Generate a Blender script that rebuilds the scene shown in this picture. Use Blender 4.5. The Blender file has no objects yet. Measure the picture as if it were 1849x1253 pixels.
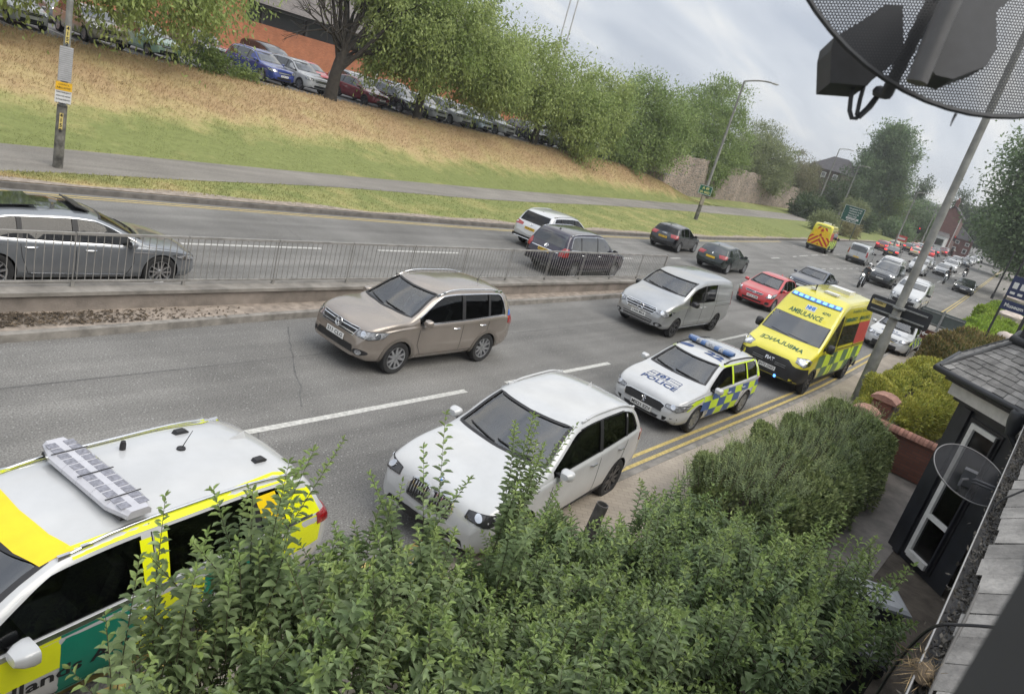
import bpy, bmesh, math, random
import numpy as np
from mathutils import Vector, Matrix
from mathutils.bvhtree import BVHTree
from mathutils.geometry import delaunay_2d_cdt
S = bpy.context.scene
COL = S.collection
random.seed(7)
RNG = np.random.default_rng(7)
PI = math.pi
R = math.radians
# ------------------------------------------------------------------ camera
# world: X along the road (away), Y across it (towards the grass bank), Z up, metres
CAM_H = 5.62
AX = np.array([[0.62660518, -0.07923056, 0.77529896],
			   [-0.73232154, -0.40016283, 0.55097629],
			   [0.26659167, -0.91301272, -0.30876634]])
cam_d = bpy.data.cameras.new("camera")
cam_d.sensor_width = 36.0
cam_d.lens = 1320.0 / 1849.0 * 36.0
cam_d.clip_start = 0.05
cam_d.clip_end = 6000.0
cam_d.dof.use_dof = True
cam_d.dof.focus_distance = 13.0
cam_d.dof.aperture_fstop = 6.8
cam = bpy.data.objects.new("camera", cam_d)
COL.objects.link(cam)
mw = Matrix.Identity(4)
for i in range(3):
	mw[i][0] = AX[i][0]
	mw[i][1] = -AX[i][1]
	mw[i][2] = -AX[i][2]
mw[2][3] = CAM_H
cam.matrix_world = mw
S.camera = cam
# ------------------------------------------------------------------ sky, sun, exposure
SUN_EL, SUN_AZ = R(52), R(-80)         # sun direction, azimuth measured from +X
S.view_settings.view_transform = 'Standard'
S.view_settings.look = 'None'
S.view_settings.exposure = 0.7
S.view_settings.gamma = 1.0
W = bpy.data.worlds.new("World")
S.world = W
W.use_nodes = True
nt = W.node_tree
nt.nodes.clear()
def wn(t, **kw):
	n = nt.nodes.new(t)
	for k, v in kw.items():
		setattr(n, k, v)
	return n
out = wn('ShaderNodeOutputWorld')
bg = wn('ShaderNodeBackground')
bg.inputs['Strength'].default_value = 0.1
sky = wn('ShaderNodeTexSky', sky_type='NISHITA', sun_disc=False)
sky.sun_elevation = SUN_EL
sky.sun_rotation = PI / 2 - SUN_AZ
geo = wn('ShaderNodeTexCoord')
sep = wn('ShaderNodeSeparateXYZ')
nt.links.new(geo.outputs['Generated'], sep.inputs[0])
# project the view direction on a flat cloud deck
den = wn('ShaderNodeMath', operation='MAXIMUM')
nt.links.new(sep.outputs['Z'], den.inputs[0])
den.inputs[1].default_value = 0.0
add = wn('ShaderNodeMath', operation='ADD')
nt.links.new(den.outputs[0], add.inputs[0])
add.inputs[1].default_value = 0.2
dv = wn('ShaderNodeVectorMath', operation='DIVIDE')
comb = wn('ShaderNodeCombineXYZ')
for k in 'XYZ':
	nt.links.new(add.outputs[0], comb.inputs[k])
nt.links.new(geo.outputs['Generated'], dv.inputs[0])
nt.links.new(comb.outputs[0], dv.inputs[1])
mp = wn('ShaderNodeMapping')
mp.inputs['Rotation'].default_value = (0, 0, R(38))
mp.inputs['Scale'].default_value = (0.5, 1.9, 1.0)
nt.links.new(dv.outputs[0], mp.inputs['Vector'])
n1 = wn('ShaderNodeTexNoise')
n1.inputs['Scale'].default_value = 1.25
n1.inputs['Detail'].default_value = 7
n1.inputs['Roughness'].default_value = 0.52
n1.inputs['Distortion'].default_value = 0.35
nt.links.new(mp.outputs[0], n1.inputs['Vector'])
rmp = wn('ShaderNodeValToRGB')
e = rmp.color_ramp.elements
e[0].position = 0.33; e[0].color = (3.3, 3.6, 4.15, 1)
e[1].position = 0.66; e[1].color = (6.6, 6.45, 6.1, 1)
m = rmp.color_ramp.elements.new(0.48); m.color = (4.4, 4.65, 5.05, 1)
nt.links.new(n1.outputs['Fac'], rmp.inputs[0])
# overcast sky: the zenith is brighter than the horizon
zr = wn('ShaderNodeMapRange')
zr.inputs['From Min'].default_value = 0.45
zr.inputs['From Max'].default_value = 1.0
zr.inputs['To Min'].default_value = 1.0
zr.inputs['To Max'].default_value = 2.1
nt.links.new(sep.outputs['Z'], zr.inputs['Value'])
ml = wn('ShaderNodeMix', data_type='RGBA', blend_type='MULTIPLY')
ml.inputs[0].default_value = 1.0
nt.links.new(rmp.outputs[0], ml.inputs[6])
nt.links.new(zr.outputs[0], ml.inputs[7])
mx = wn('ShaderNodeMix', data_type='RGBA')
mx.inputs[0].default_value = 0.92
nt.links.new(sky.outputs[0], mx.inputs[6])
nt.links.new(ml.outputs[2], mx.inputs[7])
nt.links.new(mx.outputs[2], bg.inputs['Color'])
nt.links.new(bg.outputs[0], out.inputs[0])
sun_d = bpy.data.lights.new("sun", 'SUN')
sun_d.energy = 1.5
sun_d.angle = R(50)
sun_d.color = (1.0, 0.93, 0.82)
sun = bpy.data.objects.new("sun", sun_d)
COL.objects.link(sun)
sv = Vector((math.cos(SUN_EL) * math.cos(SUN_AZ), math.cos(SUN_EL) * math.sin(SUN_AZ), math.sin(SUN_EL)))
sun.rotation_euler = sv.to_track_quat('Z', 'Y').to_euler()
# ------------------------------------------------------------------ materials
MATS = {}
def mat(name, col=(.5, .5, .5), rough=.55, metal=0., var=.12, scale=6., bump=0., bscale=None, coat=0., spec=.5,
		col2=None, island=0., emit=None, estr=0., trans=0., dirt=0.):
	"""Principled material whose colour is broken up by procedural noise (object coordinates)."""
	if name in MATS:
		return MATS[name]
	m = bpy.data.materials.new(name)
	m.use_nodes = True
	t = m.node_tree
	p = t.nodes['Principled BSDF']
	p.inputs['Roughness'].default_value = rough
	p.inputs['Metallic'].default_value = metal
	p.inputs['Specular IOR Level'].default_value = spec
	p.inputs['Coat Weight'].default_value = coat
	p.inputs['Coat Roughness'].default_value = .04
	tc = t.nodes.new('ShaderNodeTexCoord')
	nz = t.nodes.new('ShaderNodeTexNoise')
	nz.inputs['Scale'].default_value = scale
	nz.inputs['Detail'].default_value = 6
	nz.inputs['Roughness'].default_value = .6
	t.links.new(tc.outputs['Object'], nz.inputs['Vector'])
	r = t.nodes.new('ShaderNodeValToRGB')
	c2 = col2 if col2 else tuple(min(1, c * (1 + var)) for c in col)
	c1 = col if col2 else tuple(c * (1 - var) for c in col)
	r.color_ramp.elements[0].position = .34
	r.color_ramp.elements[0].color = (*c1, 1)
	r.color_ramp.elements[1].position = .66
	r.color_ramp.elements[1].color = (*c2, 1)
	t.links.new(nz.outputs['Fac'], r.inputs[0])
	last = r.outputs[0]
	if island:
		g = t.nodes.new('ShaderNodeNewGeometry')
		mr = t.nodes.new('ShaderNodeMapRange')
		mr.inputs['To Min'].default_value = 1 - island
		mr.inputs['To Max'].default_value = 1 + island
		t.links.new(g.outputs['Random Per Island'], mr.inputs['Value'])
		mm = t.nodes.new('ShaderNodeMix'); mm.data_type = 'RGBA'; mm.blend_type = 'MULTIPLY'
		mm.inputs[0].default_value = 1
		t.links.new(last, mm.inputs[6]); t.links.new(mr.outputs[0], mm.inputs[7])
		last = mm.outputs[2]
	t.links.new(last, p.inputs['Base Color'])
	if bump:
		nb = t.nodes.new('ShaderNodeTexNoise')
		nb.inputs['Scale'].default_value = bscale or scale * 6
		nb.inputs['Detail'].default_value = 5
		t.links.new(tc.outputs['Object'], nb.inputs['Vector'])
		b = t.nodes.new('ShaderNodeBump')
		b.inputs['Strength'].default_value = bump
		b.inputs['Distance'].default_value = .02
		t.links.new(nb.outputs['Fac'], b.inputs['Height'])
		t.links.new(b.outputs[0], p.inputs['Normal'])
	if emit:
		p.inputs['Emission Color'].default_value = (*emit, 1)
		p.inputs['Emission Strength'].default_value = estr
	if trans:
		tr = t.nodes.new('ShaderNodeBsdfTranslucent')
		t.links.new(last, tr.inputs['Color'])
		ms = t.nodes.new('ShaderNodeMixShader')
		ms.inputs[0].default_value = trans
		t.links.new(p.outputs[0], ms.inputs[1]); t.links.new(tr.outputs[0], ms.inputs[2])
		t.links.new(ms.outputs[0], t.nodes['Material Output'].inputs[0])
	MATS[name] = m
	return m
def paint(name, col, metal=0., rough=.28):
	return mat('paint_' + name, col, rough=rough, metal=metal, var=.07, scale=1.6, coat=1., spec=.5)
def glass_mat(name, tint, refl=1.0):
	if name in MATS:
		return MATS[name]
	m = bpy.data.materials.new(name); m.use_nodes = True
	t = m.node_tree; t.nodes.clear()
	o = t.nodes.new('ShaderNodeOutputMaterial')
	tr = t.nodes.new('ShaderNodeBsdfTransparent'); tr.inputs[0].default_value = (*tint, 1)
	gl = t.nodes.new('ShaderNodeBsdfGlossy'); gl.inputs['Roughness'].default_value = .03
	tc = t.nodes.new('ShaderNodeTexCoord')
	nz = t.nodes.new('ShaderNodeTexNoise'); nz.inputs['Scale'].default_value = 3
	t.links.new(tc.outputs['Object'], nz.inputs['Vector'])
	mr = t.nodes.new('ShaderNodeMapRange'); mr.inputs['To Min'].default_value = .78; mr.inputs['To Max'].default_value = .9
	t.links.new(nz.outputs['Fac'], mr.inputs['Value'])
	t.links.new(mr.outputs[0], gl.inputs['Color'])
	fr = t.nodes.new('ShaderNodeFresnel'); fr.inputs[0].default_value = 1.62 * refl
	mx = t.nodes.new('ShaderNodeMixShader')
	t.links.new(fr.outputs[0], mx.inputs[0]); t.links.new(tr.outputs[0], mx.inputs[1]); t.links.new(gl.outputs[0], mx.inputs[2])
	t.links.new(mx.outputs[0], o.inputs[0])
	MATS[name] = m
	return m
M_BLACK = mat('black_plastic', (.018, .018, .02), rough=.5)
M_TYRE = mat('tyre_rubber', (.022, .022, .023), rough=.85, bump=.2, scale=20)
M_ALLOY = mat('alloy', (.42, .43, .45), rough=.3, metal=.8)
M_ALLOYD = mat('alloy_dark', (.06, .06, .065), rough=.3, metal=.6)
M_CHROME = mat('chrome', (.75, .76, .78), rough=.15, metal=1.)
M_DARKGLASS = mat('dark_window_glass', (.022, .025, .028), rough=.05, spec=1., var=.5, scale=2., coat=1.)
M_WS = glass_mat('windscreen_glass', (.54, .60, .60), 1.48)
M_SG = glass_mat('side_window_glass', (.36, .40, .40))
M_PG = glass_mat('privacy_glass', (.06, .065, .07))
M_LENS = mat('headlamp_lens', (.33, .34, .36), rough=.12, metal=.3, var=.6, scale=14., coat=1.)
M_LENSD = mat('headlamp_dark', (.03, .03, .033), rough=.15, coat=1.)
M_LAMPW = mat('headlamp_lit', (.9, .9, .9), rough=.2, emit=(1, .97, .9), estr=1.3)
M_RED = mat('tail_lamp', (.30, .012, .014), rough=.15, coat=1., var=.3, scale=12.)
M_REDL = mat('brake_lamp_lit', (.6, .02, .02), rough=.2, emit=(1, .05, .04), estr=.8)
M_AMBER = mat('amber_lens', (.65, .28, .03), rough=.2)
M_PLW = mat('plate_white', (.72, .72, .70), rough=.45, var=.04)
M_PLY = mat('plate_yellow', (.72, .45, .02), rough=.45, var=.04)
M_INK = mat('plate_letter_ink', (.012, .012, .014), rough=.6)
M_GRILLE = mat('grille_mesh', (.012, .012, .013), rough=.45, bump=.6, scale=60, bscale=220)
M_CABIN = mat('cabin_trim', (.035, .036, .038), rough=.8)
M_SEAT = mat('seat_fabric', (.055, .055, .058), rough=.9, bump=.2)
M_SEAM = mat('panel_gap', (.012, .012, .012), rough=.9)
M_WHITE = mat('white_enamel', (.66, .66, .65), rough=.4, var=.05)
M_GALV = mat('galvanised_steel', (.27, .28, .28), rough=.55, metal=.35, var=.25, scale=9.)
M_YFLUO = mat('fluorescent_yellow', (.62, .82, .03), rough=.4, var=.04)
M_BATT_B = mat('reflective_blue', (.03, .09, .28), rough=.35, var=.08)
M_BATT_G = mat('reflective_green', (.0, .19, .11), rough=.35, var=.08)
M_BLUEL = mat('blue_beacon', (.05, .12, .3), rough=.15, coat=1., var=.3, scale=20.)
M_BLUEON = mat('blue_beacon_lit', (.1, .3, .9), rough=.2, emit=(.10, .32, 1.), estr=2.2)
M_INKB = mat('lettering_dark_blue', (.02, .05, .16), rough=.5)
M_INKG = mat('lettering_dark_green', (.02, .10, .05), rough=.5)
# ------------------------------------------------------------------ mesh helpers
class MB:
	def __init__(self):
		self.v = []; self.f = []; self.m = []
	def quad(self, pts, mi=0):
		b = len(self.v); self.v += [tuple(p) for p in pts]
		self.f.append(tuple(range(b, b + len(pts)))); self.m.append(mi)
	def box(self, c, s, mi=0, rz=0., ax=None):
		"""box centred on c with size s, turned rz about z (or with 3 axes ax)"""
		if ax is None:
			ca, sa = math.cos(rz), math.sin(rz)
			ax = [(ca, sa, 0), (-sa, ca, 0), (0, 0, 1)]
		a = [np.array(k, float) * .5 * s[i] for i, k in enumerate(ax)]
		c = np.array(c, float); b = len(self.v)
		for sx in (-1, 1):
			for sy in (-1, 1):
				for sz in (-1, 1):
					self.v.append(tuple(c + sx * a[0] + sy * a[1] + sz * a[2]))
		for q in ((0, 1, 3, 2), (4, 6, 7, 5), (0, 4, 5, 1), (2, 3, 7, 6), (0, 2, 6, 4), (1, 5, 7, 3)):
			self.f.append(tuple(b + k for k in q)); self.m.append(mi)
	def tube(self, pts, r, n=8, mi=0, cap=True):
		pts = [np.array(p, float) for p in pts]
		rs = r if hasattr(r, '__len__') else [r] * len(pts)
		b = len(self.v); prev = None
		for i, p in enumerate(pts):
			d = pts[min(i + 1, len(pts) - 1)] - pts[max(i - 1, 0)]
			d = d / (np.linalg.norm(d) + 1e-9)
			if prev is None:
				u = np.cross(d, (0, 0, 1.) if abs(d[2]) < .9 else (1., 0, 0))
			else:
				u = prev - d * (prev @ d)
			u = u / (np.linalg.norm(u) + 1e-9); prev = u
			w = np.cross(d, u)
			for k in range(n):
				a = 2 * PI * k / n
				self.v.append(tuple(p + rs[i] * (math.cos(a) * u + math.sin(a) * w)))
		for i in range(len(pts) - 1):
			for k in range(n):
				k2 = (k + 1) % n
				self.f.append((b + i * n + k, b + i * n + k2, b + (i + 1) * n + k2, b + (i + 1) * n + k)); self.m.append(mi)
		if cap:
			self.f.append(tuple(b + k for k in range(n))[::-1]); self.m.append(mi)
			self.f.append(tuple(b + (len(pts) - 1) * n + k for k in range(n))); self.m.append(mi)
	def lathe(self, prof, n=24, o=(0, 0, 0), axis='z', mi=0, close=False):
		"""prof: (radius, height) pairs turned about an axis through o"""
		b = len(self.v); np_ = len(prof)
		for k in range(n):
			a = 2 * PI * k / n; ca, sa = math.cos(a), math.sin(a)
			for (r, h) in prof:
				p = {'z': (r * ca, r * sa, h), 'y': (r * ca, h, r * sa), 'x': (h, r * ca, r * sa)}[axis]
				self.v.append((o[0] + p[0], o[1] + p[1], o[2] + p[2]))
		for k in range(n):
			k2 = (k + 1) % n
			for i in range(np_ - 1 + (1 if close else 0)):
				i2 = (i + 1) % np_
				self.f.append((b + k * np_ + i, b + k * np_ + i2, b + k2 * np_ + i2, b + k2 * np_ + i)); self.m.append(mi)
	def prism(self, poly, o, u, v, n, mi=0):
		"""polygon (2D, in axes u,v at o) extruded by vector n"""
		o, u, v, n = (np.array(k, float) for k in (o, u, v, n)); b = len(self.v); c = len(poly)
		for s in (0, 1):
			for (x, y) in poly:
				self.v.append(tuple(o + x * u + y * v + s * n))
		self.f.append(tuple(b + k for k in range(c))[::-1]); self.m.append(mi)
		self.f.append(tuple(b + c + k for k in range(c))); self.m.append(mi)
		for k in range(c):
			k2 = (k + 1) % c
			self.f.append((b + k, b + k2, b + c + k2, b + c + k)); self.m.append(mi)
	def add(self, other, mi=0):
		b = len(self.v); self.v += other.v
		self.f += [tuple(b + k for k in q) for q in other.f]; self.m += [k + mi for k in other.m]
	def mesh(self, name, mats, smooth=None):
		me = bpy.data.meshes.new(name)
		me.from_pydata(self.v, [], self.f)
		for m in (mats if isinstance(mats, (list, tuple)) else [mats]):
			me.materials.append(m)
		me.polygons.foreach_set('material_index', self.m)
		fin(me, smooth)
		return me
	def build(self, name, mats, parent=None, smooth=None):
		return link(name, self.mesh(name, mats, smooth), parent)
def fin(me, smooth):
	bm = bmesh.new(); bm.from_mesh(me)
	bmesh.ops.recalc_face_normals(bm, faces=bm.faces)
	bm.to_mesh(me); bm.free()
	if smooth:
		me.polygons.foreach_set('use_smooth', [True] * len(me.polygons))
		me.set_sharp_from_angle(angle=R(smooth))
	me.update()
def link(name, me, parent=None):
	o = bpy.data.objects.new(name, me)
	COL.objects.link(o)
	if parent:
		o.parent = parent
	return o
def fast_mesh(name, v, faces_per, mats, mi=None, smooth=False):
	"""v: (N,3) array, faces_per: (F,k) index array"""
	me = bpy.data.meshes.new(name)
	F, k = faces_per.shape
	me.vertices.add(len(v)); me.vertices.foreach_set('co', np.ascontiguousarray(v, np.float32).ravel())
	me.loops.add(F * k); me.loops.foreach_set('vertex_index', faces_per.astype(np.int32).ravel())
	me.polygons.add(F)
	me.polygons.foreach_set('loop_start', np.arange(0, F * k, k, dtype=np.int32))
	for m in (mats if isinstance(mats, (list, tuple)) else [mats]):
		me.materials.append(m)
	if mi is not None:
		me.polygons.foreach_set('material_index', np.asarray(mi, np.int32))
	if smooth:
		me.polygons.foreach_set('use_smooth', [True] * F)
	me.update(calc_edges=True); me.validate()
	return me
def tag(o, label, cat, group=None, kind=None):
	if label: o['label'] = label
	if cat: o['category'] = cat
	if group: o['group'] = group
	if kind: o['kind'] = kind
	return o
def struct(o):
	o['kind'] = 'structure'; return o
def thing(name, label, cat, loc=(0, 0, 0), rz=0., group=None):
	o = bpy.data.objects.new(name, None); COL.objects.link(o)
	o.location = loc; o.rotation_euler = (0, 0, rz); o.empty_display_size = .2
	return tag(o, label, cat, group)
def kids(o):
	return [c for c in bpy.data.objects if c.parent == o]
def dup(root, loc, rz, label, group=None, swap=None):
	"""copy a thing with its parts and sub-parts; swap = {material: material}"""
	def cp(o, par):
		c = o.copy(); COL.objects.link(c); c.parent = par
		if swap and o.type == 'MESH':
			for s in c.material_slots:
				if s.material in swap:
					m = swap[s.material]; s.link = 'OBJECT'; s.material = m
		for ch in o.children:
			cp(ch, c)
		return c
	r = cp(root, None)
	r.location = loc; r.rotation_euler = (0, 0, rz); r['label'] = label
	if group: r['group'] = group
	return r
def ppw(xs, ys):
	"""monotone cubic interpolation"""
	xs = np.array(xs, float); ys = np.array(ys, float)
	h = np.diff(xs); dlt = np.diff(ys) / h
	n = len(xs); d = np.zeros(n)
	for i in range(1, n - 1):
		if dlt[i - 1] * dlt[i] > 0:
			w1 = 2 * h[i] + h[i - 1]; w2 = h[i] + 2 * h[i - 1]
			d[i] = (w1 + w2) / (w1 / dlt[i - 1] + w2 / dlt[i])
	d[0] = dlt[0]; d[-1] = dlt[-1]
	def f(x):
		x = np.clip(np.asarray(x, float), xs[0], xs[-1])
		i = np.clip(np.searchsorted(xs, x) - 1, 0, n - 2)
		t = (x - xs[i]) / h[i]
		return ((1 + 2 * t) * (1 - t) ** 2 * ys[i] + t * (1 - t) ** 2 * h[i] * d[i]
				+ t * t * (3 - 2 * t) * ys[i + 1] + t * t * (t - 1) * h[i] * d[i + 1])
	return f
def text_mesh(s, size=1., bold=0., align='CENTER', spacing=1., res=2):
	c = bpy.data.curves.new('txt', 'FONT')
	c.body = s; c.size = size; c.align_x = align; c.align_y = 'CENTER'; c.offset = bold; c.space_character = spacing
	c.resolution_u = res
	o = bpy.data.objects.new('txt', c); COL.objects.link(o)
	dg = bpy.context.evaluated_depsgraph_get()
	me = bpy.data.meshes.new_from_object(o.evaluated_get(dg))
	v = [tuple(p.co) for p in me.vertices]; f = [tuple(p.vertices) for p in me.polygons]
	bpy.data.objects.remove(o); bpy.data.curves.remove(c); bpy.data.meshes.remove(me)
	return v, f
def text_on(mb, s, o, u, v, size, mi=0, bold=0., align='CENTER', spacing=1., mirror=False, wid=None):
	tv, tf = text_mesh(s, size, bold, align, spacing)
	o, u, v = (np.array(k, float) for k in (o, u, v)); b = len(mb.v)
	k = -1. if mirror else 1.
	if wid:
		xs = [p[0] for p in tv]; k *= wid / (max(xs) - min(xs))
	for p in tv:
		mb.v.append(tuple(o + u * p[0] * k + v * p[1]))
	for q in tf:
		mb.f.append(tuple(b + i for i in q)); mb.m.append(mi)
# ------------------------------------------------------------------ car builder
# car frame: +x forward, +y its left, z up, origin on the ground under the middle; d = distance from the nose
class View:
	def __init__(s, n, u, v=(0, 0, 1)):
		s.n = np.array(n, float); s.u = np.array(u, float); s.v = np.array(v, float)
V_L = View((0, 1, 0), (-1, 0, 0)); V_R = View((0, -1, 0), (1, 0, 0))
V_F = View((1, 0, 0), (0, 1, 0)); V_B = View((-1, 0, 0), (0, -1, 0))
V_T = View((0, 0, 1), (1, 0, 0), (0, 1, 0))
V_HOOD = View((0, 0, 1), (0, 1, 0), (-1, 0, 0))
def corner(a, s):
	"""view from a corner: a degrees away from straight ahead, on side s"""
	a = R(a) * s
	return View((math.cos(a), math.sin(a), 0), (-math.sin(a), math.cos(a), 0))
class Body:
	def __init__(s, **k):
		s.__dict__.update(dict(tum=.36, glass=.84, ws_shift=.20, rw_shift=.26, crown=.03, nose_w=.70, tail_w=.76, belt_in=.955,
							   win_lo=.03, ground=.2))
		s.__dict__.update(k)
		s.hw = s.W / 2
		s.zc = ppw(*zip(*s.top)); s.zs = ppw(*zip(*s.belt))
		L = s.L
		s.zb = ppw(*zip(*(s.__dict__.get('bot') or [(0, s.ground + .1), (.25, s.ground + .02), (.9, s.ground), (L - .9, s.ground), (L - .2, s.ground + .08), (L, s.ground + .2)])))
		nw, tw = s.nose_w, s.tail_w
		s.pw = ppw(*zip(*(s.__dict__.get('plan') or [(0, nw), (.05, nw + .08), (.16, nw + .17), (.36, .955), (.85, .995), (L * .4, 1.), (L - .9, .995),
													 (L - .35, .965), (L - .12, .91), (L - .03, tw + .07), (L, tw)])))
		s.build()
	def X(s, d):
		return s.L / 2 - d
	def section(s, d):
		w = s.hw * float(s.pw(d)); b = float(s.zb(d)); t = float(s.zc(d)); z = min(float(s.zs(d)), t - .015)
		sl = abs(float(s.zc(d + .03)) - float(s.zc(d - .03))) / .06
		cr = min(s.crown + .10 * sl, .10)
		h = t - z
		cr = min(cr, h * .7)
		wb = w * s.belt_in
		wr = wb - max(0, h - cr - .05) * s.tum
		r = min(.11, .3 * h + .01)
		e = t - cr
		H = z - b
		P = [(0, b), (.55 * w, b), (.88 * w, b + .01), (.965 * w, b + .07 * H + .03), (.995 * w, b + .30 * H), (1.0 * w, b + .5 * H), (.992 * w, b + .74 * H),
			 (.988 * w, z - .06 * H), (.972 * w, z - .004), (wb, z + min(.012, h * .15))]
		q = max(0., e - r - z)
		P += [(wb - .5 * q * s.tum + .008 * min(1, q), z + .5 * q + min(.012, h * .15)), (wr + .02 * min(1, q * 3), z + .96 * q + min(.012, h * .15)),
			  (wr - .25 * r, e - .3 * r), (wr - 1.1 * r, e + .15 * cr), (.5 * wr, e + .72 * cr), (0, t)]
		P = np.array(P)
		for _ in range(2):                      # corner cutting
			Q = np.empty((2 * len(P) - 2, 2)); Q[0] = P[0]; Q[-1] = P[-1]
			Q[1:-1:2] = P[1:-1] * .75 + P[:-2] * .25
			Q[2:-1:2] = P[1:-1] * .75 + P[2:] * .25
			P = Q
		return P
	def build(s):
		L = s.L
		a = [0, .015, .04, .08, .13, .19, .26, .35, .46]
		mid = list(np.linspace(.6, L - .6, int((L - 1.2) / .09)))
		ds = a + mid + [L - k for k in reversed(a)]
		rows = []
		for d in ds:
			P = s.section(d)
			ring = [(s.X(d), -y, z) for (y, z) in P[::-1]] + [(s.X(d), y, z) for (y, z) in P[1:-1]]
			rows.append(ring)
		n = len(rows[0]); m = MB()
		for r_ in rows: m.v += r_
		for i in range(len(rows) - 1):
			for k in range(n):
				k2 = (k + 1) % n
				m.f.append((i * n + k, i * n + k2, (i + 1) * n + k2, (i + 1) * n + k)); m.m.append(0)
		for i, fl in ((0, 1), (len(rows) - 1, 0)):
			z0 = .5 * (min(p[2] for p in rows[i]) + max(p[2] for p in rows[i]))
			m.v.append((rows[i][0][0] + (.02 if fl else -.02), 0, z0)); c = len(m.v) - 1
			for k in range(n):
				m.f.append((i * n + k, i * n + (k + 1) % n, c)); m.m.append(0)
		s.shell = m
		s.bvh = BVHTree.FromPolygons([Vector(p) for p in m.v], m.f)
	# -- surface queries
	def hit(s, p, view):
		o = Vector(p) + Vector(view.n) * 6
		loc, nor, _, _ = s.bvh.ray_cast(o, -Vector(view.n))
		if loc is None:
			loc, nor, _, _ = s.bvh.find_nearest(Vector(p))
		if nor.dot(Vector(view.n)) < 0: nor = -nor
		return np.array(loc), np.array(nor)
	def on(s, view, a, b):
		"""surface point seen in a view at 2D coordinates; a is along view.u, b along view.v"""
		return s.hit(view.u * a + view.v * b + view.n * .0, view)
	def patch(s, mb, poly, view, off=.004, mi=0, grid=.10, thick=.0, holes=None):
		"""a skin that follows the body inside a 2D outline"""
		poly = [np.array(p, float) for p in poly]
		pts = []
		for i, p in enumerate(poly):
			q = poly[(i + 1) % len(poly)]; n = max(1, int(np.linalg.norm(q - p) / grid))
			pts += [tuple(p + (q - p) * k / n) for k in range(n)]
		nb = len(pts); edges = [(i, (i + 1) % nb) for i in range(nb)]
		A = np.array(pts); lo, hi = A.min(0), A.max(0)
		gx = np.arange(lo[0] + grid * .5, hi[0], grid); gy = np.arange(lo[1] + grid * .5, hi[1], grid)
		for x in gx:
			for y in gy:
				if inpoly(x, y, pts) and min((x - p[0]) ** 2 + (y - p[1]) ** 2 for p in pts) > (grid * .4) ** 2:
					pts.append((x, y))
		vo, _, fo, _, _, _ = delaunay_2d_cdt([Vector(p) for p in pts], edges, [], 1, 1e-5)
		b = len(mb.v)
		for p in vo:
			l, n = s.on(view, p[0], p[1]); mb.v.append(tuple(l + n * off))
		for f in fo:
			mb.f.append(tuple(b + i for i in f)); mb.m.append(mi)
		if thick:
			b2 = len(mb.v)
			for p in pts[:nb]:
				l, n = s.on(view, p[0], p[1]); mb.v.append(tuple(l + n * (off - thick)))
			idx = {}
			for i, p in enumerate(vo): idx[(round(p[0], 4), round(p[1], 4))] = i
			try:
				ids = [idx[(round(p[0], 4), round(p[1], 4))] for p in pts[:nb]]
				for k in range(nb):
					k2 = (k + 1) % nb
					mb.f.append((b + ids[k], b + ids[k2], b2 + k2, b2 + k)); mb.m.append(mi)
			except KeyError:
				pass
	def strip(s, mb, line, view, w=.01, off=.005, mi=0, r=None):
		"""a thin raised line along a 2D path on the body"""
		pts = []
		for i in range(len(line) - 1):
			p, q = np.array(line[i], float), np.array(line[i + 1], float); n = max(1, int(np.linalg.norm(q - p) / .07))
			pts += [p + (q - p) * k / n for k in range(n)]
		pts.append(np.array(line[-1], float))
		P3 = []
		for p in pts:
			l, n = s.on(view, *p); P3.append((l, n))
		b = len(mb.v)
		for i, (l, n) in enumerate(P3):
			d = P3[min(i + 1, len(P3) - 1)][0] - P3[max(i - 1, 0)][0]; d /= np.linalg.norm(d) + 1e-9
			sd = np.cross(n, d)
			for k in (-1, 1): mb.v.append(tuple(l + n * off + sd * k * w * .5))
			for k in (1, -1): mb.v.append(tuple(l - n * .004 + sd * k * w * .5))
		for i in range(len(P3) - 1):
			for k in range(3):
				q = b + i * 4
				kk = (k, (k + 1) % 4) if k else (0, 1)
				kk = [(0, 1), (1, 2), (3, 0)][k]
				mb.f.append((q + kk[0], q + kk[1], q + 4 + kk[1], q + 4 + kk[0])); mb.m.append(mi)
	def text(s, mb, t, view, a, b, size, mi=0, bold=0., mirror=False, wid=None, rot=0., off=.007):
		tv, tf = text_mesh(t, size, bold); q = len(mb.v)
		xs = [p[0] for p in tv]; k = wid / (max(xs) - min(xs)) if wid else 1.
		if mirror: k = -k
		c, sn = math.cos(rot), math.sin(rot)
		for p in tv:
			x, y = p[0] * k, p[1]
			l, n = s.on(view, a + x * c - y * sn, b + x * sn + y * c); mb.v.append(tuple(l + n * off))
		for f in tf:
			mb.f.append(tuple(q + i for i in f)); mb.m.append(mi)
	# -- glass lines
	def zlo(s, d): return float(s.zs(d)) + s.win_lo
	def zhi(s, d):
		z, t = float(s.zs(d)), float(s.zc(d))
		return min(z + (t - s.crown - z) * s.glass, float(s.zc(d - s.ws_shift)) - .055, float(s.zc(d + s.rw_shift)) - .07)
	def side_window(s, d0, d1):
		ds = [d for d in np.linspace(d0, d1, 28) if s.zhi(d) - s.zlo(d) > .035]
		if not ds: return None
		return [(d, s.zlo(d)) for d in ds] + [(d, s.zhi(d)) for d in reversed(ds)]
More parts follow.
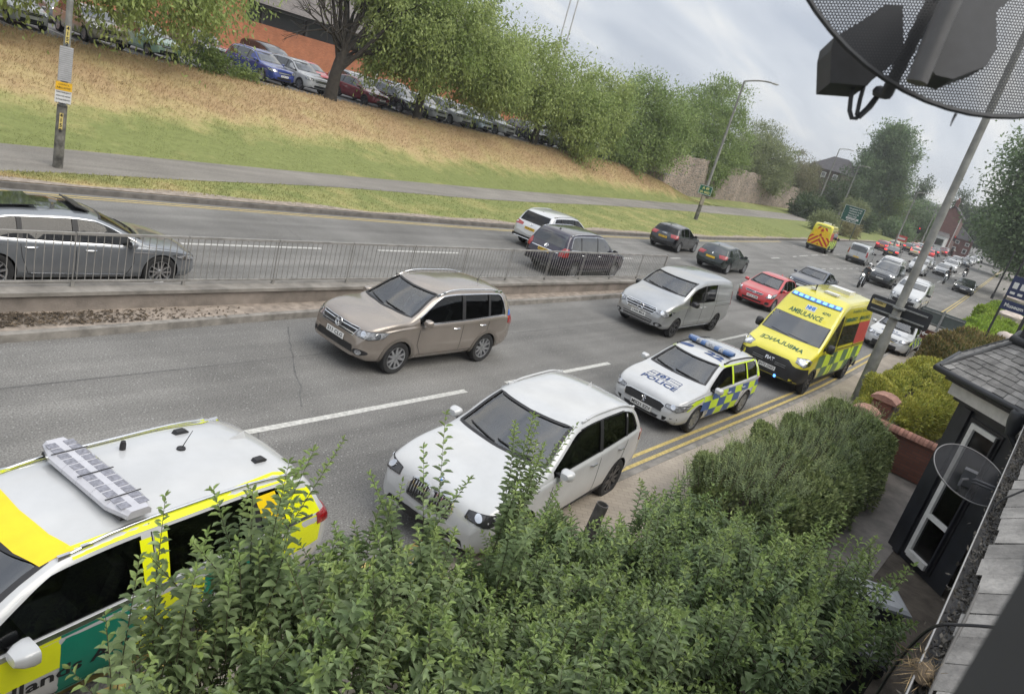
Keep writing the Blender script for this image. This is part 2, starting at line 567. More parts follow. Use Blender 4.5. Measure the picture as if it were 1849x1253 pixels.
	def glass_poly(s, rear=False, m=.085):
		"""windscreen / rear window outline in front view (y, z)"""
		z0, z1 = s.rw if rear else s.ws
		ds = np.linspace(s.L * .5, s.L, 300) if rear else np.linspace(0, s.L * .55, 300)
		zt = np.array([float(s.zc(d)) for d in ds])
		half = []
		for z in np.linspace(z0, z1, 7):
			i = int(np.argmin(np.abs(zt - z) + (0 if rear else 0)))
			d = ds[i]; h = max(0, z - float(s.zs(d)))
			if rear: y = s.hw * float(s.pw(d)) * s.belt_in - h * s.tum - m
			else: y = s.hw * .985 * s.belt_in - h * s.tum - m
			half.append((y, z))
		return [(-y, z) for (y, z) in half] + [(y, z) for (y, z) in reversed(half)]
def inpoly(x, y, P):
	c = False; j = len(P) - 1
	for i in range(len(P)):
		if (P[i][1] > y) != (P[j][1] > y) and x < (P[j][0] - P[i][0]) * (y - P[i][1]) / (P[j][1] - P[i][1] + 1e-12) + P[i][0]:
			c = not c
		j = i
	return c
def boolean(me, cutters, mats):
	"""subtract closed meshes from a mesh"""
	o = link('body_cut', me); tmp = [o]
	for c in cutters:
		k = link('cutter', c); tmp.append(k)
		md = o.modifiers.new('b', 'BOOLEAN'); md.operation = 'DIFFERENCE'; md.solver = 'EXACT'; md.object = k
		md.material_mode = 'TRANSFER'
	dg = bpy.context.evaluated_depsgraph_get()
	r = bpy.data.meshes.new_from_object(o.evaluated_get(dg))
	ms = [c.data for c in tmp]
	for k in tmp: bpy.data.objects.remove(k)
	return r
def wheel_meshes(r, w, style, dark):
	t = MB(); rr = r * .69
	t.lathe([(rr * .97, -w / 2 + .012), (rr * 1.04, -w / 2), (r * .93, -w / 2 + .004), (r * .985, -w * .36), (r, -w * .2), (r, w * .2), (r * .985, w * .36), (r * .93, w / 2 - .004),
			 (rr * 1.04, w / 2), (rr * .97, w / 2 - .012)], 32, axis='y', close=False)
	tm = t.mesh('tyre', M_TYRE, 40)
	k = MB()
	y = w / 2 - .02
	k.lathe([(rr * 1.0, -w * .42), (rr * 1.0, y), (rr * .97, y + .012), (rr * .90, y + .004), (rr * .88, y - .03), (rr * .88, -w * .42)], 32, axis='y', mi=0)
	k.lathe([(.001, y - .10), (rr * .9, y - .10)], 24, axis='y', mi=1)          # dark barrel / brake behind the spokes
	k.lathe([(.001, y + .004), (.035, y + .004), (.06, y - .012), (.07, y - .06)], 16, axis='y', mi=0)
	n = style[0]; spread = style[1]; sw = style[2]
	for i in range(n):
		for s in ((-1, 1) if spread else (0,)):
			a0 = 2 * PI * i / n + s * spread * .35; a1 = 2 * PI * i / n + s * spread
			p0 = np.array((math.cos(a0) * .045, 0, math.sin(a0) * .045)); p1 = np.array((math.cos(a1) * rr * .92, 0, math.sin(a1) * rr * .92))
			d = p1 - p0; ln = np.linalg.norm(d); d /= ln; e = np.cross(d, (0, 1, 0))
			b = len(k.v)
			for (q, ww, yy) in ((p0, sw * 1.1, y - .006), (p1, sw * .8, y + .004)):
				for sg in (-1, 1):
					k.v.append(tuple(q + e * sg * ww / 2 + np.array((0, yy, 0))))
				for sg in (1, -1):
					k.v.append(tuple(q + e * sg * ww / 2 + np.array((0, yy - .05, 0))))
			for f in ((0, 1, 5, 4), (1, 2, 6, 5), (3, 0, 4, 7)):
				k.f.append(tuple(b + j for j in f)); k.m.append(2 if dark and s == 1 and style[3:] else 0)
	rm = k.mesh('rim', [M_ALLOYD if dark else M_ALLOY, M_BLACK, M_ALLOYD], 35)
	return tm, rm
def mirror_mesh(hw, pm, sc=1., tall=False):
	"""door mirror for the left side, at its own origin"""
	m = MB(); n = 10
	w, h, dd = (.15, .19, .10) if tall else (.20, .145, .13)
	w *= sc; h *= sc; dd *= sc
	prof = [(0.0, -.02), (.55, .0), (.86, .35), (1, .75), (.97, 1.)]
	rows = []
	for (q, t) in prof:
		rows.append([(dd * (1 - t), .03 + w / 2 + math.copysign(abs(math.cos(a)) ** .6, math.cos(a)) * w / 2 * q, h * .5 * q * math.copysign(abs(math.sin(a)) ** .6, math.sin(a)) + .03) for a in np.linspace(0, 2 * PI, 2 * n, endpoint=False)])
	b = len(m.v)
	for r_ in rows: m.v += r_
	N = 2 * n
	for i in range(len(rows) - 1):
		for k in range(N):
			m.f.append((i * N + k, i * N + (k + 1) % N, (i + 1) * N + (k + 1) % N, (i + 1) * N + k)); m.m.append(0)
	m.f.append(tuple((len(rows) - 1) * N + k for k in range(N))); m.m.append(1)
	m.box((dd * .4, -.02, -.02), (.08, .16, .04), 1)
	return m
def plate(txt, yellow, sz=(.52, .111)):
	"""number plate lying in its own x (right) / z (up) plane, facing -y"""
	m = MB()
	m.box((0, .006, 0), (sz[0], .012, sz[1]), 0)
	if txt:
		text_on(m, txt, (0, -.002, 0), (1, 0, 0), (0, 0, 1), .102, 1, bold=.002, wid=.46)
	return m.mesh('number_plate', [M_PLY if yellow else M_PLW, M_INK])
def make_car(B, label, pm, cat='car', name='car', group=None, wheels=None, cavity=False, glass=None, seams=None, pillars=(), lights=True, hl=None, tl=None,
			 grille=None, intake=None, badge=None, plate_f=None, plate_r=None, rails=None, mirrors=None, handles=True, cladding=False, trim_chrome=False, fogs=None, steer=0., wheel_style=(5, .28, .05),
			 dark_rims=False, trim=None, hl_lit=False, tl_lit=False, arch=1.09, lowtrim=None, extra=None, aerial=True, rear_wiper=True, pf=None, pr=None, hl_mat=None, hl_a=38, tl_a=40, gl_kind=None):
	root = thing(name, label, cat, group=group)
	wb, fo, r, tw = wheels                                   # wheelbase, front overhang, radius, tyre width
	L, hw = B.L, B.hw
	me = B.shell.mesh('body', [pm, M_BLACK, M_CABIN])
	cut = []
	for d in (fo, fo + wb):
		for s in (-1, 1):
			c = MB(); c.lathe([(.0001, s * (hw + .2)), (r * arch, s * (hw + .2)), (r * arch, s * (hw - .30)), (.0001, s * (hw - .30))], 36, (B.X(d), 0, r), 'y', 1)
			bm = c.mesh('c', [pm, M_BLACK, M_CABIN]); cut.append(bm)
	wp = B.glass_poly(); rp = B.glass_poly(True) if B.rw else None
	sw = []
	pl = sorted(pillars)
	for (d0, d1) in glass:
		q = B.side_window(d0, d1)
		if q: sw.append(q)
	if cavity:
		c = MB(); rows = []
		for d in np.linspace(cavity[0], cavity[1], 16):
			w = hw * float(B.pw(d)); z = float(B.zs(d)); t = float(B.zc(d))
			wi = w - .07; e = max(t - .065, z - .1); wt = max(.25, w * B.belt_in - max(0, t - z - .06) * B.tum - .075)
			fl = .34
			P = [(wi, fl), (wi, z - .02), (wt, max(e - .06, z)), (wt - .12, e - .015), (0, e)] if t - z > .15 else [(wi, fl), (wi, z - .16), (wi - .03, z - .12), (wi - .2, z - .1), (0, z - .09)]
			rows.append([(B.X(d), y, zz) for (y, zz) in P] + [(B.X(d), -y, zz) for (y, zz) in P[::-1] if y > 0])
		n = len(rows[0])
		for q in rows: c.v += q
		for i in range(len(rows) - 1):
			for k in range(n):
				c.f.append((i * n + k, i * n + (k + 1) % n, (i + 1) * n + (k + 1) % n, (i + 1) * n + k)); c.m.append(2)
		c.f.append(tuple(range(n))); c.m.append(2); c.f.append(tuple((len(rows) - 1) * n + k for k in range(n))); c.m.append(2)
		cut.append(c.mesh('c', [pm, M_BLACK, M_CABIN]))
		for q in sw:
			c = MB(); c.prism([(B.X(d), z) for d, z in q], (0, -3, 0), (1, 0, 0), (0, 0, 1), (0, 6, 0), 1); cut.append(c.mesh('c', [pm, M_BLACK, M_CABIN]))
		dsv = np.linspace(0, L * .55, 200); xt = B.X(dsv[int(np.argmin([abs(float(B.zc(d)) - B.ws[1]) for d in dsv]))])
		c = MB(); c.prism(wp, (xt - .22, 0, 0), (0, 1, 0), (0, 0, 1), (3, 0, 0), 1); cut.append(c.mesh('c', [pm, M_BLACK, M_CABIN]))
		if rp:
			dsv = np.linspace(L * .6, L, 200); xr = B.X(dsv[int(np.argmin([abs(float(B.zc(d)) - B.rw[1]) for d in dsv]))])
			c = MB(); c.prism(rp, (xr + .12, 0, 0), (0, 1, 0), (0, 0, 1), (-3, 0, 0), 1); cut.append(c.mesh('c', [pm, M_BLACK, M_CABIN]))
	me = boolean(me, cut, None)
	me.name = 'body'
	for q in me.polygons:
		if q.normal.z < -.75 and q.center.z < B.ground + .22: q.material_index = 1
	fin(me, 32)
	body = link('body', me, root)
	# glass
	gm = {'ws': M_WS, 'side': M_SG, 'rear': M_PG} if cavity else {'ws': M_DARKGLASS, 'side': M_DARKGLASS, 'rear': M_DARKGLASS}
	if gl_kind: gm.update(gl_kind)
	go = -.012 if cavity else .004
	def grow(P, k):
		c = np.mean(np.array(P), 0); out_ = []
		for p in P:
			d = np.array(p) - c; l = np.linalg.norm(d); out_.append(tuple(c + d * (l + k) / l))
		return out_
	gk = .018 if cavity else 0
	m = MB(); B.patch(m, grow(wp, gk), V_F, go, grid=.09); m.build('windscreen', gm['ws'], root, 60)
	m = MB()
	B.patch(m, [(p[0], p[1]) for p in grow(wp, .035)], V_F, .0025, grid=.09) if not cavity else None
	if cavity:                                               # black band round the windscreen
		fr = MB(); z0 = min(p[1] for p in wp); y0 = max(abs(p[0]) for p in wp)
		band = wp + [wp[0]]
		B.strip(fr, band, V_F, .05, .004);
		fr.build('windscreen_seal', M_BLACK, root, 60)
	else:
		m.build('windscreen_seal', M_BLACK, root, 60)
	if rp:
		m = MB(); B.patch(m, grow(rp, gk), V_B if False else View((-1, 0, 0), (0, 1, 0)), go, grid=.09); m.build('rear_window', gm['rear'], root, 60)
	for si, (vw, sg) in enumerate(((V_L, -1), (V_R, 1))):
		ch = MB(); bp = MB()
		for i, q in enumerate(sw):
			m = MB(); B.patch(m, grow([(sg * B.X(d), z) for d, z in q], gk), vw, go, grid=.12)
			mt = gm['side'] if i == 0 else gm['rear']
			o = m.build('side_window', mt, root, 60)
			if not cavity:
				m = MB(); B.strip(m, [(sg * B.X(d), z) for d, z in q + [q[0]]], vw, .028, .003); m.build('window_seal', M_BLACK, o, 60)
		for i in range(len(sw) - 1):                         # dark pillars between the side windows
			a = sw[i][len(sw[i]) // 2 - 1][0]; b = sw[i + 1][0][0]
			if b - a < .2:
				q = [(a - .01, B.zlo(a) - .005), (b + .01, B.zlo(b) - .005), (b + .01, B.zhi(b)), (a - .01, B.zhi(a))]
				bp = MB(); B.patch(bp, [(sg * B.X(d), z) for d, z in q], vw, .003, grid=.1); bp.build('window_pillar', M_BLACK, root, 60)
		if trim_chrome and sw:
			if trim_chrome == 2 or trim_chrome is True:
				lo = [(sg * B.X(d), B.zlo(d) - .012) for q in sw for d, z in q[:len(q) // 2]]
				B.strip(ch, lo, vw, .022, .007)
			hi = [(sg * B.X(d), B.zhi(d) + .012) for d in np.linspace(sw[0][0][0] + (.75 if trim_chrome == 1 and trim_chrome is not True else 0), sw[-1][len(sw[-1]) // 2 - 1][0], 40) if B.zhi(d) - B.zlo(d) > .03]
			B.strip(ch, hi, vw, .02, .007)
		if ch.f: ch.build('window_trim', M_CHROME, root, 60)
	# seams
	for (vw, sg) in ((V_L, -1), (V_R, 1)):
		sm = MB()
		for ln in seams or []:
			B.strip(sm, [(sg * B.X(d), z) for d, z in ln], vw, .010, .0025)
		if lights:
			B.strip(sm, [(sg * B.X(d), float(B.zs(d)) - .02) for d in np.linspace(.35, B.ws_d - .05, 8)], vw, .008, .002)
		if sm.f: sm.build('panel_gap', M_SEAM, root, 60)
	# lamps
	def lamp(pts, a, rear):
		for s in (1, -1):
			vw = corner(180 - a if rear else a, s)
			p2 = []
			for (d, y, z) in pts:
				p = np.array((B.X(d), s * y, z)); p2.append((p @ vw.u, z))
			m = MB(); B.patch(m, p2, vw, .010, grid=.06, thick=.03)
			if rear:
				m.build('tail_light', M_REDL if tl_lit else M_RED, root, 50)
			else:
				o = m.build('headlight', hl_mat or M_LENS, root, 50)
				c2 = np.array(p2); cc = c2.mean(0)
				k = MB(); B.strip(k, [tuple(cc + (q - cc) * .96) for q in list(c2) + [c2[0]]], vw, .012, .012)
				wq = c2[:, 0].ptp() if hasattr(c2[:, 0], 'ptp') else np.ptp(c2[:, 0]); hq = np.ptp(c2[:, 1])
				k.build('lamp_rim', M_BLACK, o, 50)
				for t in (-.22, .2):
					c0 = cc + np.array((t * wq, 0)); rr = min(hq * .30, .065)
					k = MB(); B.patch(k, [(c0[0] + math.cos(x) * rr, c0[1] + math.sin(x) * rr) for x in np.linspace(0, 2 * PI, 12, endpoint=False)], vw, .018, grid=.05, thick=.01)
					k.build('lamp_reflector', M_LAMPW if hl_lit else M_CHROME, o, 50)
	if hl: lamp(hl, hl_a, False)
	if tl: lamp(tl, tl_a, True)
	# front
	def front(poly, nm, mt, rear=False, off=.006, bars=0, frame=None, vert=False):
		vw = V_F if not rear else View((-1, 0, 0), (0, 1, 0))
		m = MB(); B.patch(m, poly, vw, off, grid=.08); o = m.build(nm, mt, root, 50)
		P = np.array(poly); lo, hi = P.min(0), P.max(0)
		if bars:
			k = MB()
			for i in range(bars):
				if vert:
					y = lo[0] + (hi[0] - lo[0]) * (i + .5) / bars
					zz = [z for z in np.linspace(lo[1], hi[1], 12) if inpoly(y, z, poly)]
					if len(zz) > 1: B.strip(k, [(y, zz[0]), (y, zz[-1])], vw, .012, .022)
				else:
					z = lo[1] + (hi[1] - lo[1]) * (i + .5) / bars
					yy = [y for y in np.linspace(lo[0], hi[0], 60) if inpoly(y, z, poly)]
					if len(yy) > 1: B.strip(k, [(yy[0], z), (yy[-1], z)], vw, .022, .014)
			if k.f: k.build('grille_bar', M_CHROME, o, 50)
		if frame:
			k = MB(); B.strip(k, list(poly) + [poly[0]], vw, frame, .014); k.build('grille_frame', M_CHROME, o, 50)
		return o
	for g in grille or []: front(**dict(dict(nm='grille', mt=M_GRILLE), **g))
	if badge:
		for (kind, vw, a, b, rr) in badge:
			l, n = B.on(vw, a, b); badge_on(kind, l, n, vw, rr, root)
	for (txt, vw, z, yel, pos) in [p for p in (plate_f, plate_r) if p]:
		l, n = B.on(vw, 0, z)
		tilt = math.asin(max(-.5, min(.5, n[2])))
		o = link('number_plate', plate(txt, yel), root)
		sg = 1 if vw is V_F else -1
		o.location = tuple(l + np.array((sg * .022, 0, 0)))
		o.rotation_euler = (-tilt * .6, 0, R(90) * sg)
	# rails
	if rails:
		d0, d1, hgt, mt = rails
		for s in (1, -1):
			m = MB(); P = []
			for d in np.linspace(d0, d1, 14):
				y = B.hw * float(B.pw(d)) * B.belt_in - (float(B.zc(d)) - float(B.zs(d)) - .08) * B.tum - .055
				l, n = B.hit((B.X(d), s * y, 2), V_T); P.append(l)
			Q = [p + np.array((0, 0, hgt * min(1, .15 + 5 * min(i, 13 - i) / 13.))) for i, p in enumerate(P)]
			m.tube(Q, .016, 8)
			for i in (0, 1, 12, 13): m.box(P[i] + np.array((0, 0, hgt * .3)), (.09, .028, hgt * .8 + .02))
			m.build('roof_rail', mt, root, 50)
	# mirrors
	if mirrors:
		d, z, mm, sc, tall = mirrors
		l, n = B.hit((B.X(d), 3, z), V_L)
		for s in (1, -1):
			m = mirror_mesh(hw, mm, sc, tall); m.v = [(x, s * y, zz) for (x, y, zz) in m.v]
			o = m.build('door_mirror', [mm, M_BLACK], root, 50); o.location = (l[0], s * l[1], z)
	if handles:
		for s, vw in ((1, V_L), (-1, V_R)):
			for (d, z) in handles:
				l, n = B.on(vw, (-s if True else s) * B.X(d) if s == 1 else B.X(d), z)
				m = MB(); m.tube([l + np.array((.10, s * .004, 0)), l + np.array((.07, s * .03, 0)), l + np.array((-.07, s * .03, 0)), l + np.array((-.10, s * .004, 0))], .014, 6)
				m.build('door_handle', M_CHROME if trim_chrome else pm, root, 50)
	if fogs:
		for s in (1, -1):
			for (y, z, rr) in fogs:
				l, n = B.on(V_F, s * y, z)
				m = MB(); B.patch(m, [(s * y + math.cos(a) * rr * 2.4, z + math.sin(a) * rr * 1.2) for a in np.linspace(0, 2 * PI, 14, endpoint=False)], V_F, .006, grid=.06)
				o = m.build('fog_light', M_BLACK, root, 50)
				m = MB(); B.patch(m, [(s * y + math.cos(a) * rr, z + math.sin(a) * rr) for a in np.linspace(0, 2 * PI, 12, endpoint=False)], V_F, .014, grid=.05)
				m.build('lamp_glass', M_LENS, o, 50)
	if cladding:
		for s, vw in ((1, V_L), (-1, V_R)):
			for d in (fo, fo + wb):
				m = MB(); a = np.linspace(-.15, PI + .15, 20); x0 = -s * B.X(d) if s == 1 else B.X(d)
				P = [(x0 + math.cos(t) * r * arch * 1.17, r + math.sin(t) * r * arch * 1.17) for t in a] + [(x0 + math.cos(t) * r * arch * .985, r + math.sin(t) * r * arch * .985) for t in a[::-1]]
				P = [p for p in P if p[1] > float(B.zb(d)) + .03]
				B.patch(m, P, vw, .012, grid=.09, thick=.03); m.build('wheel_arch_trim', cladding, root, 50)
	if lowtrim:
		for s, vw in ((1, V_L), (-1, V_R)):
			m = MB(); d0, d1 = fo + r * arch, fo + wb - r * arch
			zz = float(B.zb(fo + 1))
			P = [(d0, zz + .02), (d1, zz + .02), (d1, zz + lowtrim[0]), (d0, zz + lowtrim[0])]
			B.patch(m, [(-s * B.X(d) if s == 1 else B.X(d), z) for d, z in P], vw, .008, grid=.12, thick=.02); m.build('side_skirt', lowtrim[1], root, 50)
	# wheels
	tm, rm = wheel_meshes(r, tw, wheel_style, dark_rims)
	for d in (fo, fo + wb):
		for s in (1, -1):
			w = link('wheel', tm, root); k = link('rim', rm, w)
			w.location = (B.X(d), s * (hw - tw / 2 - .012), r)
			w.rotation_euler = (0, random.uniform(0, 6), (0 if s == 1 else PI) + (steer if d == fo else 0))
	# cabin
	if cavity:
		seat = MB()
		for s in (1, -1):
			cd = cavity[2]; bz = .42 if B.zc(cd) < 1.75 else .75
			for (d, k) in ((cd, 1.),):
				x = B.X(d)
				seat.box((x + .02, s * .36, bz + .14), (.5, .48, .16))
				seat.box((x - .28, s * .36, bz + .45), (.14, .46, .60), 0, ax=[(.96, 0, .27), (0, 1, 0), (-.27, 0, .96)])
				seat.box((x - .38, s * .36, bz + .84), (.09, .25, .16))
		if cavity[3]:
			x = B.X(cavity[3])
			seat.box((x, 0, .56), (.5, 1.2, .16)); seat.box((x - .25, 0, .86), (.13, 1.2, .55))
			for s in (-.4, .4): seat.box((x - .3, s, 1.19), (.08, .26, .15))
		seat.build('seats', M_SEAT, root)
		zz = B.ws[0] - .09; x = B.X(B.ws_d + .42)
		dm = MB(); dm.box((x, 0, zz - .08), (.55, 2 * hw - .3, .14)); dm.box((x - .22, 0, zz - .22), (.2, 2 * hw - .3, .3))
		dm.build('dashboard', M_CABIN, root)
		st = MB(); c = np.array((x - .38, -.36, zz - .02))
		a = np.linspace(0, 2 * PI, 21); st.tube([c + .18 * np.array((-.4 * math.sin(t), math.cos(t), .92 * math.sin(t))) for t in a], .016, 6, cap=False)
		st.box(c, (.03, .3, .05)); st.build('steering_wheel', M_BLACK, root, 60)
	if aerial:
		d, y, kind = aerial if isinstance(aerial, tuple) else (L - .95, 0, 'fin')
		l, n = B.hit((B.X(d), y, 3), V_T)
		m = MB()
		if kind == 'fin':
			m.v += [tuple(l + np.array(p)) for p in ((.09, 0, -.01), (-.07, .03, -.01), (-.07, -.03, -.01), (-.06, 0, .065))]
			for f in ((0, 1, 3), (0, 3, 2), (1, 2, 3), (0, 2, 1)): m.f.append(f); m.m.append(0)
			m.build('roof_aerial', pm if B.__dict__.get('fin_paint', 1) else M_BLACK, root)
		else:
			m.tube([l, l + np.array((-.10, 0, .22))], [.006, .003], 5); m.lathe([(.03, -.01), (.02, .02), (.001, .025)], 10, tuple(l)); m.build('roof_aerial', M_BLACK, root)
	# wipers
	m = MB()
	z0 = B.ws[0] + .015
	for (ya, yb, zb_) in ((.55, -.05, .10), (-.05, -.6, .10)):
		B.strip(m, [(ya, z0), (yb, z0 + zb_ * .35)], V_F, .016, .014)
	m.build('wiper', M_BLACK, root)
	if extra: extra(B, root)
	return root
def badge_on(kind, l, n, vw, r, root):
	"""maker's emblem: a raised ring with strokes, lying on the body"""
	u = vw.u - n * (vw.u @ n); u /= np.linalg.norm(u); v = np.cross(n, u)
	if v @ vw.v < 0: v = -v
	m = MB(); o = l + n * .012
	def ring(R0, t, mi=0):
		a = np.linspace(0, 2 * PI, 25); m.tube([o + R0 * (math.cos(x) * u + math.sin(x) * v) for x in a], t, 6, mi, cap=False)
	def ln(p, q, t=.006, mi=0): m.tube([o + r * (p[0] * u + p[1] * v), o + r * (q[0] * u + q[1] * v)], t * r / .06, 5, mi)
	def disc(R0, mi, h=.0):
		b = len(m.v); k = 20
		m.v += [tuple(o + n * h + R0 * (math.cos(2 * PI * i / k) * u + math.sin(2 * PI * i / k) * v)) for i in range(k)]
		m.f.append(tuple(range(b, b + k))); m.m.append(mi)
	if kind == 'vw':
		disc(r, 1, -.004); ring(r, .008)
		for s in (-1, 1):
			ln((s * .42, .85), (s * .0 + s * .18, .12)); ln((s * .18, .12), (0, .62) if False else (0, .02 + .1))
			ln((s * .78, .55), (s * .36, -.78)); ln((s * .36, -.78), (0, -.05))
	elif kind == 'star':
		ring(r, .008)
		for a in (90, 210, 330): ln((0, 0), (math.cos(R(a)), math.sin(R(a))), .008)
	elif kind == 'quarter':
		disc(r, 1, -.002); ring(r, .005)
		for q in range(4):
			b = len(m.v); m.v.append(tuple(o + n * .003))
			for i in range(6):
				a = PI / 2 * q + PI / 2 * i / 5; m.v.append(tuple(o + n * .003 + r * .66 * (math.cos(a) * u + math.sin(a) * v)))
			m.f.append(tuple(range(b, b + 7))); m.m.append(2 if q % 2 else 3)
	elif kind == 'lion':
		for p, q in (((-.2, -.9), (0, -.1)), ((0, -.1), (-.5, .2)), ((0, -.1), (.1, .6)), ((.1, .6), (.5, .9)), ((.5, .9), (.3, .3)), ((.3, .3), (.7, .1)), ((0, -.1), (.5, -.7)), ((.1, .6), (-.3, .8)), ((-.5, .2), (-.7, .55))):
			ln(p, q, .009)
	elif kind == 'oval':
		a = np.linspace(0, 2 * PI, 21); m.tube([o + r * (math.cos(x) * u * 1.5 + math.sin(x) * v * .8) for x in a], .006, 5, cap=False)
		ln((-.6, -.5), (-.4, .5)); ln((.4, -.5), (.6, .5)); ln((-.5, -.05), (.5, .1))
	elif kind == 'rings':
		for i in range(4):
			c = o + u * (i - 1.5) * r * 1.45; a = np.linspace(0, 2 * PI, 17); m.tube([c + r * (math.cos(x) * u + math.sin(x) * v) for x in a], .006, 5, cap=False)
	m.build('badge', [M_CHROME, M_BLACK, mat('emblem_blue', (.05, .2, .55)), M_WHITE], root, 50)
# ------------------------------------------------------------------ vehicles
def HL(hw, z0, z1, yi, do):
	return [(.05, yi, z0 + .025), (.16, hw * .84, z0), (do * .72, hw * .965, z0 + .05), (do, hw * .95, z1), (do * .5, hw * .84, z1 - .005), (.12, yi, z1 - .035)]
def TL(L, hw, z0, z1, yi, do):
	return [(L - .03, yi, z0), (L - .12, hw * .9, z0), (L - do * .9, hw * .97, z0 + .03), (L - do, hw * .96, z1), (L - .12, hw * .86, z1), (L - .05, yi, z1 - .02)]
def ellipse(cy, cz, ry, rz, n=16):
	return [(cy + ry * math.copysign(abs(math.cos(a)) ** .7, math.cos(a)), cz + rz * math.copysign(abs(math.sin(a)) ** .7, math.sin(a))) for a in np.linspace(0, 2 * PI, n, endpoint=False)]
def trap(w0, z0, w1, z1):
	return [(-w0, z0), (w0, z0), (w1, z1), (-w1, z1)]
def near_car(o, L, fo, hw, front_axle_x, near_y, yaw=0.):
	"""oncoming car: heads towards -X with its left side towards the houses"""
	o.location = (front_axle_x - fo + L / 2, near_y + hw, 0); o.rotation_euler = (0, 0, PI + yaw)
def far_car(o, L, fo, wb, hw, rear_axle_x, near_y, yaw=0.):
	"""car heading away, towards +X"""
	o.location = (rear_axle_x + fo + wb - L / 2, near_y + hw, 0); o.rotation_euler = (0, 0, yaw)
# --- 1 bronze SUV
def tiguan():
	L, hw = 4.43, .905
	B = Body(L=L, W=1.81, H=1.67, ground=.24, tum=.31, ws=(1.14, 1.555), rw=(1.13, 1.50), ws_d=1.0, win_lo=.03, glass=.87,
			 top=[(0, .70), (.03, .85), (.10, .95), (.25, 1.01), (.65, 1.085), (.99, 1.12), (1.10, 1.165), (1.74, 1.55), (2.0, 1.63), (2.5, 1.668), (3.3, 1.662), (3.9, 1.63), (4.09, 1.585), (4.31, 1.16), (4.38, 1.03), (4.42, .9), (4.43, .70)],
			 belt=[(0, .60), (.1, .76), (.4, .88), (1.0, .965), (1.6, 1.0), (3.0, 1.045), (3.9, 1.085), (4.3, 1.0), (4.43, .66)])
	pm = paint('bronze', (.30, .262, .23), .5, .25)
	o = make_car(B, 'bronze compact SUV with silver roof rails, front plate S11 CLG, driving beside the central railing', pm, 'car', 'suv_car',
		wheels=(2.604, .87, .345, .225), cavity=(1.25, 4.1, 2.1, 3.15), glass=[(1.35, 2.58), (2.66, 3.42), (3.47, 4.16)], trim_chrome=True,
		seams=[[(1.36, .98), (1.34, .6), (1.5, .36)], [(2.62, 1.02), (2.62, .36)], [(3.46, 1.05), (3.42, .74), (3.2, .40)], [(1.5, .36), (3.2, .38)]],
		hl=HL(hw, .74, .905, .50, .60), tl=TL(L, hw, .88, 1.08, .52, .30),
		grille=[dict(poly=trap(.47, .735, .54, .895), bars=2, frame=.012), dict(nm='lower_intake', poly=trap(.56, .42, .52, .56)), dict(nm='bumper_lip', poly=trap(.70, .26, .72, .33), mt=M_BLACK)],
		fogs=[(.68, .47, .05)], badge=[('vw', V_F, 0, .83, .085), ('vw', V_B, 0, 1.0, .075)], plate_f=('S11 CLG', V_F, .62, False, 0), plate_r=('S11 CLG', V_B, .80, True, 0),
		rails=(1.9, 3.85, .05, M_CHROME), mirrors=(1.50, 1.06, pm, 1., False), handles=[(2.42, .90), (3.25, .93)], cladding=mat('bronze_trim', (.13, .115, .10), rough=.55),
		lowtrim=(.14, pm), aerial=(3.75, 0, 'rod'), wheel_style=(5, .30, .055))
	st = MB()                                               # small blue sticker behind the rear window
	B.patch(st, [(-B.X(4.18) + a, 1.12 + b) for a, b in ((-.07, -.07), (.03, -.07), (.05, .08), (-.05, .08))], V_L, .006, grid=.05)
	st.build('badge', mat('sticker_blue', (.05, .14, .5), var=.5, scale=30), o)
	near_car(o, L, .87, hw, 9.74, 9.52)
	return o
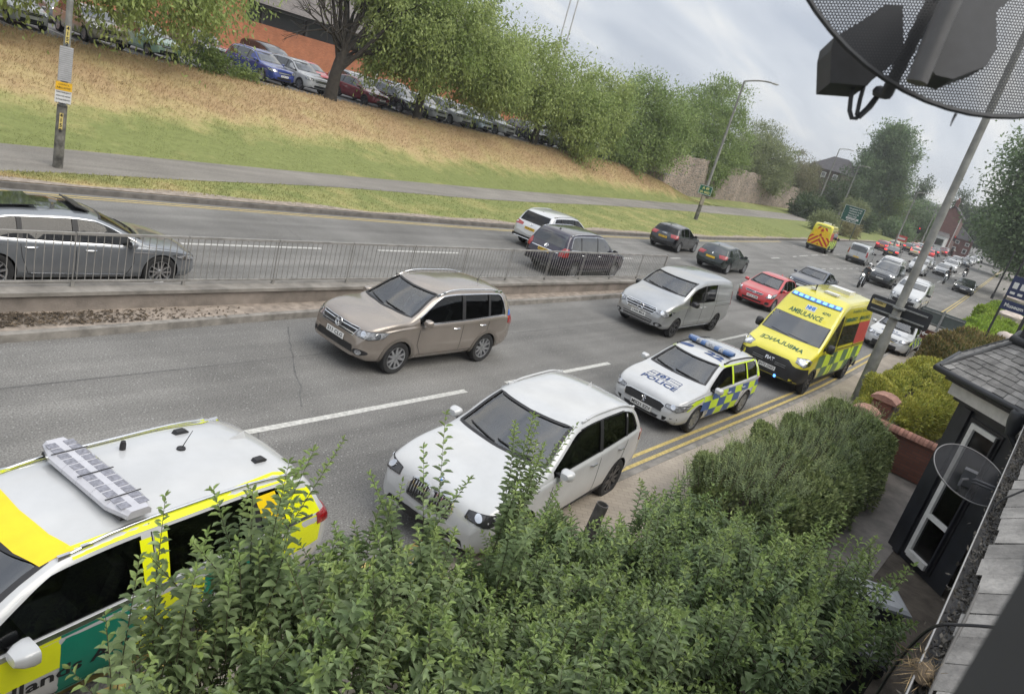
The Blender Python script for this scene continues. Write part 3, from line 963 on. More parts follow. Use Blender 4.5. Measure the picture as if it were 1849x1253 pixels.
# --- 2 white SUV by the kerb
def x3():
	L, hw = 4.71, .945
	B = Body(L=L, W=1.89, H=1.67, ground=.24, ws=(1.16, 1.56), rw=(1.18, 1.50), ws_d=1.20, win_lo=.03, nose_w=.76, tum=.31,
			 top=[(0, .62), (.03, .80), (.09, .90), (.2, .965), (.55, 1.045), (.95, 1.095), (1.20, 1.125), (1.32, 1.175), (1.96, 1.55), (2.25, 1.64), (2.75, 1.672), (3.6, 1.655), (4.05, 1.59), (4.22, 1.54), (4.52, 1.18), (4.62, 1.06), (4.68, .92), (4.71, .70)],
			 belt=[(0, .60), (.1, .80), (.4, .93), (1.1, .99), (1.8, 1.02), (3.2, 1.075), (4.2, 1.13), (4.58, 1.03), (4.71, .66)])
	pm = paint('white', (.50, .51, .52), 0, .25)
	k1 = [(.03, .60), (.34, .62), (.37, .72), (.33, .84), (.12, .87), (.03, .83)]
	o = make_car(B, 'white SUV with a twin nostril grille parked at the kerb behind the leafy shrub', pm, 'car', 'suv_car',
		wheels=(2.864, .87, .365, .245), cavity=(1.42, 4.35, 2.3, 3.45), glass=[(1.52, 2.88), (2.96, 3.78), (3.82, 4.45)], trim_chrome=1,
		seams=[[(1.50, 1.0), (1.48, .6), (1.62, .38)], [(2.92, 1.05), (2.92, .38)], [(3.84, 1.08), (3.76, .78), (3.5, .42)], [(1.62, .38), (3.5, .40)]],
		hl=[(.08, .52, .76), (.20, .82, .73), (.42, .915, .80), (.50, .90, .88), (.25, .80, .88), (.11, .54, .85)], tl=TL(L, hw, .90, 1.08, .42, .34), hl_mat=M_LENSD,
		grille=[dict(poly=k1, bars=8, vert=True, frame=.03, off=.012), dict(poly=[(-a, b) for a, b in k1][::-1], bars=8, vert=True, frame=.03, off=.012),
				dict(nm='lower_intake', poly=trap(.70, .30, .62, .46))],
		badge=[('quarter', V_HOOD, 0, -B.X(.17), .042)], plate_f=None, plate_r=('', V_B, .82, True, 0),
		rails=(2.4, 4.1, .03, pm), mirrors=(1.68, 1.09, pm, 1.05, False), handles=[(2.68, .95), (3.62, .98)], cladding=None, lowtrim=(.13, M_BLACK), dark_rims=True, wheel_style=(5, .26, .06, 1))
	near_car(o, L, .87, hw, 7.24, 4.40, R(5.5))
	return o
# --- livery helpers
def livery(B, root, blocks, mats, name='livery_panel', sides=((V_L, -1), (V_R, 1)), off=.004):
	for vw, sg in sides:
		for mi, mt in enumerate(mats):
			m = MB()
			for (i, P) in blocks:
				if i == mi: B.patch(m, [(sg * B.X(d), z) for d, z in P], vw, off, grid=.14)
			if m.f: m.build(name, mt, root, 60)
def light_bar(B, root, d, w, dep, hgt, mats, base=.03, segs=8, lit=False):
	"""roof light bar: tray, lens segments and end feet"""
	l, _ = B.hit((B.X(d), 0, 3), V_T); l2, _ = B.hit((B.X(d), w * .42, 3), V_T)
	z = l[2] + base
	m = MB()
	m.box((l[0], 0, z - .005), (dep * .8, w * .92, .03))
	for s in (-1, 1): m.box((l[0], s * w * .38, .5 * (z + l2[2]) - .01), (dep * .5, .06, abs(z - l2[2]) + .05))
	o = m.build('light_bar', M_BLACK, root)
	for i in range(segs):
		a, b = -w / 2 + w * i / segs, -w / 2 + w * (i + 1) / segs
		k = MB(); e = .0015; r = hgt * .42; dd = dep / 2
		P = []
		for y in (a + e, b - e):
			q = 1.
			if (i == 0 and y == a + e) or (i == segs - 1 and y == b - e): q = .62
			P.append([(l[0] + dd * q * x, y, z + .01 + hgt * zz) for x, zz in ((-1, 0), (-1, .55), (-.72, 1), (.72, 1), (1, .55), (1, 0))])
		bb = len(k.v); k.v += P[0] + P[1]
		for j in range(6): k.f.append((bb + j, bb + (j + 1) % 6, bb + 6 + (j + 1) % 6, bb + 6 + j)); k.m.append(0)
		k.f.append(tuple(bb + j for j in range(6))); k.f.append(tuple(bb + 6 + j for j in range(6))); k.m += [0, 0]
		k.build('beacon_lens', mats[i % len(mats)], o)
	return o
# --- 3 police estate
def estate_308():
	return Body(L=4.585, W=1.804, H=1.47, ground=.19, ws=(1.03, 1.365), rw=(1.0, 1.36), ws_d=1.05, win_lo=.03, nose_w=.72, tum=.40,
			 top=[(0, .55), (.03, .68), (.09, .775), (.22, .83), (.6, .915), (.95, .97), (1.06, 1.0), (1.2, 1.07), (1.80, 1.36), (2.08, 1.435), (2.6, 1.475), (3.4, 1.47), (4.0, 1.43), (4.18, 1.39), (4.42, 1.0), (4.5, .92), (4.56, .80), (4.585, .6)],
			 belt=[(0, .50), (.1, .66), (.4, .775), (1.0, .86), (1.6, .895), (3.0, .945), (4.1, .985), (4.42, .90), (4.585, .56)])
def police_308():
	L, hw = 4.585, .902
	B = estate_308(); pm = paint('white', (.50, .51, .52), 0, .25)
	def extra(B, root):
		lo = lambda d: .36
		zz = [.30, .50, .72, .90]
		bl = []
		ds = [1.02, 1.44, 1.86, 2.28, 2.70, 3.12, 3.54, 3.96, 4.32]
		for i in range(len(ds) - 1):
			for j in range(3):
				d0, d1 = ds[i], ds[i + 1]
				z0, z1 = zz[j], min(zz[j + 1], float(B.zs((d0 + d1) / 2)) - .025)
				if j == 0 and (abs((d0 + d1) / 2 - .86) < .45 or abs((d0 + d1) / 2 - 3.59) < .50): z0 = .70 if False else .66
				if z1 - z0 < .03 or (j == 0 and z0 > .5): continue
				if j == 1 and (abs((d0 + d1) / 2 - 3.59) < .30): z0 = .68
				if z1 - z0 < .04: continue
				sk = .05
				bl.append(((i + j) % 2, [(d0 + sk * (zz[j] > .6), z0), (d1 + sk * (zz[j] > .6), z0), (d1, z1), (d0, z1)]))
		bl.append((0, [(.38, .56), (.60, .66), (1.0, .76), (1.0, .83), (.65, .80), (.42, .70)]))
		livery(B, root, bl, [M_YFLUO, M_BATT_B])
		pl = [(0, [(2.50, .95), (2.585, .95), (2.585, 1.34), (2.50, 1.34)]), (0, [(3.36, .98), (3.43, .98), (3.38, 1.34), (3.32, 1.34)]), (0, [(2.0, 1.345), (3.9, 1.35), (3.9, 1.375), (2.0, 1.375)]),
			  (0, [(4.05, .97), (4.36, .97), (4.12, 1.36), (4.0, 1.36)])]
		livery(B, root, pl, [M_YFLUO], off=.007)
		t = MB()
		B.text(t, 'POLICE', V_HOOD, 0, -B.X(.45), .23, bold=.006, wid=.86)
		B.patch(t, [(-.37, -B.X(.60)), (.37, -B.X(.60)), (.37, -B.X(.605)), (-.37, -B.X(.605))], V_HOOD, .005)
		for a, b, c_, d_ in ((-.40, .60, .40, .60), (.40, .60, .38, .84), (.38, .84, -.38, .84), (-.38, .84, -.40, .60)):
			B.strip(t, [(a, -B.X(b)), (c_, -B.X(d_))], V_HOOD, .012, .005)
		B.text(t, '101', V_HOOD, -.06, -B.X(.72), .20, bold=.012, wid=.30)
		B.text(t, 'AND', V_HOOD, -.31, -B.X(.72), .09, bold=.002, wid=.13)
		B.text(t, 'POLICE', V_HOOD, .26, -B.X(.72), .10, bold=.0, wid=.25)
		t.build('bonnet_lettering', M_INKB, root)
		t = MB()
		B.text(t, '22', View((0, 0, 1), (0, 1, 0), (-1, 0, 0)), .30, -B.X(2.28), .34, bold=.016, wid=.46)
		B.patch(t, ellipse(-.42, -B.X(2.26), .17, .10), V_HOOD, .005, grid=.1)
		t.build('roof_number', M_INKB, root)
		light_bar(B, root, 2.66, 1.18, .26, .085, [M_BLUEL, M_BLUEL, M_LENS, M_BLUEL, M_LENS, M_LENS, M_BLUEL, M_LENS, M_BLUEL, M_BLUEL], segs=10)
	o = make_car(B, 'white police estate with blue and yellow checks, roof number 22 and a blue light bar', pm, 'police car', 'police_car',
		wheels=(2.73, .90, .325, .215), cavity=(1.25, 4.2, 2.1, 3.15), glass=[(1.32, 2.48), (2.60, 3.34), (3.44, 4.02)],
		seams=[[(1.34, .88), (1.32, .55), (1.46, .30)], [(2.54, .93), (2.54, .30)], [(3.40, .96), (3.36, .68), (3.15, .34)], [(1.46, .30), (3.15, .32)]],
		hl=[(.07, .44, .60), (.17, .70, .56), (.40, .86, .62), (.60, .86, .72), (.36, .76, .715), (.12, .45, .66)], tl=TL(L, hw, .78, .93, .48, .36),
		grille=[dict(poly=[(-.46, .46), (.46, .46), (.50, .61), (.38, .645), (-.38, .645), (-.50, .61)], frame=.016), dict(nm='lower_intake', poly=trap(.42, .26, .44, .36)),
				dict(nm='bumper_vent', poly=[(.50, .28), (.78, .30), (.80, .42), (.52, .40)]), dict(nm='bumper_vent', poly=[(-.50, .28), (-.52, .40), (-.80, .42), (-.78, .30)])],
		badge=[('lion', V_F, 0, .555, .075)], plate_f=('MX21 EZV', V_F, .405, False, 0), plate_r=('MX21 EZV', V_B, .72, True, 0),
		rails=(2.2, 4.0, .025, M_BLACK), mirrors=(1.50, .94, pm, 1., False), handles=[(2.34, .80), (3.18, .83)], extra=extra, aerial=(3.9, .3, 'rod'), wheel_style=(5, .28, .07))
	near_car(o, L, .90, hw, 14.69, 5.21)
	return o
# --- 4 box ambulance (also used for the two that drive away)
def ambulance(label, front_text=True):
	L, hw = 6.0, 1.025
	B = Body(L=L, W=2.05, H=2.76, ground=.30, ws=(1.435, 1.955), rw=None, ws_d=.86, tum=.10, glass=.80, crown=.05, ws_shift=.30, rw_shift=.25, belt_in=.965, nose_w=.78, tail_w=.93,
			 plan=[(0, .76), (.05, .84), (.16, .92), (.36, .97), (.85, .995), (2, 1.), (5.6, 1.), (5.9, .985), (5.97, .965), (6.0, .94)],
			 top=[(0, .80), (.04, .98), (.12, 1.08), (.35, 1.18), (.65, 1.30), (.86, 1.385), (.98, 1.47), (1.50, 1.97), (1.78, 2.20), (2.12, 2.50), (2.42, 2.67), (2.8, 2.745), (4.5, 2.76), (5.7, 2.75), (5.9, 2.70), (5.97, 2.6), (6.0, 2.4)],
			 belt=[(0, .74), (.15, .98), (.5, 1.14), (.92, 1.26), (1.4, 1.32), (2.2, 1.34), (5.6, 1.36), (6.0, 1.36)])
	pm = paint('ambulance_yellow', (.66, .60, .03), 0, .3)
	gr = mat('reflective_green_check', (.10, .19, .09), rough=.4); yl = mat('reflective_lime', (.60, .78, .04), rough=.4)
	red = mat('chevron_red', (.50, .03, .02), rough=.4); am = mat('chevron_amber', (.78, .50, .01), rough=.4)
	def extra(B, root):
		blk = MB()
		for vw in (V_F,):                                  # black plastic front bumper and grille
			B.patch(blk, [(-.88, .27), (.88, .27), (.86, .84), (.66, .88), (.50, .98), (-.50, .98), (-.66, .88), (-.86, .84)], V_F, .010, grid=.10, thick=.03)
		for s in (1, -1):
			vw = corner(50, s); P = []
			for (d, y, z) in ((.10, .70, .32), (.56, 1.02, .33), (.58, 1.02, .66), (.46, .98, .86), (.12, .68, .86)):
				p = np.array((B.X(d), s * y, z)); P.append((p @ vw.u, z))
			B.patch(blk, P, vw, .011, grid=.10)
		blk.build('front_bumper', M_BLACK, root, 50)
		m = MB(); B.patch(m, trap(.58, .70, .55, .90), V_F, .022, grid=.1); B.patch(m, trap(.62, .44, .62, .54), V_F, .022, grid=.1); m.build('grille', M_GRILLE, root, 50)
		m = MB()
		for z in (.74, .79): B.strip(m, [(-.5, z), (-.18, z)], V_F, .012, .03); B.strip(m, [(.18, z), (.5, z)], V_F, .012, .03)
		m.build('grille_bar', M_GALV, root)
		t = MB(); B.text(t, 'FIAT', V_F, 0, .83, .13, bold=.004, wid=.26, off=.034); t.build('badge', M_CHROME, root)
		m = MB(); B.patch(m, [(.28, .40), (.34, .40), (.34, .46), (.28, .46)], V_F, .03, grid=.05, thick=.02); B.patch(m, [(-.34, .40), (-.28, .40), (-.28, .46), (-.34, .46)], V_F, .03, grid=.05, thick=.02); m.build('grille_beacon', M_BLUEON, root)
		t = MB(); B.text(t, 'AMBULANCE', V_HOOD, 0, -B.X(.55), .27, mirror=True, bold=.005, wid=1.30); t.build('bonnet_lettering', M_INKG, root)
		t = MB(); B.text(t, 'AMBULANCE', V_F, .0, 2.10, .17, bold=.003, wid=1.02); B.text(t, '4090', V_F, .50, 2.28, .11, bold=.001, wid=.24); t.build('header_lettering', M_INKG, root)
		m = MB(); B.patch(m, [(-.12, 2.22), (.18, 2.22), (.18, 2.36), (-.12, 2.36)], V_F, .006, grid=.1); o = m.build('emblem_panel', M_WHITE, root)
		t = MB(); B.text(t, 'NHS', V_F, .03, 2.29, .12, bold=.008, wid=.26, off=.012); t.build('emblem_lettering', mat('emblem_blue', (.05, .2, .55)), o)
		# light bar sunk in the roof dome
		l, n = B.on(V_F, 0, 2.60); m = MB()
		P = [(-.78, 2.46), (.78, 2.46), (.76, 2.55), (-.76, 2.55)]
		B.patch(m, P, V_F, .03, grid=.1, thick=.06); o = m.build('light_bar', mat('beacon_base_blue', (.05, .16, .5), rough=.2, coat=1), root)
		for i in range(8):
			y = -.66 + i * 1.32 / 7; k = MB()
			B.patch(k, [(y - .055, 2.48), (y + .055, 2.48), (y + .055, 2.53), (y - .055, 2.53)], V_F, .04, grid=.05, thick=.02); k.build('beacon_lens', M_BLUEON, o)
		# sides: checks, green strip, dark saloon windows, red panel
		bl = []
		ds = [1.02 + .62 * i for i in range(9)]
		for i in range(8):
			for j, (z0, z1) in enumerate(((.40, .81), (.81, 1.22))):
				d0, d1 = ds[i], min(ds[i + 1], 5.95); mid = (d0 + d1) / 2
				if abs(mid - 5.0) < .5 and j == 0: continue
				if abs(mid - 1.0) < .35 and j < 1: continue
				bl.append(((i + j) % 2, [(d0, z0), (d1, z0), (d1, z1), (d0, z1)]))
		livery(B, root, bl, [yl, gr])
		livery(B, root, [(0, [(4.45, 1.34), (5.95, 1.34), (5.95, 2.06), (4.45, 2.06)])], [mat('panel_red', (.42, .06, .05), rough=.4)], 'red_panel')
		for vw, sg in ((V_L, -1), (V_R, 1)):
			m = MB(); B.patch(m, [(sg * B.X(2.55), 1.40), (sg * B.X(4.40), 1.40), (sg * B.X(4.40), 2.04), (sg * B.X(2.55), 2.04)], vw, .008, grid=.2); m.build('saloon_window', M_DARKGLASS, root)
			t = MB(); B.text(t, 'EMERGENCY', vw, sg * B.X(3.35), 2.20, .16, bold=.008, wid=1.3); B.text(t, 'AMBULANCE', vw, sg * B.X(4.9), 2.20, .16, bold=.004, wid=1.3)
			B.text(t, 'Ambulance Service', vw, sg * B.X(4.1), 2.46, .15, wid=1.8); t.build('side_lettering', M_INKG, root)
			m = MB()
			for d in (2.62, 4.42): B.strip(m, [(sg * B.X(d), .40), (sg * B.X(d), 2.3)], vw, .012, .009)
			B.strip(m, [(sg * B.X(2.62), 1.30), (sg * B.X(5.95), 1.30)], vw, .02, .012); m.build('door_gap', M_SEAM, root)
			m = MB(); B.patch(m, [(sg * B.X(d), z) for d, z in ((1.4, .34), (4.5, .34), (4.5, .46), (1.4, .46))], vw, .02, grid=.2, thick=.03); m.build('side_skirt', M_BLACK, root)
		# rear: chevrons
		VB = View((-1, 0, 0), (0, 1, 0))
		for mi, mt in ((0, am), (1, red)):
			m = MB()
			for k in range(-8, 12):
				if k % 2 != mi: continue
				z0 = .2 + k * .24
				for s in (1, -1):
					P = [(0, z0 + .62), (s * .92, z0 - .3), (s * .92, z0 - .3 + .24), (0, z0 + .86)]
					P = clip_z(P, .62, 2.38)
					if len(P) > 2: B.patch(m, P, VB, .005, grid=.5)
			if m.f: m.build('rear_chevrons', mt, root)
		m = MB()
		for s in (-1, 1): B.patch(m, [(s * .12, 1.5), (s * .72, 1.5), (s * .72, 2.1), (s * .12, 2.1)], VB, .010, grid=.4)
		m.build('rear_window', am, root)
		t = MB(); B.text(t, 'AMBULANCE', V_B, 0, 2.48, .16, bold=.004, wid=1.3); t.build('rear_lettering', M_INKG, root)
		m = MB(); B.strip(m, [(0, .5), (0, 2.5)], VB, .014, .012); m.build('door_gap', M_SEAM, root)
		m = MB(); m.box((-L / 2 - .06, 0, .48), (.16, 1.96, .20)); m.build('rear_bumper', M_BLACK, root)
		m = MB(); l, n = B.hit((B.X(3.0), 0, 5), V_T); m.box((B.X(3.0), .15, l[2] + .03), (.34, .42, .06)); m.box((B.X(2.75), -.35, l[2] + .03), (.16, .16, .05)); m.box((B.X(4.6), 0, l[2] + .05), (.6, .7, .12)); m.build('roof_vent', M_WHITE, root)
		m = MB(); m.tube([(B.X(2.7), -.28, l[2] - .02), (B.X(2.7), -.28, l[2] + .17)], .022, 8); m.build('roof_aerial', M_BLACK, root)
	o = make_car(B, label, pm, 'ambulance', 'ambulance',
		wheels=(4.035, .95, .36, .225), cavity=None, glass=[(1.22, 2.42)], gl_kind=None,
		seams=[[(1.22, 1.26), (1.24, .6), (1.4, .45)], [(2.48, 2.2), (2.48, .40)]],
		hl=[(.16, .62, .98), (.26, .84, .90), (.46, .98, .98), (.55, .98, 1.10), (.42, .88, 1.14), (.24, .64, 1.10)], tl=[(L - .02, .90, .85), (L - .06, 1.02, .85), (L - .06, 1.02, 1.3), (L - .02, .90, 1.3)], tl_a=20,
		plate_f=('BV72 OHO', V_F, .60, False, 0), plate_r=('', V_B, .62, True, 0), mirrors=(1.42, 1.42, M_BLACK, 1.5, True), handles=[(2.30, 1.14)],
		extra=extra, aerial=None, wheel_style=(8, 0, .06), dark_rims=True, cladding=M_BLACK, arch=1.12)
	return o, (L, .95, 4.035, hw)
def clip_z(P, z0, z1):
	for (lim, sg) in ((z0, 1), (z1, -1)):
		Q = []
		for i in range(len(P)):
			a, b = P[i], P[(i + 1) % len(P)]
			ia, ib = sg * (a[1] - lim) >= 0, sg * (b[1] - lim) >= 0
			if ia: Q.append(a)
			if ia != ib:
				t = (lim - a[1]) / (b[1] - a[1]); Q.append((a[0] + t * (b[0] - a[0]), lim))
		P = Q
		if not P: break
	return P
# --- 5 vans
def van_body(L=5.14, W=1.93, H=1.91, tail=0):
	k = H / 1.91; q = L - 5.14
	return Body(L=L, W=W, H=H, ground=.24, ws=(1.335 * k, 1.735 * k), rw=(1.15 * k, 1.68 * k), ws_d=1.05, tum=.15, glass=.80, crown=.05, ws_shift=.26, rw_shift=.14, belt_in=.97, win_lo=.04, tail_w=.90,
			 plan=[(0, .72), (.05, .80), (.16, .89), (.36, .96), (.85, .995), (2, 1.), (L - .5, 1.), (L - .12, .98), (L - .03, .95), (L, .90)],
			 top=[(0, .68), (.03, .84), (.10, .94), (.25, 1.06), (.65, 1.20), (.98, 1.285 * k), (1.10, 1.345 * k), (1.74, 1.72 * k), (2.1, 1.81 * k), (2.5, 1.885 * k), (3.2, 1.91 * k), (L - .6, 1.88 * k), (L - .2, 1.82 * k), (L - .10, 1.74 * k), (L - .03, 1.15 * k), (L, .75)],
			 belt=[(0, .62), (.1, .80), (.4, .94), (1.0, 1.03 * k), (1.7, 1.07 * k), (3.2, 1.10 * k), (L - .2, 1.12 * k), (L, .70)])
def vito():
	L, hw = 5.14, .965; B = van_body()
	pm = paint('silver', (.40, .41, .42), .6, .3)
	o = make_car(B, 'silver panel van with a star badge, driving beside the end of the central railing', pm, 'van', 'panel_van',
		wheels=(3.2, .895, .335, .225), cavity=(1.3, 2.9, 2.0, 0), glass=[(1.45, 2.52), (2.62, 3.48)], gl_kind={'rear': M_PG},
		seams=[[(1.42, 1.04), (1.38, .6), (1.5, .38)], [(2.57, 1.75), (2.57, .36)], [(3.62, 1.72), (3.62, .36)], [(1.5, .36), (3.6, .36)], [(3.62, .98), (4.95, 1.0)]],
		hl=[(.10, .52, .76), (.20, .76, .70), (.40, .92, .76), (.62, .93, .90), (.40, .84, .90), (.16, .55, .86)], tl=[(L - .02, .80, .95), (L - .08, .96, .95), (L - .08, .94, 1.45), (L - .02, .80, 1.45)], tl_a=25,
		grille=[dict(poly=[(-.44, .66), (.44, .66), (.56, .82), (.50, .885), (-.50, .885), (-.56, .82)], bars=3, frame=.018), dict(nm='lower_intake', poly=trap(.50, .36, .54, .50), bars=2)],
		fogs=[(.72, .43, .05)], badge=[('star', V_F, 0, .78, .105)], plate_f=('CX66 MXA', V_F, .585, False, 0), plate_r=('CX66 MXA', V_B, .8, True, 0), mirrors=(1.62, 1.12, M_BLACK, 1.25, False), handles=[(2.44, .98), (2.75, .98)],
		lowtrim=(.07, M_CHROME), wheel_style=(5, .24, .05, 1), dark_rims=True, aerial=None)
	near_car(o, L, .895, hw, 21.38, 9.32, R(1))
	return o
def simple_van(label, pm, rear=False, L=4.9, W=1.9, H=1.95, lit=False, sidewin=False, tl_lit=False, group=None):
	hw = W / 2; B = van_body(L, W, H); k = H / 1.91
	o = make_car(B, label, pm, 'van', 'panel_van', group=group, wheels=(L * .62, .9, .325, .21), cavity=None, glass=[(1.42, 2.45)] + ([(2.55, 3.5)] if sidewin else []),
		seams=[[(2.55, 1.7), (2.55, .4)], [(3.7, 1.7), (3.7, .4)]], hl=[(.10, .55, .78), (.20, .76, .70), (.40, .92 * W / 1.93, .76), (.62, .93 * W / 1.93, .92), (.16, .58, .90)],
		tl=[(L - .02, hw - .16, .85), (L - .08, hw, .85), (L - .08, hw - .02, 1.35), (L - .02, hw - .16, 1.35)], tl_a=25, hl_lit=lit, tl_lit=tl_lit,
		grille=[dict(poly=trap(.42, .64, .46, .78), bars=1), dict(nm='lower_intake', poly=trap(.62, .34, .62, .50)), dict(nm='front_bumper', poly=trap(.72, .28, .74, .60), mt=M_BLACK, off=.004)],
		plate_f=('', V_F, .52, False, 0), plate_r=('', V_B, .66, True, 0), mirrors=(1.6, 1.12 * k, M_BLACK, 1.25, False), handles=[(2.4, .98)], lowtrim=(.12, M_BLACK), aerial=None, wheel_style=(6, 0, .08))
	m = MB(); B.strip(m, [(0, .62), (0, 1.72 * k)], View((-1, 0, 0), (0, 1, 0)), .014, .006); m.build('door_gap', M_SEAM, o)
	m = MB(); m.box((-L / 2 - .03, 0, .45), (.12, W * .92, .2)); m.build('rear_bumper', M_BLACK, o)
	return o, (L, .9, L * .62, hw)
# --- 6 ordinary cars from one recipe
def std_body(L, W, H, kind, hood=None, bonnet=1.0):
	z = H; b = .615 * H if kind != 'saloon' else .64 * H
	cz = b + .05
	d1 = (.245 if kind != 'mpv' else .20) * L * bonnet; d2 = d1 + (.82 if kind != 'suv' else .78)
	nose = [(0, .37 * H), (.03, .47 * H), (.09, .53 * H), (.22, .57 * H), (d1 * .55, cz - .08), (d1 - .06, cz)]
	mid = [(d1 + .10, cz + .06), (d2, z * .925), (d2 + .28, z * .978), (d2 + .75, z)]
	if kind == 'saloon':
		tail = [(L * .60, z * .985), (L * .70, z * .94), (L * .84, b + .10), (L * .90, b + .065), (L - .12, b + .045), (L - .04, b - .06), (L, .40 * H)]
		rw = (b + .14, z * .90)
	elif kind in ('estate', 'mpv'):
		tail = [(L * .70, z * .995), (L - .62, z * .965), (L - .42, z * .935), (L - .17, b + .04), (L - .09, b - .06), (L - .03, b - .16), (L, .42 * H)]
		rw = (b + .06, z * .90)
	else:
		tail = [(L * .66, z * .99), (L - .72, z * .95), (L - .50, z * .915), (L - .20, b + .05), (L - .10, b - .04), (L - .03, b - .15), (L, .42 * H)]
		rw = (b + .08, z * .88)
	belt = [(0, .34 * H), (.1, .46 * H), (.4, .53 * H), (d1, b - .075), (d1 + .6, b - .04), (L * .65, b), (L - .45, b + .03), (L - .14, b - .05), (L, .40 * H)]
	return Body(L=L, W=W, H=H, ground=.19 if H < 1.58 else .24, ws=(cz + .035, z * .925), rw=rw, ws_d=d1, top=nose + mid + tail, belt=belt, win_lo=.03, tum=.38 if H < 1.6 else .34, d1=d1, d2=d2, b=b)
def std_car(label, pm, L=4.3, W=1.79, H=1.47, kind='hatch', lit=False, tl_lit=False, plates=('', ''), rails=None, chrome=False, dark=False, clad=None, badge=None, cat='car', group=None, name='car',
			wheel=None, style=(5, .28, .06), extra=None, hl=None, tl=None, mirror=None, grille=None, cavity=False, lowmat=None, bonnet=1., yaw=0, detail=True):
	hw = W / 2; B = std_body(L, W, H, kind, bonnet=bonnet); r = wheel or (.315 if H < 1.55 else .35)
	fo = .19 * L if kind != 'saloon' else .185 * L; wb = .605 * L if kind != 'mpv' else .61 * L
	d1 = B.d1; b = B.b; pB = d1 + .98 + (.12 if H > 1.6 else .0); pB = max(pB, L * .52); pC = fo + wb - .42 + (.22 if kind in ('estate', 'mpv') else .14)
	gl = [(d1 + .2, pB - .04), (pB + .04, pC - .03)] + ([(pC + .03, L - .35)] if kind != 'saloon' else [])
	o = make_car(B, label, pm, cat, name, group=group, wheels=(wb, fo, r, .215), cavity=(d1 + .25, L - (.55 if kind != 'saloon' else 1.0), d1 + 1.0, d1 + 1.95) if cavity else None, glass=gl, trim_chrome=chrome,
		seams=([[(d1 + .22, b - .05), (d1 + .18, .42 * H), (d1 + .32, .24 * H)], [(pB, b - .02), (pB, .22 * H)], [(pC, b), (pC - .06, .48 * H), (pC - .26, .25 * H)], [(d1 + .32, .235 * H), (pC - .26, .235 * H)]]) if detail else [],
		hl=hl or HL(hw, .425 * H, .525 * H, .48 * hw / .9, .52), tl=tl or TL(L, hw, .53 * H, .655 * H, .50 * hw / .9, .32), hl_lit=lit, tl_lit=tl_lit,
		grille=grille or [dict(poly=trap(.40, .40 * H, .44, .475 * H), bars=1), dict(nm='lower_intake', poly=trap(.52, .20 * H, .48, .30 * H))],
		badge=badge, plate_f=(plates[0], V_F, .345 * H, False, 0), plate_r=(plates[1], V_B, (.50 if kind != 'saloon' else .46) * H, True, 0), rails=rails, mirrors=(d1 + .42, b + .045, mirror or pm, 1., False),
		handles=[(pB - .2, b - .13), (pC - .16, b - .11)] if detail else None, cladding=clad, lowtrim=(.10, lowmat) if lowmat else None, wheel_style=style, dark_rims=dark, extra=extra, aerial=(L - .75, 0, 'fin') if detail else None)
	return o, (L, fo, wb, hw)
# ------------------------------------------------------------------ ground, roads, kerbs, bank
yK = ppw(*zip((-60, 4.4), (0, 4.7), (12, 4.82), (22, 4.86), (30, 5.15), (60, 6.9), (113, 10.5), (190, 16), (300, 24), (420, 34)))
yD = ppw(*zip((-60, 8.4), (5, 8.45), (17, 8.52), (27, 8.75), (60, 10.4), (113, 14.2), (190, 20.2), (300, 28), (420, 38)))
yN = ppw(*zip((-60, 11.6), (-10, 12.0), (4, 12.2), (10, 12.5), (17, 12.55), (24, 12.7), (31, 13.1)))
yL = ppw(*zip((-60, 18.2), (0, 17.7), (14, 17.5), (31, 17.4), (38, 17.7), (55, 18.45), (66, 19.6), (113, 22.8), (190, 27.2), (300, 35)))
yE = ppw(*zip((-60, 23.2), (0, 22.0), (9, 21.75), (17, 21.55), (27, 21.45), (45, 22.1), (80, 25.2), (130, 29.5), (190, 33), (300, 40), (420, 50)))
yP0 = ppw(*zip((-60, 21.5), (0, 22.1), (5, 22.3), (8, 23.0), (12, 23.6), (20, 25), (30, 26), (48, 29.0), (68, 31.8), (124, 38.6), (200, 47), (300, 60)))
yP1 = ppw(*zip((-60, 22.5), (0, 24.6), (7.8, 25.5), (13, 26.1), (21.7, 27.2), (35, 29.1), (62, 33.7), (100, 39.8), (152, 46), (300, 62)))
yW = ppw(*zip((60, 38.6), (70, 39.4), (88, 41.8), (113, 46.2), (152, 50.6), (210, 56), (300, 66)))      # stone wall line
WALL_IN = [(-45, 13.1), (27.6, 13.1)]
SMS = lambda t: np.clip(t, 0, 1) ** 2 * (3 - 2 * np.clip(t, 0, 1))
zTop = 2.72
def crest(x):                                                # line of the car park edge
	return 38.0 + 0 * x
def terrain(x, y):
	"""height of the grass: verge, lawn and bank up to the car park"""
	x = np.asarray(x, float); y = np.asarray(y, float)
	p1, k = yP1(x), yE(x)
	yc = np.maximum(38.0, 0) + 0 * x
	top = zTop * (1 - SMS((x - 60) / 26.)) + .55 * SMS((x - 60) / 26.)
	t = np.clip((y - p1) / np.maximum(yc - p1, 2.5), 0, 1)
	prof = .25 * t + .75 * SMS(t) ** 1.1
	base = .13 + .25 * np.clip((y - k) / np.maximum(p1 - k, .5), 0, 1)
	w = np.clip(yW(np.maximum(x, 60)) + .4, 0, None)
	z = base + (top - .38) * prof
	z = np.where((x > 61) & (y > w), zTop, z)
	return z
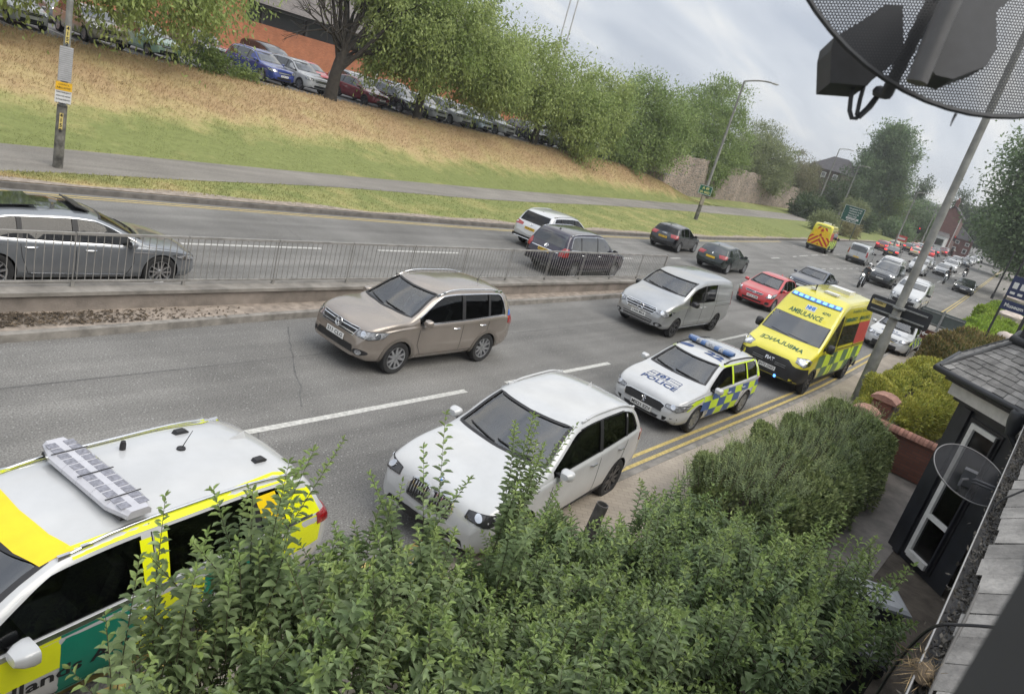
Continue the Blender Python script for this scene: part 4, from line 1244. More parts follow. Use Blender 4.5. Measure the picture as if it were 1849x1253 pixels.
def sheet(name, edge0, edge1, xs, z, m, nv=1, zf=None):
	"""a strip of ground between two lines y = edge(x)"""
	v = []; f = []
	for x in xs:
		a, b = float(edge0(x)), float(edge1(x))
		for j in range(nv + 1):
			y = a + (b - a) * j / nv
			v.append((x, y, z if zf is None else float(zf(x, y)) + z))
	n = nv + 1
	for i in range(len(xs) - 1):
		for j in range(nv):
			f.append((i * n + j, (i + 1) * n + j, (i + 1) * n + j + 1, i * n + j + 1))
	me = bpy.data.meshes.new(name); me.from_pydata(v, [], f); me.materials.append(m)
	fin(me, 30); return link(name, me)
C = lambda k: (lambda x: k)
def off(fn, d): return lambda x: fn(x) + d
def asphalt(name, base, speck, sc=9., patch=.25):
	m = bpy.data.materials.new(name); m.use_nodes = True; t = m.node_tree; p = t.nodes['Principled BSDF']
	tc = t.nodes.new('ShaderNodeTexCoord')
	def noise(s, d=5, r=.6, stretch=None):
		n = t.nodes.new('ShaderNodeTexNoise'); n.inputs['Scale'].default_value = s; n.inputs['Detail'].default_value = d; n.inputs['Roughness'].default_value = r
		if stretch:
			mp = t.nodes.new('ShaderNodeMapping'); mp.inputs['Scale'].default_value = stretch
			t.links.new(tc.outputs['Object'], mp.inputs['Vector']); t.links.new(mp.outputs[0], n.inputs['Vector'])
		else: t.links.new(tc.outputs['Object'], n.inputs['Vector'])
		return n.outputs['Fac']
	def ramp(fac, p0, c0, p1, c1):
		r = t.nodes.new('ShaderNodeValToRGB'); r.color_ramp.elements[0].position = p0; r.color_ramp.elements[0].color = (*c0, 1)
		r.color_ramp.elements[1].position = p1; r.color_ramp.elements[1].color = (*c1, 1); t.links.new(fac, r.inputs[0]); return r.outputs[0]
	def mul(a, b, f=1.):
		k = t.nodes.new('ShaderNodeMix'); k.data_type = 'RGBA'; k.blend_type = 'MULTIPLY'; k.inputs[0].default_value = f
		t.links.new(a, k.inputs[6]); t.links.new(b, k.inputs[7]); return k.outputs[2]
	c = ramp(noise(.35, 6), .3, tuple(b * (1 - patch) for b in base), .7, tuple(b * (1 + patch) for b in base))
	c = mul(c, ramp(noise(.6, 4, .5, (.12, 2.6, 1)), .3, (.76, .76, .76), .7, (1.2, 1.2, 1.19)))           # worn wheel tracks
	c = mul(c, ramp(noise(sc * 5, 2, .7), .35, (.62, .62, .62), .65, (1.35, 1.35, 1.35)))
	v = t.nodes.new('ShaderNodeTexVoronoi'); v.inputs['Scale'].default_value = sc * 1.6; t.links.new(tc.outputs['Object'], v.inputs['Vector'])
	sp = ramp(v.outputs['Distance'], .08, (1, 1, 1), .16, (0, 0, 0))
	k = t.nodes.new('ShaderNodeMix'); k.data_type = 'RGBA'; t.links.new(sp, k.inputs[0]); t.links.new(c, k.inputs[6]); k.inputs[7].default_value = (*speck, 1)
	t.links.new(k.outputs[2], p.inputs['Base Color'])
	p.inputs['Roughness'].default_value = .82; p.inputs['Specular IOR Level'].default_value = .35
	b = t.nodes.new('ShaderNodeBump'); b.inputs['Strength'].default_value = .5; b.inputs['Distance'].default_value = .012
	t.links.new(noise(sc * 7, 3, .7), b.inputs['Height']); t.links.new(b.outputs[0], p.inputs['Normal'])
	return m
M_ROAD = asphalt('road_asphalt', (.172, .168, .161), (.36, .36, .35), 8.)
M_PATH = asphalt('path_asphalt', (.225, .21, .19), (.20, .19, .18), 10., .15)
M_KERB = mat('kerb_concrete', (.22, .205, .185), rough=.85, var=.3, scale=4, bump=.3)
M_KERBD = mat('kerb_dark_concrete', (.135, .125, .115), rough=.85, var=.3, scale=3, bump=.3)
M_PAINTW = mat('road_paint_white', (.48, .475, .45), rough=.7, var=.25, scale=14)
M_PAINTY = mat('road_paint_yellow', (.48, .37, .13), rough=.7, var=.3, scale=14)
M_GRIT = mat('roadside_grit', (.29, .245, .205), rough=.95, var=.3, scale=5, bump=.5, bscale=60)
def brick_floor(name, c1, c2, mortar, scale, bump=.3, rough=.85, off_=.5, w=.5, h=.25, msz=.015, axis=None, rot=0.):
	m = bpy.data.materials.new(name); m.use_nodes = True; t = m.node_tree; p = t.nodes['Principled BSDF']; p.inputs['Roughness'].default_value = rough
	tc = t.nodes.new('ShaderNodeTexCoord'); src = tc.outputs['Object']
	mp = t.nodes.new('ShaderNodeMapping'); t.links.new(src, mp.inputs['Vector']); src = mp.outputs[0]
	if axis == 'xz': mp.inputs['Rotation'].default_value = (R(-90), 0, 0)
	elif axis == 'yz': mp.inputs['Rotation'].default_value = (R(-90), R(-90), 0) if False else (0, R(90), R(90))
	else: mp.inputs['Rotation'].default_value = (0, 0, rot)
	b = t.nodes.new('ShaderNodeTexBrick'); b.inputs['Scale'].default_value = scale; b.inputs['Color1'].default_value = (*c1, 1); b.inputs['Color2'].default_value = (*c2, 1)
	b.inputs['Mortar'].default_value = (*mortar, 1); b.inputs['Mortar Size'].default_value = msz; b.inputs['Brick Width'].default_value = w; b.inputs['Row Height'].default_value = h; b.offset = off_
	t.links.new(src, b.inputs['Vector'])
	n = t.nodes.new('ShaderNodeTexNoise'); n.inputs['Scale'].default_value = 1.3; n.inputs['Detail'].default_value = 8; t.links.new(tc.outputs['Object'], n.inputs['Vector'])
	r = t.nodes.new('ShaderNodeMapRange'); r.inputs['To Min'].default_value = .6; r.inputs['To Max'].default_value = 1.4; t.links.new(n.outputs['Fac'], r.inputs['Value'])
	k = t.nodes.new('ShaderNodeMix'); k.data_type = 'RGBA'; k.blend_type = 'MULTIPLY'; k.inputs[0].default_value = 1
	t.links.new(b.outputs['Color'], k.inputs[6]); t.links.new(r.outputs[0], k.inputs[7]); t.links.new(k.outputs[2], p.inputs['Base Color'])
	bm = t.nodes.new('ShaderNodeBump'); bm.inputs['Strength'].default_value = bump; bm.inputs['Distance'].default_value = .01; bm.invert = True
	t.links.new(b.outputs['Fac'], bm.inputs['Height']); t.links.new(bm.outputs[0], p.inputs['Normal'])
	return m
M_PAVER = brick_floor('pavement_pavers', (.37, .32, .26), (.33, .285, .235), (.26, .225, .185), 5., w=1.0, h=.5, msz=.03, rot=R(45))
M_BRICK_NEAR = brick_floor('red_brick', (.23, .085, .055), (.17, .065, .045), (.16, .12, .10), 4.4, w=1.0, h=.33, msz=.02, axis='xz')
# grass: colour from a "dry" vertex attribute and noise
def grass_mat():
	m = bpy.data.materials.new('grass'); m.use_nodes = True; t = m.node_tree; p = t.nodes['Principled BSDF']; p.inputs['Roughness'].default_value = .95; p.inputs['Specular IOR Level'].default_value = .15
	at = t.nodes.new('ShaderNodeAttribute'); at.attribute_name = 'dry'
	tc = t.nodes.new('ShaderNodeTexCoord')
	def noise(s, d=6):
		n = t.nodes.new('ShaderNodeTexNoise'); n.inputs['Scale'].default_value = s; n.inputs['Detail'].default_value = d; n.inputs['Roughness'].default_value = .62; t.links.new(tc.outputs['Object'], n.inputs['Vector']); return n.outputs['Fac']
	a = t.nodes.new('ShaderNodeMath'); a.operation = 'MULTIPLY_ADD'; t.links.new(noise(.5), a.inputs[0]); a.inputs[1].default_value = 1.5; t.links.new(at.outputs['Fac'], a.inputs[2])
	s = t.nodes.new('ShaderNodeMath'); s.operation = 'SUBTRACT'; t.links.new(a.outputs[0], s.inputs[0]); s.inputs[1].default_value = .75
	r = t.nodes.new('ShaderNodeValToRGB'); e = r.color_ramp.elements
	e[0].position = .10; e[0].color = (.19, .215, .08, 1); e[1].position = 1.0; e[1].color = (.37, .265, .15, 1)
	q = e.new(.38); q.color = (.285, .275, .115, 1); q = e.new(.62); q.color = (.40, .32, .165, 1)
	t.links.new(s.outputs[0], r.inputs[0])
	r2 = t.nodes.new('ShaderNodeMapRange'); r2.inputs['To Min'].default_value = .6; r2.inputs['To Max'].default_value = 1.4; t.links.new(noise(3.5, 9), r2.inputs['Value'])
	k = t.nodes.new('ShaderNodeMix'); k.data_type = 'RGBA'; k.blend_type = 'MULTIPLY'; k.inputs[0].default_value = 1; t.links.new(r.outputs[0], k.inputs[6]); t.links.new(r2.outputs[0], k.inputs[7])
	g = t.nodes.new('ShaderNodeNewGeometry'); r3 = t.nodes.new('ShaderNodeMapRange'); r3.inputs['To Min'].default_value = .85; r3.inputs['To Max'].default_value = 1.2; t.links.new(g.outputs['Random Per Island'], r3.inputs['Value'])
	k2 = t.nodes.new('ShaderNodeMix'); k2.data_type = 'RGBA'; k2.blend_type = 'MULTIPLY'; k2.inputs[0].default_value = 1; t.links.new(k.outputs[2], k2.inputs[6]); t.links.new(r3.outputs[0], k2.inputs[7])
	t.links.new(k2.outputs[2], p.inputs['Base Color'])
	b = t.nodes.new('ShaderNodeBump'); b.inputs['Strength'].default_value = .8; b.inputs['Distance'].default_value = .06; t.links.new(noise(9, 8), b.inputs['Height']); t.links.new(b.outputs[0], p.inputs['Normal'])
	return m
M_GRASS = grass_mat()
def dryness(x, y):
	x = np.asarray(x, float); y = np.asarray(y, float)
	p1 = yP1(x); yc = np.where(x < 62, 38., np.minimum(38., yW(np.maximum(x, 60))))
	t = (y - p1) / np.maximum(yc - p1, 1.)
	d = SMS((t - .18) / .46) * .92
	d = np.where(y < p1, .18 + .35 * np.clip(1 - (y - yE(x)) / .9, 0, 1), d)
	d = np.where((y < p1) & (x < 13), d + .25, d)
	d = d * np.where(x > 66, np.clip(1 - (x - 66) / 22, .12, 1), 1.)
	return np.clip(d, 0, 1)
xs_f = [-60, -40, -25, -15] + list(np.arange(-10, 90, 1.0)) + list(np.arange(90, 200, 4.)) + list(np.arange(200, 421, 10.))
# one big sheet that reaches the horizon
g = MB(); g.quad([(-240, -640, -.25), (2040, -640, -.25), (2040, 1440, -.25), (-240, 1440, -.25)])
struct(g.build('ground', mat('far_meadow', (.07, .11, .035), rough=.95, var=.35, scale=.02)))
struct(sheet('road', yK, yE, xs_f, 0., M_ROAD, 2))
# grass terrain from the far kerb up to the car park
def grass_sheet():
	v = []; f = []; xs = list(np.arange(-60, 130, 1.5)) + list(np.arange(130, 330, 8.)); nv = 26
	for x in xs:
		a = float(yE(x)) + .14; b = 38.2 if x < 61 else max(38.2, float(yW(max(60, x))) + .3)
		if x > 61: b = float(yW(x)) + .3
		for j in range(nv + 1):
			y = a + (b - a) * j / nv
			v.append((x, y, float(terrain(x, y)) + .05 * math.sin(x * 1.7 + y * 2.1) * math.sin(y * 1.3 - x * .6) * (1 if y > yP1(x) + .4 else 0)))
	n = nv + 1
	for i in range(len(xs) - 1):
		for j in range(nv): f.append((i * n + j, (i + 1) * n + j, (i + 1) * n + j + 1, i * n + j + 1))
	me = bpy.data.meshes.new('grass_bank'); me.from_pydata(v, [], f); me.materials.append(M_GRASS); fin(me, 60)
	A = np.array(v); at = me.attributes.new('dry', 'FLOAT', 'POINT'); at.data.foreach_set('value', dryness(A[:, 0], A[:, 1]).astype(np.float32))
	return struct(link('grass_bank', me))
grass_sheet()
struct(sheet('footpath', yP0, yP1, xs_f, .012, M_PATH, 3, terrain))
# grit at the road edge
struct(sheet('verge_grit', off(yE, .16), lambda x: yE(x) + .55 + .25 * math.sin(x * .9) * math.sin(x * .37 + 1), xs_f, .02, M_GRIT, 1, terrain))
def kerb(name, fn, w, h, m, x0, x1, sgn=1, z0=-.05):
	"""kerb stones: a real step along a line"""
	b = MB(); xs = [x for x in xs_f if x0 <= x <= x1]
	if xs[-1] < x1: xs.append(x1)
	P = [(x, float(fn(x))) for x in xs]
	for i, (x, y) in enumerate(P):
		b.v += [(x, y, z0), (x, y + sgn * .015, h), (x, y + sgn * w, h), (x, y + sgn * w, z0)]
	for i in range(len(P) - 1):
		for k in range(3): b.f.append((i * 4 + k, i * 4 + k + 1, i * 4 + 5 + k, i * 4 + 4 + k)); b.m.append(0)
	for k in (0, len(P) - 1): b.f.append(tuple(k * 4 + q for q in range(4))); b.m.append(0)
	return struct(b.build(name, m))
kerb('kerb', yE, .15, .145, M_KERBD, -60, 420)
kerb('kerb', yK, .14, .10, M_KERB, -60, 420, -1)
# near pavement and front gardens
struct(sheet('pavement', C(3.3), off(yK, -.14), [x for x in xs_f if x <= 35], .095, M_PAVER, 2))
struct(sheet('pavement', lambda x: 3.3 + max(0, (x - 35)) * .055, off(yK, -.14), [x for x in xs_f if x >= 35], .095, M_PATH, 2))
struct(sheet('garden_ground', C(-6), C(3.3), [-20, 0, 10, 20, 35], .085, mat('garden_soil', (.085, .07, .055), rough=.95, var=.4, scale=3, bump=.8, bscale=12), 3))
struct(sheet('garden_ground', C(-60), lambda x: 3.3 + max(0, (x - 35)) * .055, [x for x in xs_f if x >= 35], .08, mat('garden_green', (.06, .09, .03), rough=.95, var=.4, scale=.5, bump=.5), 3))
# central reservation
struct(sheet('central_reservation', off(yN, .14), C(14.1), [x for x in xs_f if x <= 30] + [30.5], .12, M_GRIT, 3))
kerb('kerb', yN, .16, .13, M_KERB, -60, 30.5)
kerb('kerb', C(14.25), .15, .13, M_KERB, -60, 30.5, -1)
b = MB(); b.lathe([(.001, .125), (.62, .125), (.66, .05), (.66, -.05)], 20, (30.5, 13.6, 0)); b.v = [(x if x > 30.5 else 30.5, 13.6 + (y - 13.6) * 1.02, z) for x, y, z in b.v]
struct(b.build('kerb', M_KERB, smooth=40))
# dead leaves and litter on the reservation
def litter():
	n = 2600; x = RNG.normal(3.8, 1.6, n); y = RNG.uniform(12.5, 13.05, n); keep = x < 9; x, y = x[keep], y[keep]; n = len(x)
	a = RNG.uniform(0, 6.3, n); l = RNG.uniform(.012, .035, n); z = .125 + RNG.uniform(.003, .04, n) * np.exp(-((x - 3.6) / 2) ** 2)
	v = np.zeros((n, 4, 3)); dx, dy = np.cos(a) * l, np.sin(a) * l
	for k, (s, t) in enumerate(((-1, -.4), (1, -.4), (1, .4), (-1, .4))):
		v[:, k, 0] = x + s * dx - t * dy; v[:, k, 1] = y + s * dy + t * dx; v[:, k, 2] = z + RNG.uniform(0, .02, n)
	me = fast_mesh('leaf_litter', v.reshape(-1, 3), np.arange(n * 4).reshape(n, 4), mat('dead_leaves', (.075, .055, .035), rough=.9, island=.6, var=.5))
	o = link('leaf_litter', me); tag(o, 'dark dead leaves gathered at the foot of the low central wall', 'litter', kind='stuff')
litter()
# markings, 4 mm above the road
def mark(name, segs, fn, w, m, z=.004):
	for (a, b_) in segs:
		q = MB(); n = max(1, int((b_ - a) / 1.5)); xs = np.linspace(a, b_, n + 1)
		for x in xs: q.v += [(x, float(fn(x)) - w / 2, z), (x, float(fn(x)) + w / 2, z)]
		for i in range(n): q.f.append((2 * i, 2 * i + 2, 2 * i + 3, 2 * i + 1)); q.m.append(0)
		struct(q.build(name, m))
mark('lane_marking', [(-8.2, -3.4), (-1.3, 3.0), (5.9, 10.8), (12.1, 16.4), (20.0, 26.6), (29.5, 33.5), (36.5, 40.5), (44, 48), (52, 56), (60, 64), (69, 73), (78, 82), (88, 92), (98, 102), (108, 112), (120, 125)], yD, .13, M_PAINTW)
mark('lane_marking', [(-6, -2), (2.0, 5.2), (9.4, 13.7), (15.9, 19.7), (30.6, 32.3), (36.9, 38.2), (45.8, 47.4), (54.6, 56.8), (61.5, 62.8), (64.0, 67.2), (68.6, 71.2), (73, 75.4), (78, 81), (86, 89), (94, 97), (104, 107)], yL, .12, M_PAINTW)
mark('turn_marking', [(60 + 2.2 * i, 61 + 2.2 * i) for i in range(6)], lambda x: 16.2 + (x - 60) * .02, .1, M_PAINTW)
mark('turn_marking', [(72 + 1.3 * i, 72.7 + 1.3 * i) for i in range(6)], lambda x: 22.8 - (x - 72) * .3, .15, M_PAINTW)
mark('yellow_line', [(-60, 72)], off(yE, -.28), .07, M_PAINTY)
mark('yellow_line', [(-60, 72)], off(yE, -.47), .07, M_PAINTY)
mark('yellow_line', [(-60, 300)], off(yK, .15), .08, M_PAINTY)
mark('yellow_line', [(-60, 300)], off(yK, .36), .08, M_PAINTY)
# old joints and cracks filled with tar
rgc = np.random.default_rng(31); M_TAR = mat('old_tar', (.105, .103, .10), rough=.75, var=.3, scale=6)
for x0, x1, y0, y1, w in ((-8, 40, 10.65, 10.7, .035), (-8, 60, 15.9, 16.0, .035), (7.2, 9.0, 8.9, 12.1, .03), (2.2, 3.4, 8.7, 11.9, .028), (26.5, 28.2, 5.3, 8.6, .03), (33, 34.4, 14.4, 17.3, .03), (13.4, 14.1, 18.0, 21.0, .03), (4.6, 6.2, 6.5, 8.3, .025)):
	n = 24; q = MB(); d = np.array((x1 - x0, y1 - y0)); nn = np.array((-d[1], d[0])) / np.linalg.norm(d); j = np.cumsum(rgc.normal(size=n + 1)) * .02
	for i in range(n + 1):
		c = np.array((x0, y0)) + d * i / n + nn * j[i]; ww = w * rgc.uniform(.5, 1.2) / 2
		for s in (-1, 1): q.v.append((c[0] + nn[0] * ww * s, c[1] + nn[1] * ww * s, .0025))
	for i in range(n): q.f.append((2 * i, 2 * i + 1, 2 * i + 3, 2 * i + 2)); q.m.append(0)
	struct(q.build('road_joint', M_TAR))
# car park
struct(sheet('car_park', C(38.2), C(66), [-30, 0, 20, 40, 61, 75], zTop, asphalt('car_park_asphalt', (.15, .15, .15), (.2, .2, .2), 8., .15), 2))
for i in range(24):
	x = 2 + i * 2.55
	q = MB(); q.quad([(x - .05, 39.2, zTop + .004), (x + .05, 39.2, zTop + .004), (x + .05, 43.8, zTop + .004), (x - .05, 43.8, zTop + .004)]); struct(q.build('bay_marking', M_PAINTW))
# a wooded hill on the skyline
def hill():
	v = []; f = []; n = 40; m_ = 10
	for i in range(n + 1):
		a = -.1 + .75 * i / n
		for j in range(m_ + 1):
			r = 900 + 900 * j / m_; h = 34 * math.sin(PI * min(1, j / m_ * 1.0)) * (.55 + .45 * math.cos((a - .20) * 4.4)) * (1 + .10 * math.sin(a * 37) + .06 * math.sin(a * 91 + j))
			v.append((r * math.cos(a), r * math.sin(a), h - 2))
	for i in range(n):
		for j in range(m_): f.append((i * (m_ + 1) + j, (i + 1) * (m_ + 1) + j, (i + 1) * (m_ + 1) + j + 1, i * (m_ + 1) + j + 1))
	me = bpy.data.meshes.new('hill'); me.from_pydata(v, [], f); me.materials.append(mat('hill_woodland', (.05, .085, .04), rough=.95, var=.5, scale=.03, bump=1, bscale=.05)); fin(me, 60)
	struct(link('hill', me))
hill()
# low wall and guard rail in the middle of the road
w = MB()
t = thing('concrete_wall', 'low grey concrete wall carrying the guard railing between the two carriageways', 'wall', (-9, 13.3, 0))
w.box((0, 0, .26), (73.2, .34, .32)); w.build('wall', mat('weathered_concrete', (.235, .205, .18), rough=.9, var=.3, scale=1.5, bump=.4, bscale=30), t)
w = MB(); w.box((0, 0, .455), (73.3, .46, .07)); w.build('coping', mat('concrete_coping', (.22, .205, .185), rough=.9, var=.3, scale=2, bump=.3), t)
def railing(x0, x1):
	t = thing('guard_railing', 'grey steel guard railing of close upright bars along the low central wall', 'railing', (0, 13.36, .49))
	pn = 2.03; n = int((x1 - x0) / pn)
	for i in range(n):
		a = x1 - (i + 1) * pn; k = MB()
		k.box((a + pn / 2, 0, .10), (pn - .03, .035, .04)); k.box((a + pn / 2, 0, .98), (pn - .03, .05, .045))
		for j in range(15): k.tube([(a + .07 + j * .135, 0, .10), (a + .07 + j * .135, 0, .98)], .008, 5, cap=False)
		k.build('railing_panel', mat('grey_railing_paint', (.26, .25, .235), rough=.6, var=.25, scale=3, metal=.1), t)
		k = MB(); k.box((a, 0, .04), (.05, .06, .14)); k.box((a, 0, .54), (.016, .022, .9)); k.build('railing_post', mat('grey_railing_paint'), t)
	k = MB(); k.box((x1, 0, .5), (.05, .06, 1.06)); k.build('railing_post', mat('grey_railing_paint'), t)
railing(-22, 27.6)
# ------------------------------------------------------------------ buildings and street furniture across the road
M_BRICK_SM = brick_floor('supermarket_brick', (.50, .185, .09), (.43, .155, .075), (.30, .2, .14), 4.4, w=1., h=.33, msz=.02, axis='xz')
M_BRICK_H = brick_floor('house_brick', (.20, .095, .08), (.165, .08, .07), (.17, .12, .11), 3., w=1., h=.33, msz=.02, axis='yz')
M_SLATE_FAR = brick_floor('far_roof_slates', (.085, .08, .085), (.065, .062, .066), (.04, .04, .04), 2.5, w=1., h=.6, msz=.03)
M_ROOFG = brick_floor('grey_roof_tiles', (.17, .15, .14), (.14, .125, .12), (.09, .085, .08), 2.2, w=1., h=.8, msz=.04, axis='xz')
def supermarket():
	t = thing('supermarket', 'long orange brick building with a dark glazed band and grey roof beyond the car park', 'building', (20, 60, zTop))
	m = MB(); m.box((24.0, .2, 1.55), (60, .4, 3.1)); m.build('wall', M_BRICK_SM, t)
	m = MB(); m.box((-9.5, 1.2, 4.5), (48.6, 3, 9.0)); m.build('gable_wall', M_BRICK_SM, t)
	m = MB(); m.box((34.5, .6, 3.75), (38.8, .5, 1.3)); m.build('glazed_band', mat('dark_glazing', (.035, .036, .04), rough=.3), t)
	for i in range(9):
		m = MB(); m.box((16.6 + i * 4.4, .22, 3.75), (.22, .3, 1.3)); m.build('pillar', mat('dark_brown_post', (.05, .045, .042)), t)
	m = MB(); m.box((34.5, -.1, 4.5), (38.8, 1.2, .22)); m.build('fascia', mat('dark_brown_post'), t)
	m = MB(); m.v += [(14.9, -1.0, 4.62), (54.2, -1.0, 4.62), (54.2, 9, 10.4), (14.9, 9, 10.4), (14.9, 9, 4.6), (54.2, 9, 4.6)]
	for f in ((0, 1, 2, 3), (0, 3, 4), (1, 5, 2), (0, 4, 5, 1), (3, 2, 5, 4)): m.f.append(f); m.m.append(0)
	m.build('roof', M_ROOFG, t)
	m = MB(); m.tube([(29.3, -.2, 0), (29.3, -.2, 2.5)], .09, 8); m.box((29.0, -.25, 2.3), (.5, .1, .7)); m.build('entrance_post', mat('white_enamel'), t)
supermarket()
def rubble():
	m = bpy.data.materials.new('rubble_stone'); m.use_nodes = True; t = m.node_tree; p = t.nodes['Principled BSDF']; p.inputs['Roughness'].default_value = .95
	tc = t.nodes.new('ShaderNodeTexCoord'); mp = t.nodes.new('ShaderNodeMapping'); mp.inputs['Scale'].default_value = (1, 1, 1.9); t.links.new(tc.outputs['Object'], mp.inputs['Vector'])
	v = t.nodes.new('ShaderNodeTexVoronoi'); v.inputs['Scale'].default_value = 3.0; t.links.new(mp.outputs[0], v.inputs['Vector'])
	r = t.nodes.new('ShaderNodeValToRGB'); e = r.color_ramp.elements; e[0].color = (.26, .20, .165, 1); e[1].color = (.15, .135, .12, 1); q = e.new(.5); q.color = (.34, .28, .23, 1)
	s = t.nodes.new('ShaderNodeSeparateXYZ'); t.links.new(v.outputs['Color'], s.inputs[0]); t.links.new(s.outputs[0], r.inputs[0])
	n = t.nodes.new('ShaderNodeTexNoise'); n.inputs['Scale'].default_value = .35; n.inputs['Detail'].default_value = 8; t.links.new(tc.outputs['Object'], n.inputs['Vector'])
	mr = t.nodes.new('ShaderNodeMapRange'); mr.inputs['To Min'].default_value = .45; mr.inputs['To Max'].default_value = 1.4; t.links.new(n.outputs['Fac'], mr.inputs['Value'])
	k = t.nodes.new('ShaderNodeMix'); k.data_type = 'RGBA'; k.blend_type = 'MULTIPLY'; k.inputs[0].default_value = 1; t.links.new(r.outputs[0], k.inputs[6]); t.links.new(mr.outputs[0], k.inputs[7]); t.links.new(k.outputs[2], p.inputs['Base Color'])
	b = t.nodes.new('ShaderNodeBump'); b.inputs['Strength'].default_value = 1; b.inputs['Distance'].default_value = .12; b.invert = True; t.links.new(v.outputs['Distance'], b.inputs['Height']); t.links.new(b.outputs[0], p.inputs['Normal'])
	MATS['rubble_stone'] = m
	return m
def stone_wall():
	t = thing('stone_wall', 'tall rough rubble stone wall holding back the ground at the end of the bank', 'wall', (67, 39, 0))
	m = MB(); xs = np.arange(66.5, 216, 1.6); rg = np.random.default_rng(4); o = np.array((67, 39, 0))
	rows = []
	for i, x in enumerate(xs):
		y = float(yW(x)); tp = 5.15 - .9 * float(SMS((x - 120) / 60)) + rg.uniform(-.10, .10); r_ = []
		for j in range(7):
			z = -.3 + (tp + .3) * j / 6; r_.append((x - 67, y - 39 - .30 + .05 * z + rg.uniform(-.07, .07), z))
		r_ += [(x - 67, y - 39 + .35, tp + .02), (x - 67, y - 39 + .35, -.3)]; rows.append(r_)
	n = 9
	for r_ in rows: m.v += r_
	for i in range(len(rows) - 1):
		for j in range(n): m.f.append((i * n + j, (i + 1) * n + j, (i + 1) * n + (j + 1) % n, i * n + (j + 1) % n)); m.m.append(0)
	m.f.append(tuple(range(n))); m.f.append(tuple((len(rows) - 1) * n + k for k in range(n))); m.m += [0, 0]
	m.build('masonry', rubble(), t)
stone_wall()
M_COL = mat('lamp_column_grey', (.19, .19, .175), rough=.6, var=.3, scale=2.5, metal=.2)
M_COLD = mat('lamp_column_dirty', (.13, .125, .11), rough=.8, var=.7, scale=3.5, bump=.2)
def lamp_column(label, x, y, z0, h, r, arm, dirty=0., group='street lamp columns'):
	t = thing('street_lamp', label, 'street lamp', (x, y, z0), 0, group)
	m = MB(); m.tube([(0, 0, -.2), (0, 0, h * .16), (0, 0, h * .165), (0, 0, h)], [r * 1.35, r * 1.3, r, r * .62], 12);
	if arm:
		ax, ay, up = arm; P = [(0, 0, h)] + [(ax * q, ay * q, h + up * math.sin(q * PI / 2)) for q in np.linspace(.08, 1, 8)]
		m.tube(P, r * .5, 8)
	m.build('pole', M_COL, t, 50)
	if dirty:
		m = MB(); m.tube([(0, 0, -.1), (0, 0, dirty)], [r * 1.38, r * 1.34], 14); m.build('column_base', M_COLD, t, 50)
	if arm:
		d = np.array((ax, ay, 0.)); d /= np.linalg.norm(d); e = np.array(P[-1]); m = MB()
		prof = [(-.12, .03), (0, .09), (.25, .13), (.55, .11), (.68, .02)]
		m.tube([e + d * q + np.array((0, 0, .0)) for q, _ in prof], [k for _, k in prof], 10); m.v = [(a, b, e[2] + (c - e[2]) * .55) for a, b, c in m.v];
		m.build('lamp_head', mat('lamp_head_grey', (.30, .30, .29), rough=.5), t, 50)
		m = MB(); m.box(e + d * .3 + np.array((0, 0, -.07)), (.4, .16, .03), 0, math.atan2(d[1], d[0])); m.build('lamp_glass', M_WHITE, t)
	return t
lamp_column('near left lamp column with a weathered base and notices fixed to it', 8.68, 23.65, .16, 9.5, .098, (-.6, -1.8, .4), 1.9)
def notice(name, label, o, n_ang, w, h, builder, cat='sign', rest=None):
	"""flat panel; local x right, z up, facing -y turned by n_ang about z"""
	t = thing(name, label, cat, o, n_ang)
	builder(t, w, h); return t
A1 = math.atan2(0 - 23.65, 0 - 8.68) + PI / 2
def n1(t, w, h):
	m = MB(); m.box((0, 0, 0), (w, .03, h)); m.build('panel', mat('grey_panel', (.36, .36, .36), rough=.6), t)
	m = MB()
	for i in range(17): m.box((0, -.02, -h / 2 + h * (i + .5) / 17), (w - .03, .012, h / 17 * .5))
	m.build('louvres', mat('grey_panel_light', (.46, .46, .47), rough=.6), t)
notice('ribbed_board', 'grey ribbed panel fixed above the yellow notice on the near left lamp column', (8.62, 23.48, 3.20), A1, .33, .93, n1, 'panel')
def n2(t, w, h):
	m = MB(); m.box((0, 0, 0), (w, .012, h)); m.build('panel', mat('white_enamel'), t)
	m = MB(); m.box((0, -.009, h * .30), (w, .008, h * .40)); m.build('header', mat('notice_yellow', (.78, .45, .02), rough=.5), t)
	m = MB(); text_on(m, 'COUNCIL', (0, -.016, h * .38), (1, 0, 0), (0, 0, 1), .06, 0); text_on(m, 'PUBLIC NOTICE', (0, -.016, h * .22), (1, 0, 0), (0, 0, 1), .075, 0, .001, wid=w * .8)
	for i in range(5): text_on(m, ['Notice is hereby given of', 'works on this road and', 'the footway beside it for', 'the dates shown below', 'Thank you'][i], (0, -.011, h * .02 - i * .10), (1, 0, 0), (0, 0, 1), .07, 0, .001, wid=w * (.85 if i < 4 else .5))
	m.build('lettering', M_INK, t)
notice('notice_sign', 'yellow and white notice with small print on the near left lamp column', (8.62, 23.48, 2.42), A1, .40, .57, n2)
def n3(t, w, h):
	m = MB(); m.box((0, 0, 0), (w, .01, h)); m.build('panel', mat('sticker_yellow', (.62, .50, .16), rough=.6), t)
	m = MB()
	for i, c in enumerate('41520'[:4]): text_on(m, c, (0, -.008, h * .36 - i * .14), (1, 0, 0), (0, 0, 1), .14, 0, .004)
	m.build('lettering', M_INK, t)
notice('number_sticker', 'narrow yellow number strip high on the near left lamp column', (8.63, 23.51, 3.98), A1, .09, .46, n3, 'sticker')
notice('number_sticker', 'second faded yellow strip low on the near left lamp column', (8.62, 23.50, 1.62), A1, .09, .46, n3, 'sticker')
